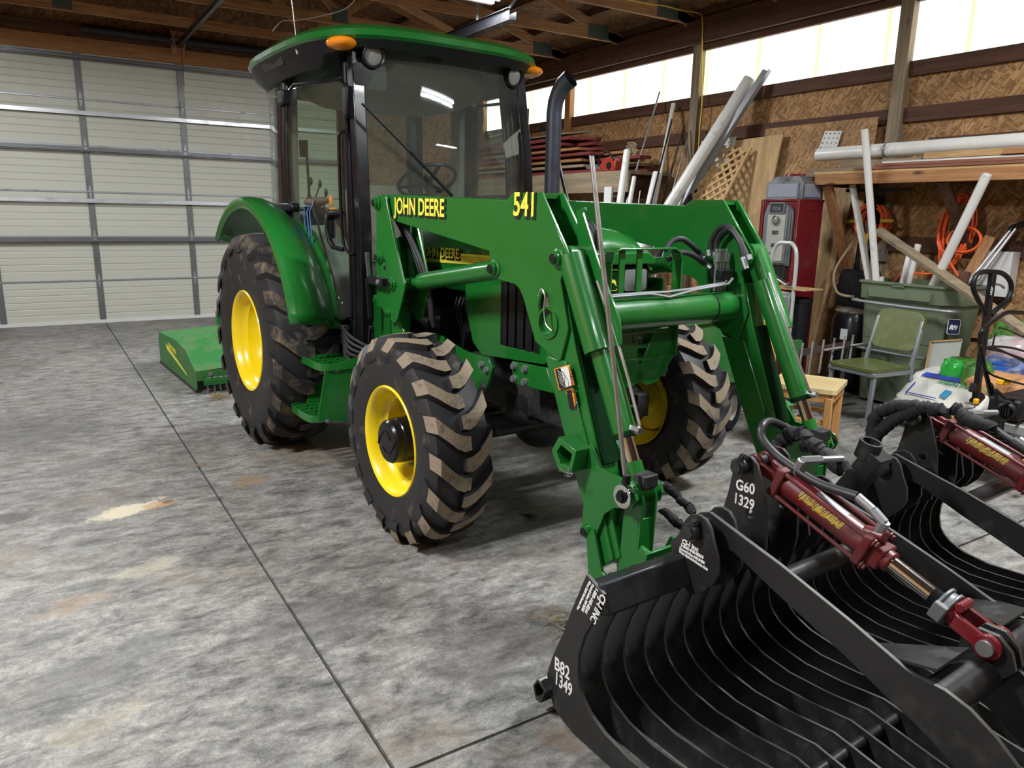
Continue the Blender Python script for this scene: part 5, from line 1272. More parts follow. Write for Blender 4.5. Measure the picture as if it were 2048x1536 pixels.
for i in range(20):
    lv_ = i//3; zz = 2.165+lv_*.075; x = 6.20+(i%3)*.21+rnd.uniform(-.02,.02); w_ = .17+rnd.uniform(0,.04)
    mt = [wd('orange','y'), M['redwood'], wd('orange','y'), M['redwood']][i%4] if lv_ < 5 else M['redwood']
    if lv_ in (0,1): mt = wd('grey','y') if i%2 else M['redwood']
    b = MB(); yE = ends[i]; b.box(x,x+w_,yE,11.5-rnd.uniform(0,.8),zz,zz+.036)
    pos = ('bottom','second','third','fourth','fifth','sixth','top')[lv_]; col = ('front','middle','back')[i%3]
    o = one(b,'board',mt,f'{"red" if mt is M["redwood"] else ("grey" if lv_<2 else "orange")} board on the wall rack, {pos} layer, {col} row','board','boards on the wall rack',bevel=.003)
    o.rotation_euler = (0,0,0)
b = MB(); b.prism([(0,0),(.5,0),(.5,.02),(0,.02)],(0,2.2,0),o=(6.25,8.6,2.69),u=(1,0,.12),v=(-.12,0,1)); one(b,'plywood_offcut',wd('grey','y'),'brown sheet lying on top of the red boards','board')
# chainsaw on the rack
CS = empty('chainsaw',(6.24,7.62,2.17),0,'red and black chainsaw lying at the end of the wall rack','chainsaw')
b = MB(); b.px([(-.16,.0),(.10,.0),(.16,.05),(.12,.13),(-.02,.17),(-.16,.12)],-.055,.055); b.build('saw_body',paint('saw_red',(.32,.03,.015),.4),CS,bevel=.015)
b = MB(); b.tube([(-.06,-.13,.12),(-.06,-.02,.22),(-.06,.14,.18),(-.06,.16,.06)],.012,8,smooth=5); b.prism(circ2(-.04,.06,.045,16),(-.01,0,0),o=(-.056,0,0)); b.build('saw_handle',M['black'],CS)
b = MB(); b.prism([(.16,.03),(.45,.04),(.47,.06),(.45,.08),(.16,.09)],(-.008,0,0),o=(-.02,0,0)); b.build('guide_bar',M['steel'],CS)
# rope bundle
b = MB(); c = onx(1262,310,6.5)
for k in range(9): 
    a = k*.7; b.tube([c+V(rnd.uniform(-.03,.03),.10*cos(q)*(1+.2*sin(a)),.055*sin(q)+.02*cos(a)+.01*k) for q in [2*pi*i/12 for i in range(12)]],.010,6,closed=True)
one(b,'rope_bundle',M['rope'],'tangled tan rope bundle hanging at the end of the rack','rope')

# ---- pipes and poles leaning on the right wall
def pole(name, mat, pt, Xt, pl, Xl, r, label, cat, grp=None, r1=None, hollow=False, zend=0.0):
    a, c = lean(pt, Xt, pl, Xl, zend); m = MB()
    if hollow: m.tube([c,a], r, 24, caps=False); m.tube([a,a.lerp(c,.3)], r*.90, 24, caps=False); m.cyl(a.lerp(c,.02),a.lerp(c,.021),r*.9,seg=24)
    else: m.cyl(c, a, r, r1 or r, seg=16)
    return one(m, name, mat, label, cat, grp)
G1 = 'poles and pipes leaning on the right wall'
pole('conduit', M['zinc'], Q7(1145,15),6.80, Q7(940,700),6.35, .012, 'thin grey conduit leaning left of the fishing-rod-thin white pipe','pipe',G1)
pole('plastic_pipe', M['pvc'], Q7(1257,115),6.80, Q7(1150,680),6.45, .026, 'slim white pipe with a dark pole against it','pipe',G1)
pole('pole', M['black'], Q7(1245,240),6.66, Q7(1138,668),6.32, .010, 'black pole in front of the slim white pipe','pole',G1)
pole('metal_pole', M['dark_metal'], Q7(1340,300),6.74, Q7(1175,900),6.40, .012, 'dark metal pole leaning just left of the wall post','pole',G1)
pole('metal_pole', M['steel'], Q7(1370,420),6.72, Q7(1245,850),6.45, .012, 'shiny steel rod in front of the wall post','pole',G1)
BIGP = pole('drain_pipe', M['pvc'], (1499,158),6.80, Q7(1275,870),6.15, .068, 'fat dirty-white pipe leaning across the lattice and pegboard','pipe',G1,hollow=True)
a, c = lean((1531,140),6.86-.06, Q7(1400,790),6.36); m = MB(); d_ = (a-c)
m.bar(c,a,.075,.006,(1,0,0)); m.bar(c+V(.03,.035,0),a+V(.03,.035,0),.006,.06,(1,0,0)); m.bar(c+V(.03,-.035,0),a+V(.03,-.035,0),.006,.06,(1,0,0)); one(m,'gutter_channel',M['grey'],'grey metal channel leaning right behind the fat pipe','gutter',G1)
pole('plastic_pipe', M['pvc'], Q7(1120,682),6.35, Q7(1068,905),6.20, .047, 'fat short white pipe, open end up, beside the black pole','pipe',G1,hollow=True)
pole('plastic_pipe', M['pvc'], Q7(880,495),6.10, Q7(822,900),5.95, .043, 'tall white pipe with printed lettering next to the rack end','pipe',G1,hollow=True)
pole('plastic_pipe', M['pvc'], Q7(935,712),6.15, Q7(902,905),6.05, .028, 'short narrow white pipe between two fatter pipes','pipe',G1,hollow=True)
pole('corrugated_hose', M['black'], Q9(1012,580),6.30, Q9(962,815),6.20, .032, 'black corrugated tube behind the short white pipe','hose',G1)
pole('pole', M['black'], Q9(1700,690),6.50, Q9(1640,800),6.35, .028, 'thick black tube right of the fat drain pipe','pole',G1)
pole('pole', M['alu'], Q9(1780,630),6.55, Q9(1690,790),6.38, .014, 'short aluminium tube in front of the lattice','pole',G1)
pole('rod', M['cast'], Q9(1605,680),6.30, Q9(1555,825),6.15, .012, 'grey rod with a yellow tip in front of the fat pipe','rod',G1)
pole('rod', M['white'], Q9(1128,725),6.2, Q9(1115,825),6.12, .006, 'thin white rod between the white pipes','rod',G1)
b = MB(); a = onx(*Q9(800,770),6.0); b.box(6.0,6.03,a.y-.06,a.y+.08,1.2,a.z+.10); one(b,'metal_sheet',M['white'],'pale metal strip standing below the wall rack','strip')
# pegboards
def peg(name, corners, X, label):
    """white perforated panel; corners TL, TR, BR, BL in photo pixels on the plane X"""
    P = [onx(*c, X) for c in corners]; m = MB()
    m.mat(0).add(P + [p+V(.006,0,0) for p in P], [(0,1,2,3),(7,6,5,4),(0,4,5,1),(1,5,6,2),(2,6,7,3),(3,7,4,0)])
    w_ = (P[1]-P[0]).length; h_ = (P[3]-P[0]).length; nx = max(2,int(w_/.045)); nz = max(2,int(h_/.045))
    for i in range(nx):
        for j in range(nz):
            q = P[0].lerp(P[1],(i+.5)/nx); r = P[3].lerp(P[2],(i+.5)/nx); c = q.lerp(r,(j+.5)/nz); m.mat(1).cyl(c-V(.001,0,0),c-V(.0025,0,0),.0065,seg=8)
    return one(m,name,[M['white'],M['decal_black']],label,'pegboard','white pegboard pieces')
peg('pegboard',[(1650,262),(1684,262),(1672,300),(1636,300)],6.78,'white pegboard piece sticking up behind the big pipe on the shelf')
peg('pegboard',[Q7(1650,395),Q7(1772,385),Q7(1700,620),Q7(1480,640)],6.72,'white pegboard piece behind the wooden lattice')
peg('pegboard',[Q7(1485,420),Q7(1640,395),Q7(1600,480),Q7(1485,520)],6.74,'white pegboard scrap beside the wall post')
# lattice panel (wooden trellis)
LT = MB(); Ac = onx(*Q7(1745,455),6.66); Bc = onx(*Q7(1450,1010),6.30); ax_ = (Bc-Ac).normalized(); sd = ax_.cross(V(1,0,.15)).normalized(); nn_ = ax_.cross(sd).normalized()
if sd.y > 0: sd = -sd
W_, H_ = .50, 1.15
for k in range(-5, 13):
    for sg, lyr in ((1,0),(-1,1)):
        pts = []
        for t in [i/60*1.9-.5 for i in range(61)]:
            x = t; y = k*.115 + sg*t*1.0 + (0 if sg > 0 else .5)
            if 0 <= x <= W_ and 0 <= y <= H_: pts.append((x,y))
        if len(pts) > 1:
            f = lambda p: Ac + sd*(p[0]-W_*.5) + ax_*p[1] + nn_*(.008*lyr)
            LT.bar(f(pts[0]), f(pts[-1]), .032, .008, nn_)
for x in (0,W_): LT.bar(Ac+sd*(x-W_*.5)+nn_*.004, Ac+sd*(x-W_*.5)+ax_*H_+nn_*.004, .035,.02,nn_)
one(LT,'lattice_panel',wd('light','z'),'tan wooden lattice panel leaning beside the wall post','lattice')
# sheets leaning on the wall
def sheet(name, mat, TL, TR, Xt, Xb, th, label, yb=None):
    a = onx(*TL,Xt); c = onx(*TR,Xt); dn = V(Xb-Xt,0,-a.z); m = MB(); ya, yc = yb or (0,0)
    P = [a, c, V(Xb,c.y+yc,0.0), V(Xb,a.y+ya,0.0)]; m.add(P+[p+V(th,0,.0) for p in P],[(0,1,2,3),(7,6,5,4),(0,4,5,1),(1,5,6,2),(2,6,7,3),(3,7,4,0)])
    return one(m,name,mat,label,'panel','sheets leaning on the right wall')
sheet('plywood_sheet', M['ply'], (1472,281),(1566,268), 6.74, 6.42, .015, 'tan plywood sheet leaning between lattice and gas pump', (.25,.12))
osb2 = osb('osb_offcut', (.36,.20,.085), (.22,.11,.045), (.50,.31,.14), 1.9, 'yz')
sheet('strand_board', osb2, (1531,258),(1757,233), 6.82, 6.60, .012, 'strand board sheet standing behind the gas pump')
sheet('plywood_sheet', wood('knotty_plywood',(.36,.22,.10),(.55,.38,.19),'z'), (1640,370),(1712,366), 6.74, 6.46, .015, 'knotty plywood sheet standing right of the gas pump', (.1,.15))
for i,(tp,lw_,t_,mt,lb) in enumerate((((1722,480),(1690,700),.05,wd('dark','z'),'narrow dark board leaning behind the shelf brace'),((1738,440),(1704,700),.03,wd('grey','z'),'narrow grey board with a green edge beside the compressor'),((1715,385),(1712,560),.035,M['dark_metal'],'dark steel strip leaning under the shelf'))):
    a = onx(*tp,6.80); c = onx(*lw_,6.76); d_ = c-a; c = a+d_*(a.z/-d_.z) if d_.z < 0 else c
    m = MB(); m.bar(c,a,t_*1.6,.03,(1,0,0)); one(m,'narrow_board',mt,lb,'board')

# ---- lumber shelf
SX = 6.2
SH = empty('lumber_shelf',(0,0,0),0,'orange-brown timber shelf bracketed to the right wall, loaded with lengths','shelf')
yL = onx(1630,349,SX).y
b = MB(); b.box(SX,SX+.04,1.2,yL,1.925,2.02); b.build('front_beam',wd('orange','y'),SH,bevel=.004)
b = MB(); b.box(SX+.04,6.84,1.2,yL,2.0,2.02); b.build('shelf_board',wd('orange','y'),SH)
for y in (yL-.06,3.4,2.2):
    b = MB(); b.box(SX+.04,6.84,y-.04,y,1.91,2.0); b.build('cross_bearer',wd('dark','x'),SH)
b = MB(); a = V(SX+.06,yL-.10,1.93); c = onx(*Q5(810,1280),6.78); b.bar(a,c,.04,.09,(0,1,0)); b.build('brace',wd('orange','z'),SH,bevel=.003)
b = MB(); b.bar((SX+.06,3.42,1.93),(6.82,3.42,1.32),.04,.09,(0,1,0)); b.build('brace',wd('dark','z'),SH)
# things on the shelf
def onshelf(name, mat, X0, w_, z0, h_, pl, label, cat, yr=1.3, tilt=0):
    a = onx(*pl,X0); m = MB(); m.box(X0,X0+w_,yr,a.y,z0,z0+h_); return one(m,name,mat,label,cat,'lengths stored on the shelf',bevel=.002)
onshelf('board',wd('light','y'),6.22,.10,2.021,.022,Q5(530,405),'pale board flat at the very edge of the shelf','board')
onshelf('trim_strip',M['redwood_soft'] if 'redwood_soft' in M else M.setdefault('redwood_soft',wood('red_brown_trim',(.20,.075,.045),(.30,.12,.075),'y',knots=False)),6.21,.09,2.044,.022,Q5(810,385),'red-brown trim strip lying at the shelf front','trim')
onshelf('trim_strip',M['redwood_soft'],6.215,.08,2.068,.024,Q5(960,365),'upper red-brown trim strip with a white end','trim')
onshelf('trim_strip',M['white'],6.30,.05,2.068,.045,Q5(1015,335),'thin white trim strip above the red-brown strips','trim')
onshelf('board',wd('grey','y'),6.36,.16,2.021,.062,Q5(490,350),'weathered board under the big white pipe','board')
onshelf('board',wd('grey','y'),6.38,.13,2.084,.055,Q5(720,310),'second weathered board stacked under the big white pipe','board')
onshelf('board',wd('light','y'),6.33,.04,2.12,.05,Q5(1315,265),'yellowish board edge-on beneath the big white pipe','board')
onshelf('board',wd('orange','y'),6.28,.04,2.12,.04,Q5(1875,250),'short reddish board at the right end of the shelf','board')
onshelf('board',wd('dark','y'),6.66,.15,2.021,.03,Q5(1380,140),'dark board lying behind the big white pipe','board')
onshelf('board',wd('dark','y'),6.66,.15,2.051,.12,Q5(1500,140),'thick dark beam behind the big white pipe','beam')
onshelf('board',wd('dark','y'),6.66,.15,2.171,.12,Q5(1480,140),'second thick dark beam stacked behind the big white pipe','beam')
onshelf('board',wd('dark','y'),6.60,.20,2.291,.025,Q5(1350,130),'thin brown board on top at the back of the shelf','board')
m = MB(); a = onx(*Q5(560,285),6.46); c = onx(2080,279,6.46); c = a+(c-a)*1.4; m.tube([c,a],.060,32,caps=False); m.tube([a,a.lerp(c,.15)],.054,32,caps=False); m.cyl(a.lerp(c,.01),a.lerp(c,.011),.054,seg=32)
BP = one(m,'drain_pipe',M['pvc'],'long fat white pipe lying along the top of the shelf','pipe')
for px_ in (945,1050): 
    q = onx(*Q5(px_,240),6.46); t_ = (q.y-a.y)/(c.y-a.y); m = MB(); d_ = (c-a).normalized(); m.lathe([(-.012,.0615),(.012,.0615)],a.lerp(c,t_),d_,32); m.box(q.x-.075,q.x-.055,q.y-.012,q.y+.012,a.lerp(c,t_).z-.0,a.lerp(c,t_).z+.03); m.build('pipe_clamp',M['zinc'],BP)
# steel bits under shelf
b = MB(); a = onx(*Q5(760,540),6.5); b.bar(a,a+V(0,-.62,.0),.02,.03); one(b,'steel_angle',M['dark_metal'],'dark steel angle fixed under the shelf','angle')

# ---- vintage petrol pump
PX, PY0, PY1 = 6.0, 4.58, 5.01
FP = empty('fuel_pump',(0,0,0),0,'vintage dark red fuel pump with a silver dial face, against the wall','fuel pump')
b = MB(); b.box(PX+.03,PX+.36,PY0,PY1,.0,1.79); b.box(PX+.0,PX+.38,PY0-.02,PY1+.02,.0,.06)
for k in range(4): b.box(PX+.0+.012*k,PX+.10,PY0+.0+.010*k-.004,PY0+.03+.010*k,.06,1.79); b.box(PX+.0+.012*k,PX+.1,PY1-.03-.010*k,PY1-.010*k+.004,.06,1.79)
b.box(PX+.02,PX+.37,PY0-.005,PY1+.005,1.775,1.795); b.box(PX+.14,PX+.24,PY0-.01,PY0,1.69,1.72)
b.build('cabinet',M['red_paint'],FP,bevel=.004)
b = MB(); cy_ = (PY0+PY1)/2
def arch(w_, z0, z1, r, n=8): return [(cy_-w_,z0),(cy_+w_,z0)]+[(cy_+w_-r+r*cos(a),z1-r+r*sin(a)) for a in [pi/2*i/n for i in range(n+1)]]+[(cy_-w_+r-r*sin(a),z1-r+r*cos(a)) for a in [pi/2*i/n for i in range(n+1)]]
b.prism(arch(.165,1.18,1.74,.10),(-.03,0,0),o=(PX+.03,0,0)); b.prism(arch(.145,1.19,1.75,.08),(-.012,0,0),o=(PX,0,0)); b.prism(arch(.125,1.20,1.76,.06),(-.010,0,0),o=(PX-.012,0,0)); b.box(PX-.035,PX-.02,cy_-.085,cy_+.085,1.66,1.765)
b.build('dial_surround',M['cast'],FP,bevel=.003)
b = MB(); b.box(PX-.026,PX-.02,cy_-.10,cy_+.10,1.22,1.655); b.build('dial_face',paint('faded_dial',(.38,.38,.35),.5,dirt=(.25,.24,.2),damt=.3),FP)
b = MB(); b.lathe([(0,.045),(.012,.045),(.014,.036)],(PX-.026,cy_,1.60),(-1,0,0),28); b.build('sight_ring',M['chrome'],FP); b = MB(); b.ell((PX-.03,cy_,1.60),.012,.035,.035); b.build('sight_glass',M['lens'],FP)
b = MB(); b.box(PX-.0365,PX-.035,cy_-.075,cy_+.075,1.672,1.755); b.build('name_plate',M['dark_metal'],FP)
b = MB(); b.text('7OA',tmat((PX-.037,cy_+.045,1.69),(0,-1,0),(0,0,1)),.05,.0005,.001,.9); b.build('lettering',M['cast'],FP)
b = MB(); b.text('EED',tmat((PX-.0275,cy_+.035,1.47),(0,-1,0),(0,0,1)),.045,.0006,.002,.95); b.text('EED',tmat((PX-.0275,cy_+.035,1.35),(0,-1,0),(0,0,1)),.045,.0006,.002,.95); b.text('E  E  E',tmat((PX-.0275,cy_+.045,1.28),(0,-1,0),(0,0,1)),.026,.0006,.001,.95); b.build('price_digits',M['decal_black'],FP)
b = MB(); b.box(PX+.0,PX+.03,cy_-.13,cy_+.13,1.02,1.17)
for k in range(16): b.box(PX-.004,PX,cy_-.125+k*.0165,cy_-.118+k*.0165,1.02,1.17)
b.build('slatted_panel',M['dark_metal'],FP)
b = MB(); b.box(PX+.04,PX+.35,PY0+.01,PY1-.01,1.795,1.96); b.box(PX+.06,PX+.33,PY0+.04,PY1-.04,1.96,1.985); b.box(PX+.08,PX+.31,PY0+.07,PY1-.07,1.985,2.005)
for k in range(3): b.box(PX+.04-.006*k,PX+.06,PY0+.005+.018*k,PY0+.015+.018*k,1.80,1.95)
b.build('globe_housing',M['cast'],FP,bevel=.003)
b = MB(); b.box(PX+.036,PX+.04,PY0+.06,PY1-.04,1.815,1.935); b.box(PX+.08,PX+.32,PY0+.004,PY0+.01,1.815,1.935); b.build('globe_panel',paint('frosted_panel',(.25,.27,.33),.4,bmp=.8),FP)
b = MB(); b.cyl((PX+.19,cy_,2.005),(PX+.19,cy_,2.03),.10,.09,seg=28); b.build('top_cap',M['red_paint'],FP)

# ---- hand truck in front of the pump
HT = empty('hand_truck',(5.78,4.47,0),0,'white tubular hand truck with a chrome grip in front of the fuel pump','hand truck')
b = MB(); b.tube([(0,.20,.02),(0,.20,.9),(0,.19,1.18),(0,.165,1.33),(0,.11,1.395),(0,.02,1.40),(0,-.03,1.395),(0,-.08,1.33),(0,-.095,1.18),(0,-.095,.9),(0,-.095,.02)],.018,12,smooth=4); b.build('frame',paint('pale_frame',(.50,.53,.50),.35,.2),HT)
b = MB(); b.box(-.015,.015,-.095,.20,.60,.64); b.box(-.015,.015,-.095,.20,.92,.96); b.box(-.25,.0,-.13,.24,.0,.015); b.build('cross_bar',M['alu'],HT,bevel=.003)
b = MB(); b.box(-.03,-.01,-.08,.08,.72,.92); b.build('bracket_plate',M['zinc'],HT,bevel=.003)
for z_ in (.77,.84): 
    b = MB(); b.bolt((-.03,.02,z_),(-1,0,0),.018,.014); b.build('bolt',M['chrome'],HT)
b = MB(); b.cyl((-.02,.14,1.10),(-.03,-.04,1.03),.020); b.cyl((-.03,-.04,1.03),(-.03,-.08,1.015),.012); b.build('grip',M['chrome'],HT)
b = MB(); b.box(-.02,.25,-.22,.22,.985,.997); b.build('tray_board',wd('light','y'),HT)
for s in (.27,-.165):
    b = MB(); b.lathe([(-.02,.03),(-.025,.10),(-.02,.125),(.02,.125),(.025,.10),(.02,.03)],(.06,s,.125),(0,1,0),28); b.build('wheel',M['rubber_clean'],HT)
b = MB(); c = V(5.97,4.43,0); b.lathe([(0,.001),(0,.08),(.60,.092),(.86,.098),(.86,.108),(.90,.108),(.90,.09),(.62,.085),(.62,.001)],c,(0,0,1),28); one(b,'waste_bin',M['black'],'black plastic bin standing between hand truck and fuel pump','bin')

# ---- garden cart (green tub, small wheel) behind the right loader arm
GC = empty('garden_cart',(0,0,0),0,'green steel yard cart tub with a small grey-rimmed wheel','cart')
b = MB(); tubp = [(4.15,.30),(4.25,.78),(4.66,.79),(5.00,.45),(5.16,.26),(5.10,.22),(4.2,.22)]
b.prism(tubp,(0,.95,0),o=(0,4.22,0),u=(1,0,0),v=(0,0,1)); b.build('tub',M['green_dusty'],GC,bevel=.01)
b = MB(); b.box(4.2,5.1,4.19,4.22,.24,.29); b.bar((4.25,4.2,.78),(4.66,4.2,.795),.04,.02); b.build('tub_rim',M['green_dusty'],GC,bevel=.004)
wc_ = onz(1478,868); wc_.z = .185
b = MB(); R_ = .185; dd = V(.35,-.94,0).normalized()
b.lathe([(-.05,.10),(-.06,.13),(-.055,.165),(-.035,.180),(0,.185),(.035,.180),(.055,.165),(.06,.13),(.05,.10)],wc_+V(0,.14,0),dd,40)
for k in range(36):
    a = 2*pi*k/36; u1, v1 = frame(dd)
    for t_ in (-.03,0,.03): c = wc_+V(0,.14,0)+dd*t_+(u1*cos(a+t_*2)+v1*sin(a+t_*2))*.186; b.obox(c,.014,.014,.010)
wo = b.build('cart_wheel',M['rubber_clean'],GC)
b = MB(); b.lathe([(.045,.105),(.02,.09),(.02,.04),(.04,.035),(.04,.001)],wc_+V(0,.14,0),dd,32); b.build('wheel_rim',M['white'],wo)
b = MB(); b.cyl(wc_+V(0,.14,0),wc_+V(.1,.55,0),.015); b.bar(wc_+V(.1,.4,0),(4.5,4.4,.25),.03,.03); b.build('axle',M['dark_metal'],GC)
b = MB(); b.tube([(4.92,4.05,.03),(4.80,4.0,.12),(4.66,4.12,.25)],.010,8); b.tube([(4.92,4.05,.03),(4.98,3.98,.01)],.010,8); b.build('stand',M['dark_metal'],GC)
b = MB(); 
for k in range(7): x = 4.25+.06*k; b.tube([(x,4.35,.79),(x+.02,4.33,.83),(x+.05,4.35,.80)],.006,6)
b.build('spring_clip',M['dark_metal'],GC)

# ---- wooden chair and vinyl chair
def orient(c, back):
    y = Vector((back[0],back[1],0)).normalized(); x = Vector((y.y,-y.x,0)); M4 = Matrix((x,y,Vector((0,0,1)))).transposed().to_4x4(); M4.translation = Vector((c[0],c[1],0)); return M4
WC = empty('side_chair',(4.66,3.24,0),0,'light wooden side chair with a cream vinyl seat','chair'); WC.matrix_world = orient((4.585,3.28),(-.42,.90)) @ Matrix.Diagonal((1.06,1.08,1.0,1))
lw_ = wood('blond_chair_wood',(.50,.24,.065),(.62,.33,.11),'z',knots=False)
for sx in (-1,1):
    m = MB(); m.add([],[]); x_ = sx*.185
    m.prism([(x_-.022,.0),(x_+.018,.0),(x_+.024,.42),(x_-.026,.42)],(0,.045,0),o=(0,-.20,0),u=(1,0,0),v=(0,0,1)); m.build('leg',lw_,WC,bevel=.004)
    m = MB(); m.strip([(x_,.235,.0),(x_,.20,.25),(x_,.185,.45),(x_,.205,.65),(x_,.245,.86)],.032,.045,(1,0,0)); m.build('rear_leg',lw_,WC,bevel=.006)
m = MB(); m.box(-.205,.205,-.205,-.17,.385,.445); m.box(-.205,-.17,-.2,.19,.385,.445); m.box(.17,.205,-.2,.19,.385,.445); m.box(-.2,.2,.16,.19,.385,.445); m.build('apron',lw_,WC,bevel=.003)
m = MB(); m.box(-.195,-.165,-.18,.2,.22,.25); m.box(.165,.195,-.18,.2,.22,.25); m.box(-.17,.17,.0,.02,.222,.248); m.build('stretcher',lw_,WC,bevel=.003)
m = MB(); m.prism(rrect(-.215,.215,-.22,.20,.03),(0,0,.035),o=(0,0,.447),u=(1,0,0),v=(0,1,0)); m.build('seat',M['cream'],WC,bevel=.014)
m = MB(); m.prism([(-.17,.56),(.17,.56),(.18,.88),(.10,.905),(-.10,.905),(-.18,.88)],(0,.02,0),o=(0,.205,0),u=(1,0,0),v=(0,.08,1)); 
bo_ = m.build('backrest',lw_,WC,bevel=.006)
m = MB()
for k in range(22): m.cyl((-.168,.196,.58+k*.014),(-.168,.190,.58+k*.014),.0035,seg=6); m.cyl((.168,.196,.58+k*.014),(.168,.190,.58+k*.014),.0035,seg=6)
m.build('upholstery_nail',M['dark_metal'],bo_)
GCH = empty('vinyl_chair',(0,0,0),0,'grey metal chair with worn olive green vinyl seat and back','chair'); GCH.matrix_world = orient((5.66,3.48),(.975,-.10)) @ Matrix.Diagonal((1,1,.97,1))
gm = paint('grey_chair_frame',(.27,.28,.30),.35,.5)
for sx in (-1,1):
    m = MB(); m.strip([(sx*.20,-.22,0),(sx*.20,-.20,.44)],.032,.032,(1,0,0)); m.cyl((sx*.20,-.22,0),(sx*.20,-.22,.012),.022); m.build('leg',gm,GCH,bevel=.006)
    m = MB(); m.strip([(sx*.21,.36,0),(sx*.21,.22,.40),(sx*.21,.215,.50),(sx*.20,.30,.86)],.026,.035,(1,0,0)); m.build('rear_leg',gm,GCH,bevel=.006)
m = MB(); m.box(-.22,.22,-.23,-.20,.425,.46); m.box(-.225,-.20,-.22,.22,.425,.46); m.box(.20,.225,-.22,.22,.425,.46); m.box(-.22,.22,.19,.22,.425,.46); m.build('seat_frame',gm,GCH,bevel=.006)
m = MB(); m.prism(rrect(-.22,.22,-.235,.215,.04),(0,0,.03),o=(0,0,.46),u=(1,0,0),v=(0,1,0)); m.build('seat',M['olive'],GCH,bevel=.014)
m = MB(); m.prism(rrect(-.215,.215,0,.34,.085),(0,.035,0),o=(0,.222,.60),u=(1,0,0),v=(0,.24,.97)); m.build('backrest',M['olive'],GCH,bevel=.015)

# ---- spiked harrow bar (rebar tines) behind the chairs
HW = empty('tine_harrow',(0,0,0),0,'rusty bar with rebar spikes behind the wooden chair','harrow')
rst = paint('rusty_bar',(.09,.06,.06),.6,.3,dirt=(.17,.09,.05),damt=.4); rbm = paint('rebar',(.32,.30,.27),.6,.4,dirt=(.15,.08,.05),damt=.4,bmp=.8)
p0 = ony(*Q6(430,525),3.97); p1 = ony(*Q6(815,460),3.97); m = MB(); m.bar(p0,p1,.008,.06); m.build('tine_bar',rst,HW)
for k,t_ in enumerate((.02,.20,.40,.60,.80,.96)):
    q = p0.lerp(p1,t_); m = MB(); m.cyl(q+V(0,-.012,.085),q+V(-.02,-.012,-.21),.009,seg=8); 
    for j in range(14): m.lathe([(-.002,.0105),(.002,.0105)],q+V(-.001*j,-.012,.08-.02*j),(0,0,1),8)
    m.build('tine',rbm,HW)
for k,t_ in enumerate((.45,.95)): q = p0.lerp(p1,t_); m = MB(); m.cyl(q+V(-.02,-.01,-.01),q+V(.12,-.10,.02),.010,seg=8); m.build('tine',rbm,HW)
m = MB(); m.bar(p0+V(0,.02,-.03),V(p0.x,p0.y+.1,0),.03,.03,(1,0,0)); m.bar(p1+V(0,.02,-.03),V(p1.x,p1.y+.1,0),.03,.03,(1,0,0)); m.bar(V(p0.x,p0.y+.05,.16),V(p1.x,p1.y+.05,.18),.03,.03); m.build('frame_leg',rst,HW)
gp_ = MB(); a = ony(*Q6(400,435),4.08); gp_.prism(rrect(a.x-.12,a.x+.10,.02,a.z,.03),(0,.02,0),o=(0,4.08,0),u=(1,0,0),v=(0,0,1)); one(gp_,'steel_plate',M['green_dusty'],'dark green rounded steel plate standing in front of the fuel pump','plate')

# ---- air compressor tank
AC = empty('air_compressor',(6.52,4.22,0),0,'black upright air compressor tank beside the big green bin','compressor')
m = MB(); m.lathe([(.03,.001),(.05,.16),(.12,.20),(.70,.20),(.78,.16),(.81,.06),(.815,.001)],(0,0,0),(0,0,1),32); m.build('tank',M['black_gloss'],AC)
m = MB(); m.ell((0,0,.775),.19,.19,.05); m.build('dusty_top',paint('dusty_tank_top',(.16,.13,.10),.5),AC)
m = MB(); m.prism([(-.10,0),(.10,0),(.10,.28),(.07,.34),(-.07,.34),(-.10,.28)],(0,.30,0),o=(0,-.15,.82),u=(1,0,0),v=(0,0,1))
for k in range(10): m.box(-.105,-.10,-.14+k*.028,-.125+k*.028,.86,1.12)
m.build('motor_cover',M['black'],AC,bevel=.02)
m = MB(); m.box(-.204,-.198,-.07,.0,.52,.62); m.build('label',M['white'],AC)
for s in (-1,1): MB().box(s*.15-.02,s*.15+.02,-.02,.02,0,.10).build('foot',M['black'],AC)
m = MB(); m.tube([onx(*Q5(845,865),6.45),onx(*Q5(770,960),6.4),onx(*Q5(690,1080),6.35),onx(*Q5(668,1170),6.3),onx(*Q5(690,1260),6.3),onx(*Q5(745,1290),6.3),onx(*Q5(815,1298),6.35)],.012,8,smooth=5)
one(m,'air_hose',M['rope'],'beige hose looping down in front of the shelf brace','hose')

# ---- large grey-green rolling bin with BFI badge
RB = empty('refuse_cart',(0,0,0),0,'large grey-green wheeled refuse cart with a navy badge, full of pipes','bin')
bf = onx(*Q5(865,1175),6.22); bn = onx(*Q5(1510,1215),6.22)
ya, yb_ = bf.y, bn.y-.06                                        # far end, near end
def binring(x0,x1,y0,y1,z,c=.12): return [V(x0,y0+c,z),V(x0,y1-.03,z),V(x0+.03,y1,z),V(x1-.05,y1,z),V(x1,y1-.05,z),V(x1,y0+c,z),V(x1-c,y0,z),V(x0+c*1.0,y0,z)][::-1]
zr = bf.z
m = MB(); loft(m,[binring(6.28,6.68,yb_+.10,ya-.06,.03), binring(6.24,6.76,yb_+.02,ya-.02,zr-.16), binring(6.215,6.79,yb_,ya,zr-.155), binring(6.20,6.80,yb_,ya,zr-.02), binring(6.185,6.815,yb_-.015,ya+.015,zr-.018), binring(6.185,6.815,yb_-.015,ya+.015,zr), binring(6.23,6.78,yb_+.03,ya-.03,zr), binring(6.25,6.75,yb_+.05,ya-.05,zr-.5)],cap1=True)
m.prism(rrect(yb_+.20,ya-.10,zr-.135,zr-.055,.008),(-.012,0,0),o=(6.205,0,0)); m.box(6.185,6.20,ya-.42,ya-.32,zr-.035,zr-.012)
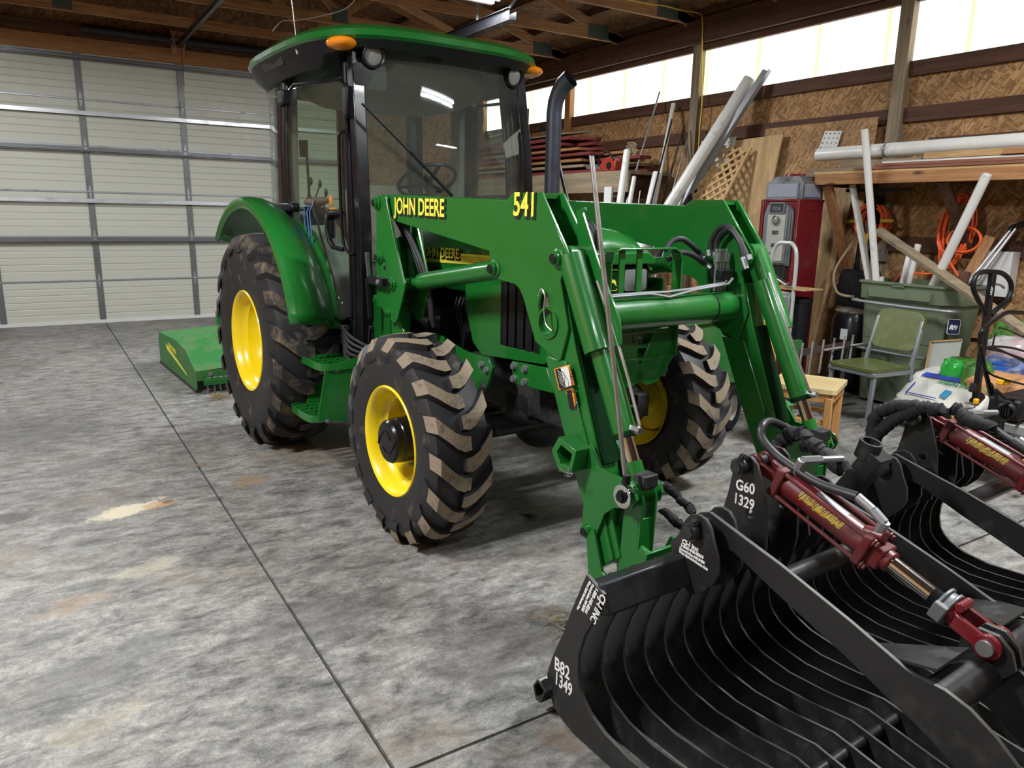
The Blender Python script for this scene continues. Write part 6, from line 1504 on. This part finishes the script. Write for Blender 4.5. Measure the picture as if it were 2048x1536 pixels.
m.build('cart_body',M['bin'],RB,bevel=.008)
for z_ in (zr-.19,zr-.60):
    m = MB(); m.tube([(6.25,ya+.03,z_+.01),(6.17,ya+.0,z_+.01),(6.165,(ya+yb_)/2,z_),(6.17,yb_+.06,z_-.0),(6.25,yb_-.02,z_)],.014,10,smooth=4); m.build('rail',M['zinc'],RB)
bd = V(6.30,yb_+.045,zr-.32)
nb = Vector((-1,-1,0)).normalized(); ub = Vector((1,-1,0)).normalized()
m = MB(); m.mat(2).prism([(p[0],p[1]) for p in rrect(-.047,.047,-.062,.062,.014)],nb*.004,o=bd+nb*.028,u=ub,v=(0,0,1)); m.mat(0).prism([(p[0],p[1]) for p in rrect(-.043,.043,-.058,.058,.012)],nb*.005,o=bd+nb*.028,u=ub,v=(0,0,1))
m.mat(1).text('BFI',tmat(bd+nb*.034-ub*.036-V(0,0,.018),ub+V(0,0,-.15),(0,0,1)),.052,.0008,.0015,.85,.2); m.build('badge',[paint('navy_badge',(.01,.015,.06),.4),M['decal_white'],M['decal_white']],RB)
for y_ in (yb_+.2,ya-.2): MB().lathe([(-.025,.02),(-.03,.07),(-.02,.085),(.02,.085),(.03,.07),(.025,.02)],(6.72,y_,.085),(0,1,0),24).build('wheel',M['rubber_clean'],RB)
# contents of the cart
def inbin(name,mat,pt,Xt,pl,Xl,r,label,cat,hollow=True,zend=.35):
    return pole(name,mat,pt,Xt,pl,Xl,r,label,cat,'things standing in the refuse cart',hollow=hollow,zend=zr-.48)
inbin('plastic_pipe',M['pvc'],Q5(890,102),6.08,Q5(972,1178),6.26,.030,'tallest white pipe in the refuse cart, leaning left','pipe')
inbin('plastic_pipe',M['pvc'],Q5(803,502),6.36,Q5(920,1172),6.32,.030,'white pipe at the left end of the refuse cart','pipe')
inbin('plastic_pipe',M['pvc'],Q5(1765,425),6.13,Q5(1388,1205),6.30,.036,'white pipe leaning right with a slanted scribbled end','pipe')
inbin('plastic_pipe',M['pvc'],Q5(1273,925),6.64,Q5(1203,1190),6.58,.028,'short white pipe at the middle of the cart, farther one','pipe')
inbin('plastic_pipe',M['pvc'],Q5(1215,965),6.56,Q5(1160,1190),6.50,.022,'short narrow white pipe, nearer one at the middle of the cart','pipe')
inbin('plastic_pipe',M['pvc'],Q5(1008,1155),6.34,Q5(1007,1180),6.34,.024,'white pipe stub barely showing above the cart rim','pipe')
def barpx(name,mat,pa,Xa,pb,Xb,w_,h_,label,cat,ext=0,grp='things standing in the refuse cart',up=(1,0,0)):
    a = onx(*pa,Xa); c = onx(*pb,Xb); m = MB(); m.bar(a, c+(c-a)*ext, w_, h_, up); return one(m,name,mat,label,cat,grp,bevel=.002)
barpx('long_board',wd('grey','y'),Q5(985,822),6.40,Q5(2060,1560),6.02,.035,.085,'long weathered board slanting across the refuse cart','board',up=(1,0,.4))
barpx('wide_board',wd('orange','z'),Q5(1790,868),6.66,Q5(1600,1200),6.56,.085,.018,'wide brown board standing in the right of the cart','board',.5)
barpx('wood_block',wd('dark','z'),Q5(1610,1120),6.44,Q5(1590,1200),6.42,.075,.04,'short dark wood block standing at the right end of the cart','block',.5)
for k,(a_,b_,lb) in enumerate((((1925,828),(1632,1195),'left aluminium crutch tube with black grip in the cart'),((1968,812),(1690,1180),'right aluminium crutch tube with black grip in the cart'))):
    p_ = onx(*Q5(*a_),6.68); q_ = onx(*Q5(*b_),6.50); d_ = (q_-p_); CT = empty('crutch_tube',(0,0,0),0,lb,'tube','things standing in the refuse cart')
    m = MB(); m.cyl(p_,q_+d_*.7,.013,seg=14); m.build('tube',M['alu'],CT)
    m = MB(); m.tube([p_,p_-d_*.06,p_-d_*.12+V(0,-.06,.0),p_-d_*.10+V(0,-.16,-.01)],.020,10,smooth=3); m.build('grip',M['black'],CT)
# ---- orange hose and cord coils
def coil(name,c,ry,rz,n,r,label,mat,seed,xs=.10,parts=None):
    rnd = random.Random(seed); m = MB()
    P = []
    for i in range(n*20+1):
        a = 2*pi*i/20; k = i/20; jy = 1+.06*sin(k*2.3+seed)+.04*sin(k*5.1); jz = 1+.05*cos(k*1.7)+.03*sin(k*4)
        P.append(c+V(-xs*(.5+.5*sin(k*2.9)),ry*jy*cos(a)+.012*sin(k*3),rz*jz*sin(a)+.012*cos(k*2.2)))
    m.tube(P,r,8); return m
c1 = onx(*Q5(972,762),6.80)
m = coil('hose',c1,.135,.150,13,.0095,'',None,3,.11); HC = one(m,'air_hose_coil',M['orange'],'round orange hose coil on a wall reel under the shelf','hose')
RL = empty('hose_reel',c1,0,'black wall bracket with yellow arms holding the round orange coil','bracket')
m = MB(); m.box(-.17,.0,-.06,-.02,-.02,.24); m.build('arm',M['black'],RL,bevel=.004)
ym = paint('mustard_plastic',(.42,.30,.03),.5)
for (dy,dz,a_) in ((-.20,.01,.15),(.17,.0,0),(-.02,-.17,1.45)):
    m = MB(); m.obox((-.15,dy,dz),.012,.13 if a_ < 1 else .025,.03 if a_ < 1 else .12); m.build('reel_arm',ym,RL,bevel=.004)
c2 = onx(*Q5(1610,800),6.80)
m = MB(); rnd = random.Random(8); P = []
top_ = onx(*Q5(1620,570),6.78); bot_ = onx(*Q5(1500,1090),6.74)
n = 8
for i in range(n*24+1):
    a = 2*pi*i/24; k = i/24; s_ = sin(a); t_ = (1-s_)/2; ctr = top_.lerp(bot_,t_); wv = .115*(1+.25*sin(k*1.9)) * (1 if s_ > -.3 else .8)
    P.append(ctr+V(-.06*(.5+.5*sin(k*3.3)),wv*cos(a)*(1-.35*abs(s_)**4),0.02*sin(k*2.1)))
m.tube(P,.0095,8)
P = []
c3 = onx(*Q5(1610,900),6.66)
for i in range(2*24+1): a = 2*pi*i/24; P.append(c3+V(-.02*i/24,.135*cos(a),.105*sin(a)+.008*i/24))
m.tube(P,.0105,8)
m.tube([onx(*Q5(1420,1090),6.64),onx(*Q5(1440,960),6.62),onx(*Q5(1560,1150),6.64),onx(*Q5(1600,1130),6.64)],.0105,8,smooth=8)
one(m,'extension_cord_coil',M['orange'],'long orange cord coil hanging on the wall beside the crutches','cord')
m = MB(); m.tube([onx(*Q5(1430,1120),6.62),onx(*Q5(1330,1135),6.6),onx(*Q5(1200,1128),6.6),onx(*Q5(1140,1145),6.6),onx(*Q5(1100,1190),6.6)],.0095,8,smooth=5); one(m,'orange_hose',M['orange'],'orange hose lying over the back rim of the refuse cart','hose')
m = MB(); a = onx(*Q5(1000,1000),6.82); m.box(6.80,6.89,a.y-.04,a.y+.04,a.z-.06,a.z+.06); oo = one(m,'outlet_box',M['zinc'],'grey electrical outlet box on the wall below the hose reel','outlet',bevel=.003)
m = MB(); a = onx(*Q5(1850,1080),6.78); m.box(6.76,6.89,a.y-.10,a.y+.18,a.z-.25,a.z+.12); one(m,'wall_cabinet',M['white'],'white box mounted on the wall behind the crutch tubes','box',bevel=.004)

# ---- framed white board
m = MB(); TL = onx(1863,683,6.13); TR = onx(1924,679,6.13); W2 = TL.y-TR.y
WB = empty('marker_board',(0,0,0),0,'small pale panel with a wooden frame leaning on the refuse cart','board')
dn = V(-.06,0,-TL.z+.0)
def wq(a,b,c,d,th,mb): 
    P = [a,b,c,d]; mb.add(P+[p+V(th,0,0) for p in P],[(0,1,2,3),(7,6,5,4),(0,4,5,1),(1,5,6,2),(2,6,7,3),(3,7,4,0)])
m = MB(); wq(TL,TR,TR+dn,TL+dn,.012,m); m.build('panel',M['white_board'],WB)
m = MB(); m.bar(TL+V(-.004,0,0),TL+dn+V(-.004,0,0),.014,.018,(1,0,0)); m.bar(TL+V(-.004,0,0),TR+V(-.004,0,0),.018,.012,(0,0,1)); m.build('frame',wd('light','z'),WB)

# ---- bags on the floor
def bag(name, c, sx, sy, sz, rz, mat, label, seed, crump=.05, tilt=0):
    rnd = random.Random(seed); ph = [rnd.uniform(0,6) for _ in range(8)]
    def fn(u, v):
        a = 2*pi*u; b_ = -pi/2+pi*v
        f = lambda t, e: (abs(t)**e)*(1 if t > 0 else -1)
        x = f(cos(b_),.35)*f(cos(a),.42); y = f(cos(b_),.35)*f(sin(a),.42); z = f(sin(b_),.65)
        k = 1+crump*(1.3*sin(5*x+ph[0])*cos(6*y+ph[1])+1.0*sin(11*x+ph[2]+3*z)*sin(9*y+ph[3])+.8*abs(sin(7*x+4*y+5*z+ph[5]))+.5*sin(19*x+ph[6]+7*z)*sin(17*y+ph[7]))
        q = Vector((x*sx*k,y*sy*k,z*sz*(1+crump*1.5*sin(7*x+ph[4])*sin(6*y+ph[5]))-(x*x*.12*sz)))
        return Matrix.Rotation(rz,3,'Z') @ (Matrix.Rotation(tilt,3,'X') @ q) + Vector(c)
    m = MB(); m.grid(fn, 56, 32); return one(m,name,mat,label,'bag',sharp=60)
FB = empty('fertilizer_bag',(0,0,0),0,'white printed fertilizer bag lying beside the framed panel','bag')
cF = onx(1897,790,5.90)
RT = Matrix.Rotation(-radians(32),3,'Y'); xt = RT @ V(1,0,0); nt_ = RT @ V(0,0,1)
o = bag('bag_body',V(0,0,0),.27,.33,.075,0,M['bag_white'],None,2,.035)
for v_ in o.data.vertices: v_.co = RT @ v_.co + cF; v_.co.z = max(.005, v_.co.z)
for k_ in ('category','label'):
    if k_ in o: del o[k_]
o.parent = FB
def onbag(a_, b_, h_=.094): return cF + xt*a_ + V(0,b_,0) + nt_*h_
m = MB()
m.mat(0).text('Professional Fertilizer',tmat(onbag(.045,-.30),(0,1,0),-xt),.050,.0008,.001,.88)
m.mat(1).prism([(-.28,.065),(.24,.065),(.22,.115),(-.24,.115)],nt_*.001,o=onbag(0,0,.090),u=(0,1,0),v=xt)
m.mat(1).prism([(.0,-.16),(.24,-.16),(.24,-.15),(.0,-.15)],nt_*.001,o=onbag(0,0,.090),u=(0,1,0),v=xt); m.mat(1).prism([(.23,-.16),(.24,-.16),(.24,-.02),(.23,-.02)],nt_*.001,o=onbag(0,0,.090),u=(0,1,0),v=xt)
m.mat(2).prism([(-.06,-.14),(-.005,-.12),(-.015,-.04),(-.07,-.05)],nt_*.001,o=onbag(0,0,.090),u=(0,1,0),v=xt); m.mat(0).prism([(-.14,.072),(-.07,.08),(-.09,.11),(-.15,.105)],nt_*.002,o=onbag(0,0,.090),u=(0,1,0),v=xt)
m.build('print',[paint('green_print',(.02,.25,.08),.5),paint('blue_print',(.03,.06,.35),.5),paint('globe_print',(.03,.2,.35),.5)],FB)
bag('support_sack',(6.10,cF.y-.10,.06),.10,.24,.06,.0,M['card'],'tan sack lying underneath the white fertilizer bag',21,.03)
def pbag(name,px_,X,hx,hy,hz,mat,label,seed,cr=.06):
    c = onx(*px_,X); bag(name,(c.x,c.y,max(hz+.004,c.z)),hx,hy,hz,.1,mat,label,seed,cr); return c
c = pbag('grass_seed_bag',(1935,738),6.10,.10,.15,.085,M['bag_grass'],'grass-printed bag with a bright green twisted end',3)
pbag('plastic_bag',(1909,738),6.02,.075,.075,.078,M['bag_green'],'bright green shiny bag end beside the framed panel',5,.05)
bag('soil_bag',(6.34,c.y-.05,(c.z-.085)/2),.13,.22,(c.z-.085)/2,.1,M['kraft'],'brown paper sack under the grass seed bag',6,.04)
pbag('green_white_bag',(1952,772),5.98,.07,.10,.16,M['bag_grass'],'green and white striped bag behind the jack handle',7)
c = pbag('paper_sack',(2018,776),6.05,.16,.26,.10,M['kraft'],'tan paper sack under the blue bag',10)
bag('paper_sack',(6.08,c.y,(c.z-.10)/2),.22,.30,max(.03,(c.z-.10)/2),.1,M['bag_white'],'pale sack at the bottom of the pile',12,.03)
c = pbag('potting_mix_bag',(2010,742),6.32,.15,.18,.10,M['bag_blue'],'blue and clear plastic bag on top of the sacks',8,.09)
bag('paper_sack',(6.36,c.y,(c.z-.10)/2),.12,.22,(c.z-.10)/2,.1,M['bag_white'],'upright pale sack under the blue bag',15,.03)
c = pbag('red_white_bag',(2036,705),6.58,.12,.20,.12,M['bag_red'],'red and white bag at the back of the pile',9,.08)
bag('pale_sack',(6.60,c.y,(c.z-.12)/2),.12,.22,(c.z-.12)/2,.0,M['bag_white'],'pale sack standing under the red and white bag',14,.04)
c = pbag('leaf_bag',(2030,668),6.74,.07,.13,.11,M['bag_grass'],'dark green and yellow bag behind the long board',13,.10)

# ---- pallet jack handle
PJ = empty('pallet_jack',(5.56,2.62,0),0,'black pallet jack with a D-shaped tiller handle and yellow body','pallet jack')
def W(p): return ony(p[0],p[1],2.62) - V(5.56,2.62,0)
lp = [Q5(1790,1405),Q5(1740,1385),Q5(1700,1320),Q5(1668,1240),Q5(1675,1170),Q5(1715,1125),Q5(1790,1120),Q5(1870,1130),Q5(1925,1180),Q5(1938,1250),Q5(1900,1330),Q5(1840,1380)]
lp = [Q5(1765,1420)]+lp[1:-1]+[Q5(1830,1390),Q5(1795,1430)]
m = MB(); m.tube([W(p) for p in lp],.017,12,smooth=5); m.build('loop_handle',M['black'],PJ)
m = MB(); a = W(Q5(1805,1130)); c = W(Q6(1700,850)); m.bar(a,c,.050,.036,(0,1,0)); m.build('tiller',M['black'],PJ,bevel=.004)
m = MB(); m.tube([W(Q5(1810,1205)),W(Q5(1860,1215)),W(Q5(1885,1235))],.008,8,smooth=3); m.build('release_lever',M['zinc'],PJ)
m = MB(); t0 = W(Q5(1768,1285)); t1 = W(Q5(1782,1215)); m.text('LEZP',tmat(t0+V(.0,-.0262,0),t1-t0,(-1,0,.2)),.034,.0005,.0008,.8); m.build('lettering',M['decal_white'],PJ)
bb = W(Q6(1700,860))
m = MB(); m.bar(bb+V(-.07,0,.06),bb+V(-.05,0,.12),.04,.04,(0,1,0)); m.cyl(bb+V(-.02,0,-.02),bb+V(.06,0,.02),.035); m.box(bb.x-.10,bb.x+.05,-.05,.05,bb.z-.20,bb.z-.12); m.cyl(V(bb.x-.03,0,.10),V(bb.x-.03,0,bb.z-.1),.055); m.cyl(V(bb.x-.03,-.09,.09),V(bb.x-.03,.09,.09),.09); m.build('pump_unit',M['black'],PJ,bevel=.004)
m = MB(); 
P = [V(bb.x-.085+.032*cos(a_),-.01+.032*sin(a_),bb.z-.14+.0035*i) for i,a_ in enumerate([i*.6 for i in range(42)])]; m.tube(P,.005,6); m.build('spring',M['zinc'],PJ)
m = MB(); m.box(.02,.75,-.05,.05,.08,.16); m.box(.02,.75,.18,.28,.08,.16); m.box(.0,.08,-.05,.28,.08,.24); m.bar(V(bb.x-.10,0,bb.z-.17),V(bb.x-.20,.02,bb.z-.20),.02,.015); m.build('body',M['power_yellow'],PJ,bevel=.01)
# ---- small engine machine with black handle bar (lower right)
EM = empty('engine_tiller',(0,0,0),0,'black and yellow walk-behind machine with a small silver engine','machine')
def W2_(p,y=2.32): return ony(p[0],p[1],y)
m = MB(); m.tube([W2_((2080,628)),W2_(Q6(1990,235)),W2_(Q6(1900,245)),W2_(Q6(1760,350)),W2_(Q6(1735,400)),W2_(Q6(1735,480)),W2_(Q6(1765,640)),W2_(Q6(1810,820)),W2_(Q6(1855,1060))],.014,12,smooth=5); m.build('handle_bar',M['black_gloss'],EM)
m = MB(); m.cyl(W2_(Q6(1800,755)),W2_(Q6(1822,850)),.020); m.build('handle_clamp',M['black'],EM)
m = MB()
for k,(q1,q2,q3,q4) in enumerate((((1735,480),(1860,500),(1960,545),(2070,600)),((1738,490),(1840,480),(1960,490),(2070,520)),((1730,520),(1740,600),(1830,690),(2070,760)),((1735,470),(1800,500),(1900,520),(2070,580)))): m.tube([W2_(Q6(*q),2.30) for q in (q1,q2,q3,q4)],.007,8,smooth=6)
m.tube([W2_(Q6(1820,480),2.3),W2_(Q6(1850,370),2.3),W2_(Q6(1900,350),2.3),W2_(Q6(2060,420),2.3)],.005,6,smooth=5)
m.build('control_cable',M['black'],EM)
e0 = W2_(Q6(1960,1000),2.15)
m = MB(); m.box(4.95,5.50,2.05,2.24,e0.z+.02,e0.z+.15); m.build('air_filter_box',M['black'],EM,bevel=.02)
m = MB(); m.lathe([(0,.001),(0,.05),(.03,.055),(.05,.04)],(4.955,2.12,e0.z+.08),(-1,-.2,0),24)
for k in range(4): m.box(4.905,4.91,2.09+k*.016,2.098+k*.016,e0.z+.05,e0.z+.11)
m.build('recoil_knob',M['black'],EM)
m = MB(); m.prism(rrect(-.05,.06,-.05,.05,.02),(0,.12,0),o=(5.04,2.02,e0.z-.05),u=(1,0,0),v=(0,0,1)); m.cyl((5.13,2.05,e0.z-.10),(5.13,2.05,e0.z+.04),.010); m.build('rocker_cover',M['alu'],EM,bevel=.015)
m = MB()
for k in range(8): m.box(4.98+.0,5.22,2.0,2.25,e0.z-.20+k*.018,e0.z-.192+k*.018)
m.box(5.02,5.6,1.98,2.32,.12,e0.z-.02)
for k in range(7): m.cyl((4.90+k*.02,1.98,.22),(4.90+k*.02,2.2,.22),.03,seg=10)
m.build('engine_block',M['dark_metal'],EM,bevel=.004)
m = MB(); m.tube([W2_((1992,780),2.1),W2_((2010,796),2.1),W2_((2048,800),2.1),W2_((2080,800),2.1)],.010,8); m.tube([W2_((1992,780),2.1),W2_((1995,840),2.1),W2_((2002,868),2.1)],.010,8); m.build('roll_guard',M['black_gloss'],EM)
m = MB(); m.box(5.28,5.36,2.30,2.36,e0.z+.16,e0.z+.20); m.box(5.04,5.07,2.34,2.37,e0.z+.05,e0.z+.09); m.cyl((4.80,1.90,.22),(4.80,1.93,.22),.035); m.build('yellow_cover',M['power_yellow'],EM,bevel=.008)
m = MB(); 
for s in (1.95,2.35): m.lathe([(-.03,.05),(-.035,.14),(-.02,.16),(.02,.16),(.035,.14),(.03,.05)],(5.3,s,.16),(0,1,0),28)
m.build('wheels',M['rubber_clean'],EM)

# ---- debris on the floor
def clump(px_, r, n, label, mat, seed, z=.0):
    rnd = random.Random(seed); c = onz(*px_); m = MB()
    for k in range(n):
        a = rnd.uniform(0,2*pi); q = c+V(rnd.uniform(-r,r)*.6,rnd.uniform(-r,r)*.6,rnd.uniform(.003,r*.35)); l_ = rnd.uniform(.3,1)*r
        m.tube([q,q+V(cos(a)*l_*.5,sin(a)*l_*.5,rnd.uniform(-.002,.01)),q+V(cos(a+.4)*l_,sin(a+.4)*l_,-.0)],.002,4)
    return one(m,'straw_clump' if n > 12 else 'twig',mat,label,'debris')
clump((436,797),.10,60,'small clump of dry straw by the chains of the mower deck',M['straw'],1)
clump((1128,1252),.12,14,'dry grass stalks sticking out beside the left end of the bucket',M['straw'],2)
clump((1060,1034),.035,26,'dark crumbled leaf on the floor right of the front tyre',paint('dark_leaf',(.04,.028,.018),.9),3)
clump((400,933),.04,8,'tiny twig on the floor joint left of the front tyre',M['straw'],4)
# ---------------------------------------------------------------- lights: ceiling shop fixtures
M['tube'] = emit('lit_led_tube', (.93,.97,1.0), 14)
def shop_light(x, y, z, rz, lab, pw, ln=1.2, tilt=0):
    f = empty('shop_light', (x,y,z), rz, lab, 'light fixture', 'ceiling shop lights')
    m = MB(); m.prism([(-.13,0),(-.07,.05),(.07,.05),(.13,0),(.12,0),(.06,.04),(-.06,.04),(-.12,0)], (ln,0,0), o=(-ln/2,0,0), u=(0,1,0), v=(0,0,1)); m.build('housing', M['white'], f)
    for s in (-1,1): MB().cyl((-ln/2+.02,s*.06,.012),(ln/2-.02,s*.06,.012),.016,seg=14).build('tube', M['tube'], f)
    h = MB(); 
    for s in (-1,1): h.cyl((s*ln*.4,0,.05),(s*ln*.4,0,.09),.003,seg=6)
    h.build('hanging_chain', M['zinc'], f)
    for s in (-1,1):
        la = bpy.data.lights.new('lamp','AREA'); la.shape = 'RECTANGLE'; la.size = ln-.04; la.size_y = .03; la.energy = pw/2; la.color = (.95,.98,1.0)
        lo = bpy.data.objects.new('lamp', la); C.objects.link(lo); lo.parent = f; lo.location = (0,s*.06,-.006)
    return f
shop_light(3.78, 7.32, 3.78, 0, 'twin tube ceiling light glaring at top edge above the tractor roof', 190)
shop_light(3.9, 1.3, 3.78, 0, 'twin tube ceiling light above the loader, mirrored in the windscreen', 200)
shop_light(-1.5, 3.0, 3.78, 0, 'twin tube ceiling light over the empty left bay', 300)
shop_light(-.6, 9.0, 3.78, 0, 'twin tube ceiling light nearest the overhead door', 120)
shop_light(.6, -.9, 3.78, 0, 'twin tube ceiling light behind the camera position', 45)
shop_light(5.3, -.8, 3.78, 0, 'twin tube ceiling light by the right wall behind the camera position', 40)
# world: dim neutral sky outside
wdl = bpy.data.worlds.new('World'); SC.world = wdl; wdl.use_nodes = True
wdl.node_tree.nodes['Background'].inputs[0].default_value = (.8,.9,1,1); wdl.node_tree.nodes['Background'].inputs[1].default_value = .5
# ---------------------------------------------------------------- camera
cam = bpy.data.cameras.new('camera'); co_ = bpy.data.objects.new('camera', cam); C.objects.link(co_)
cam.sensor_width = 36; cam.sensor_fit = 'HORIZONTAL'; cam.lens = FPX/2048*36; cam.clip_start = .05
Mx = CR.to_4x4(); Mx.translation = (0,0,HH); co_.matrix_world = Mx; SC.camera = co_
SC.view_settings.view_transform = 'Standard'; SC.view_settings.look = 'None'; SC.view_settings.gamma = 1; SC.view_settings.exposure = .14
SC.view_settings.use_curve_mapping = False
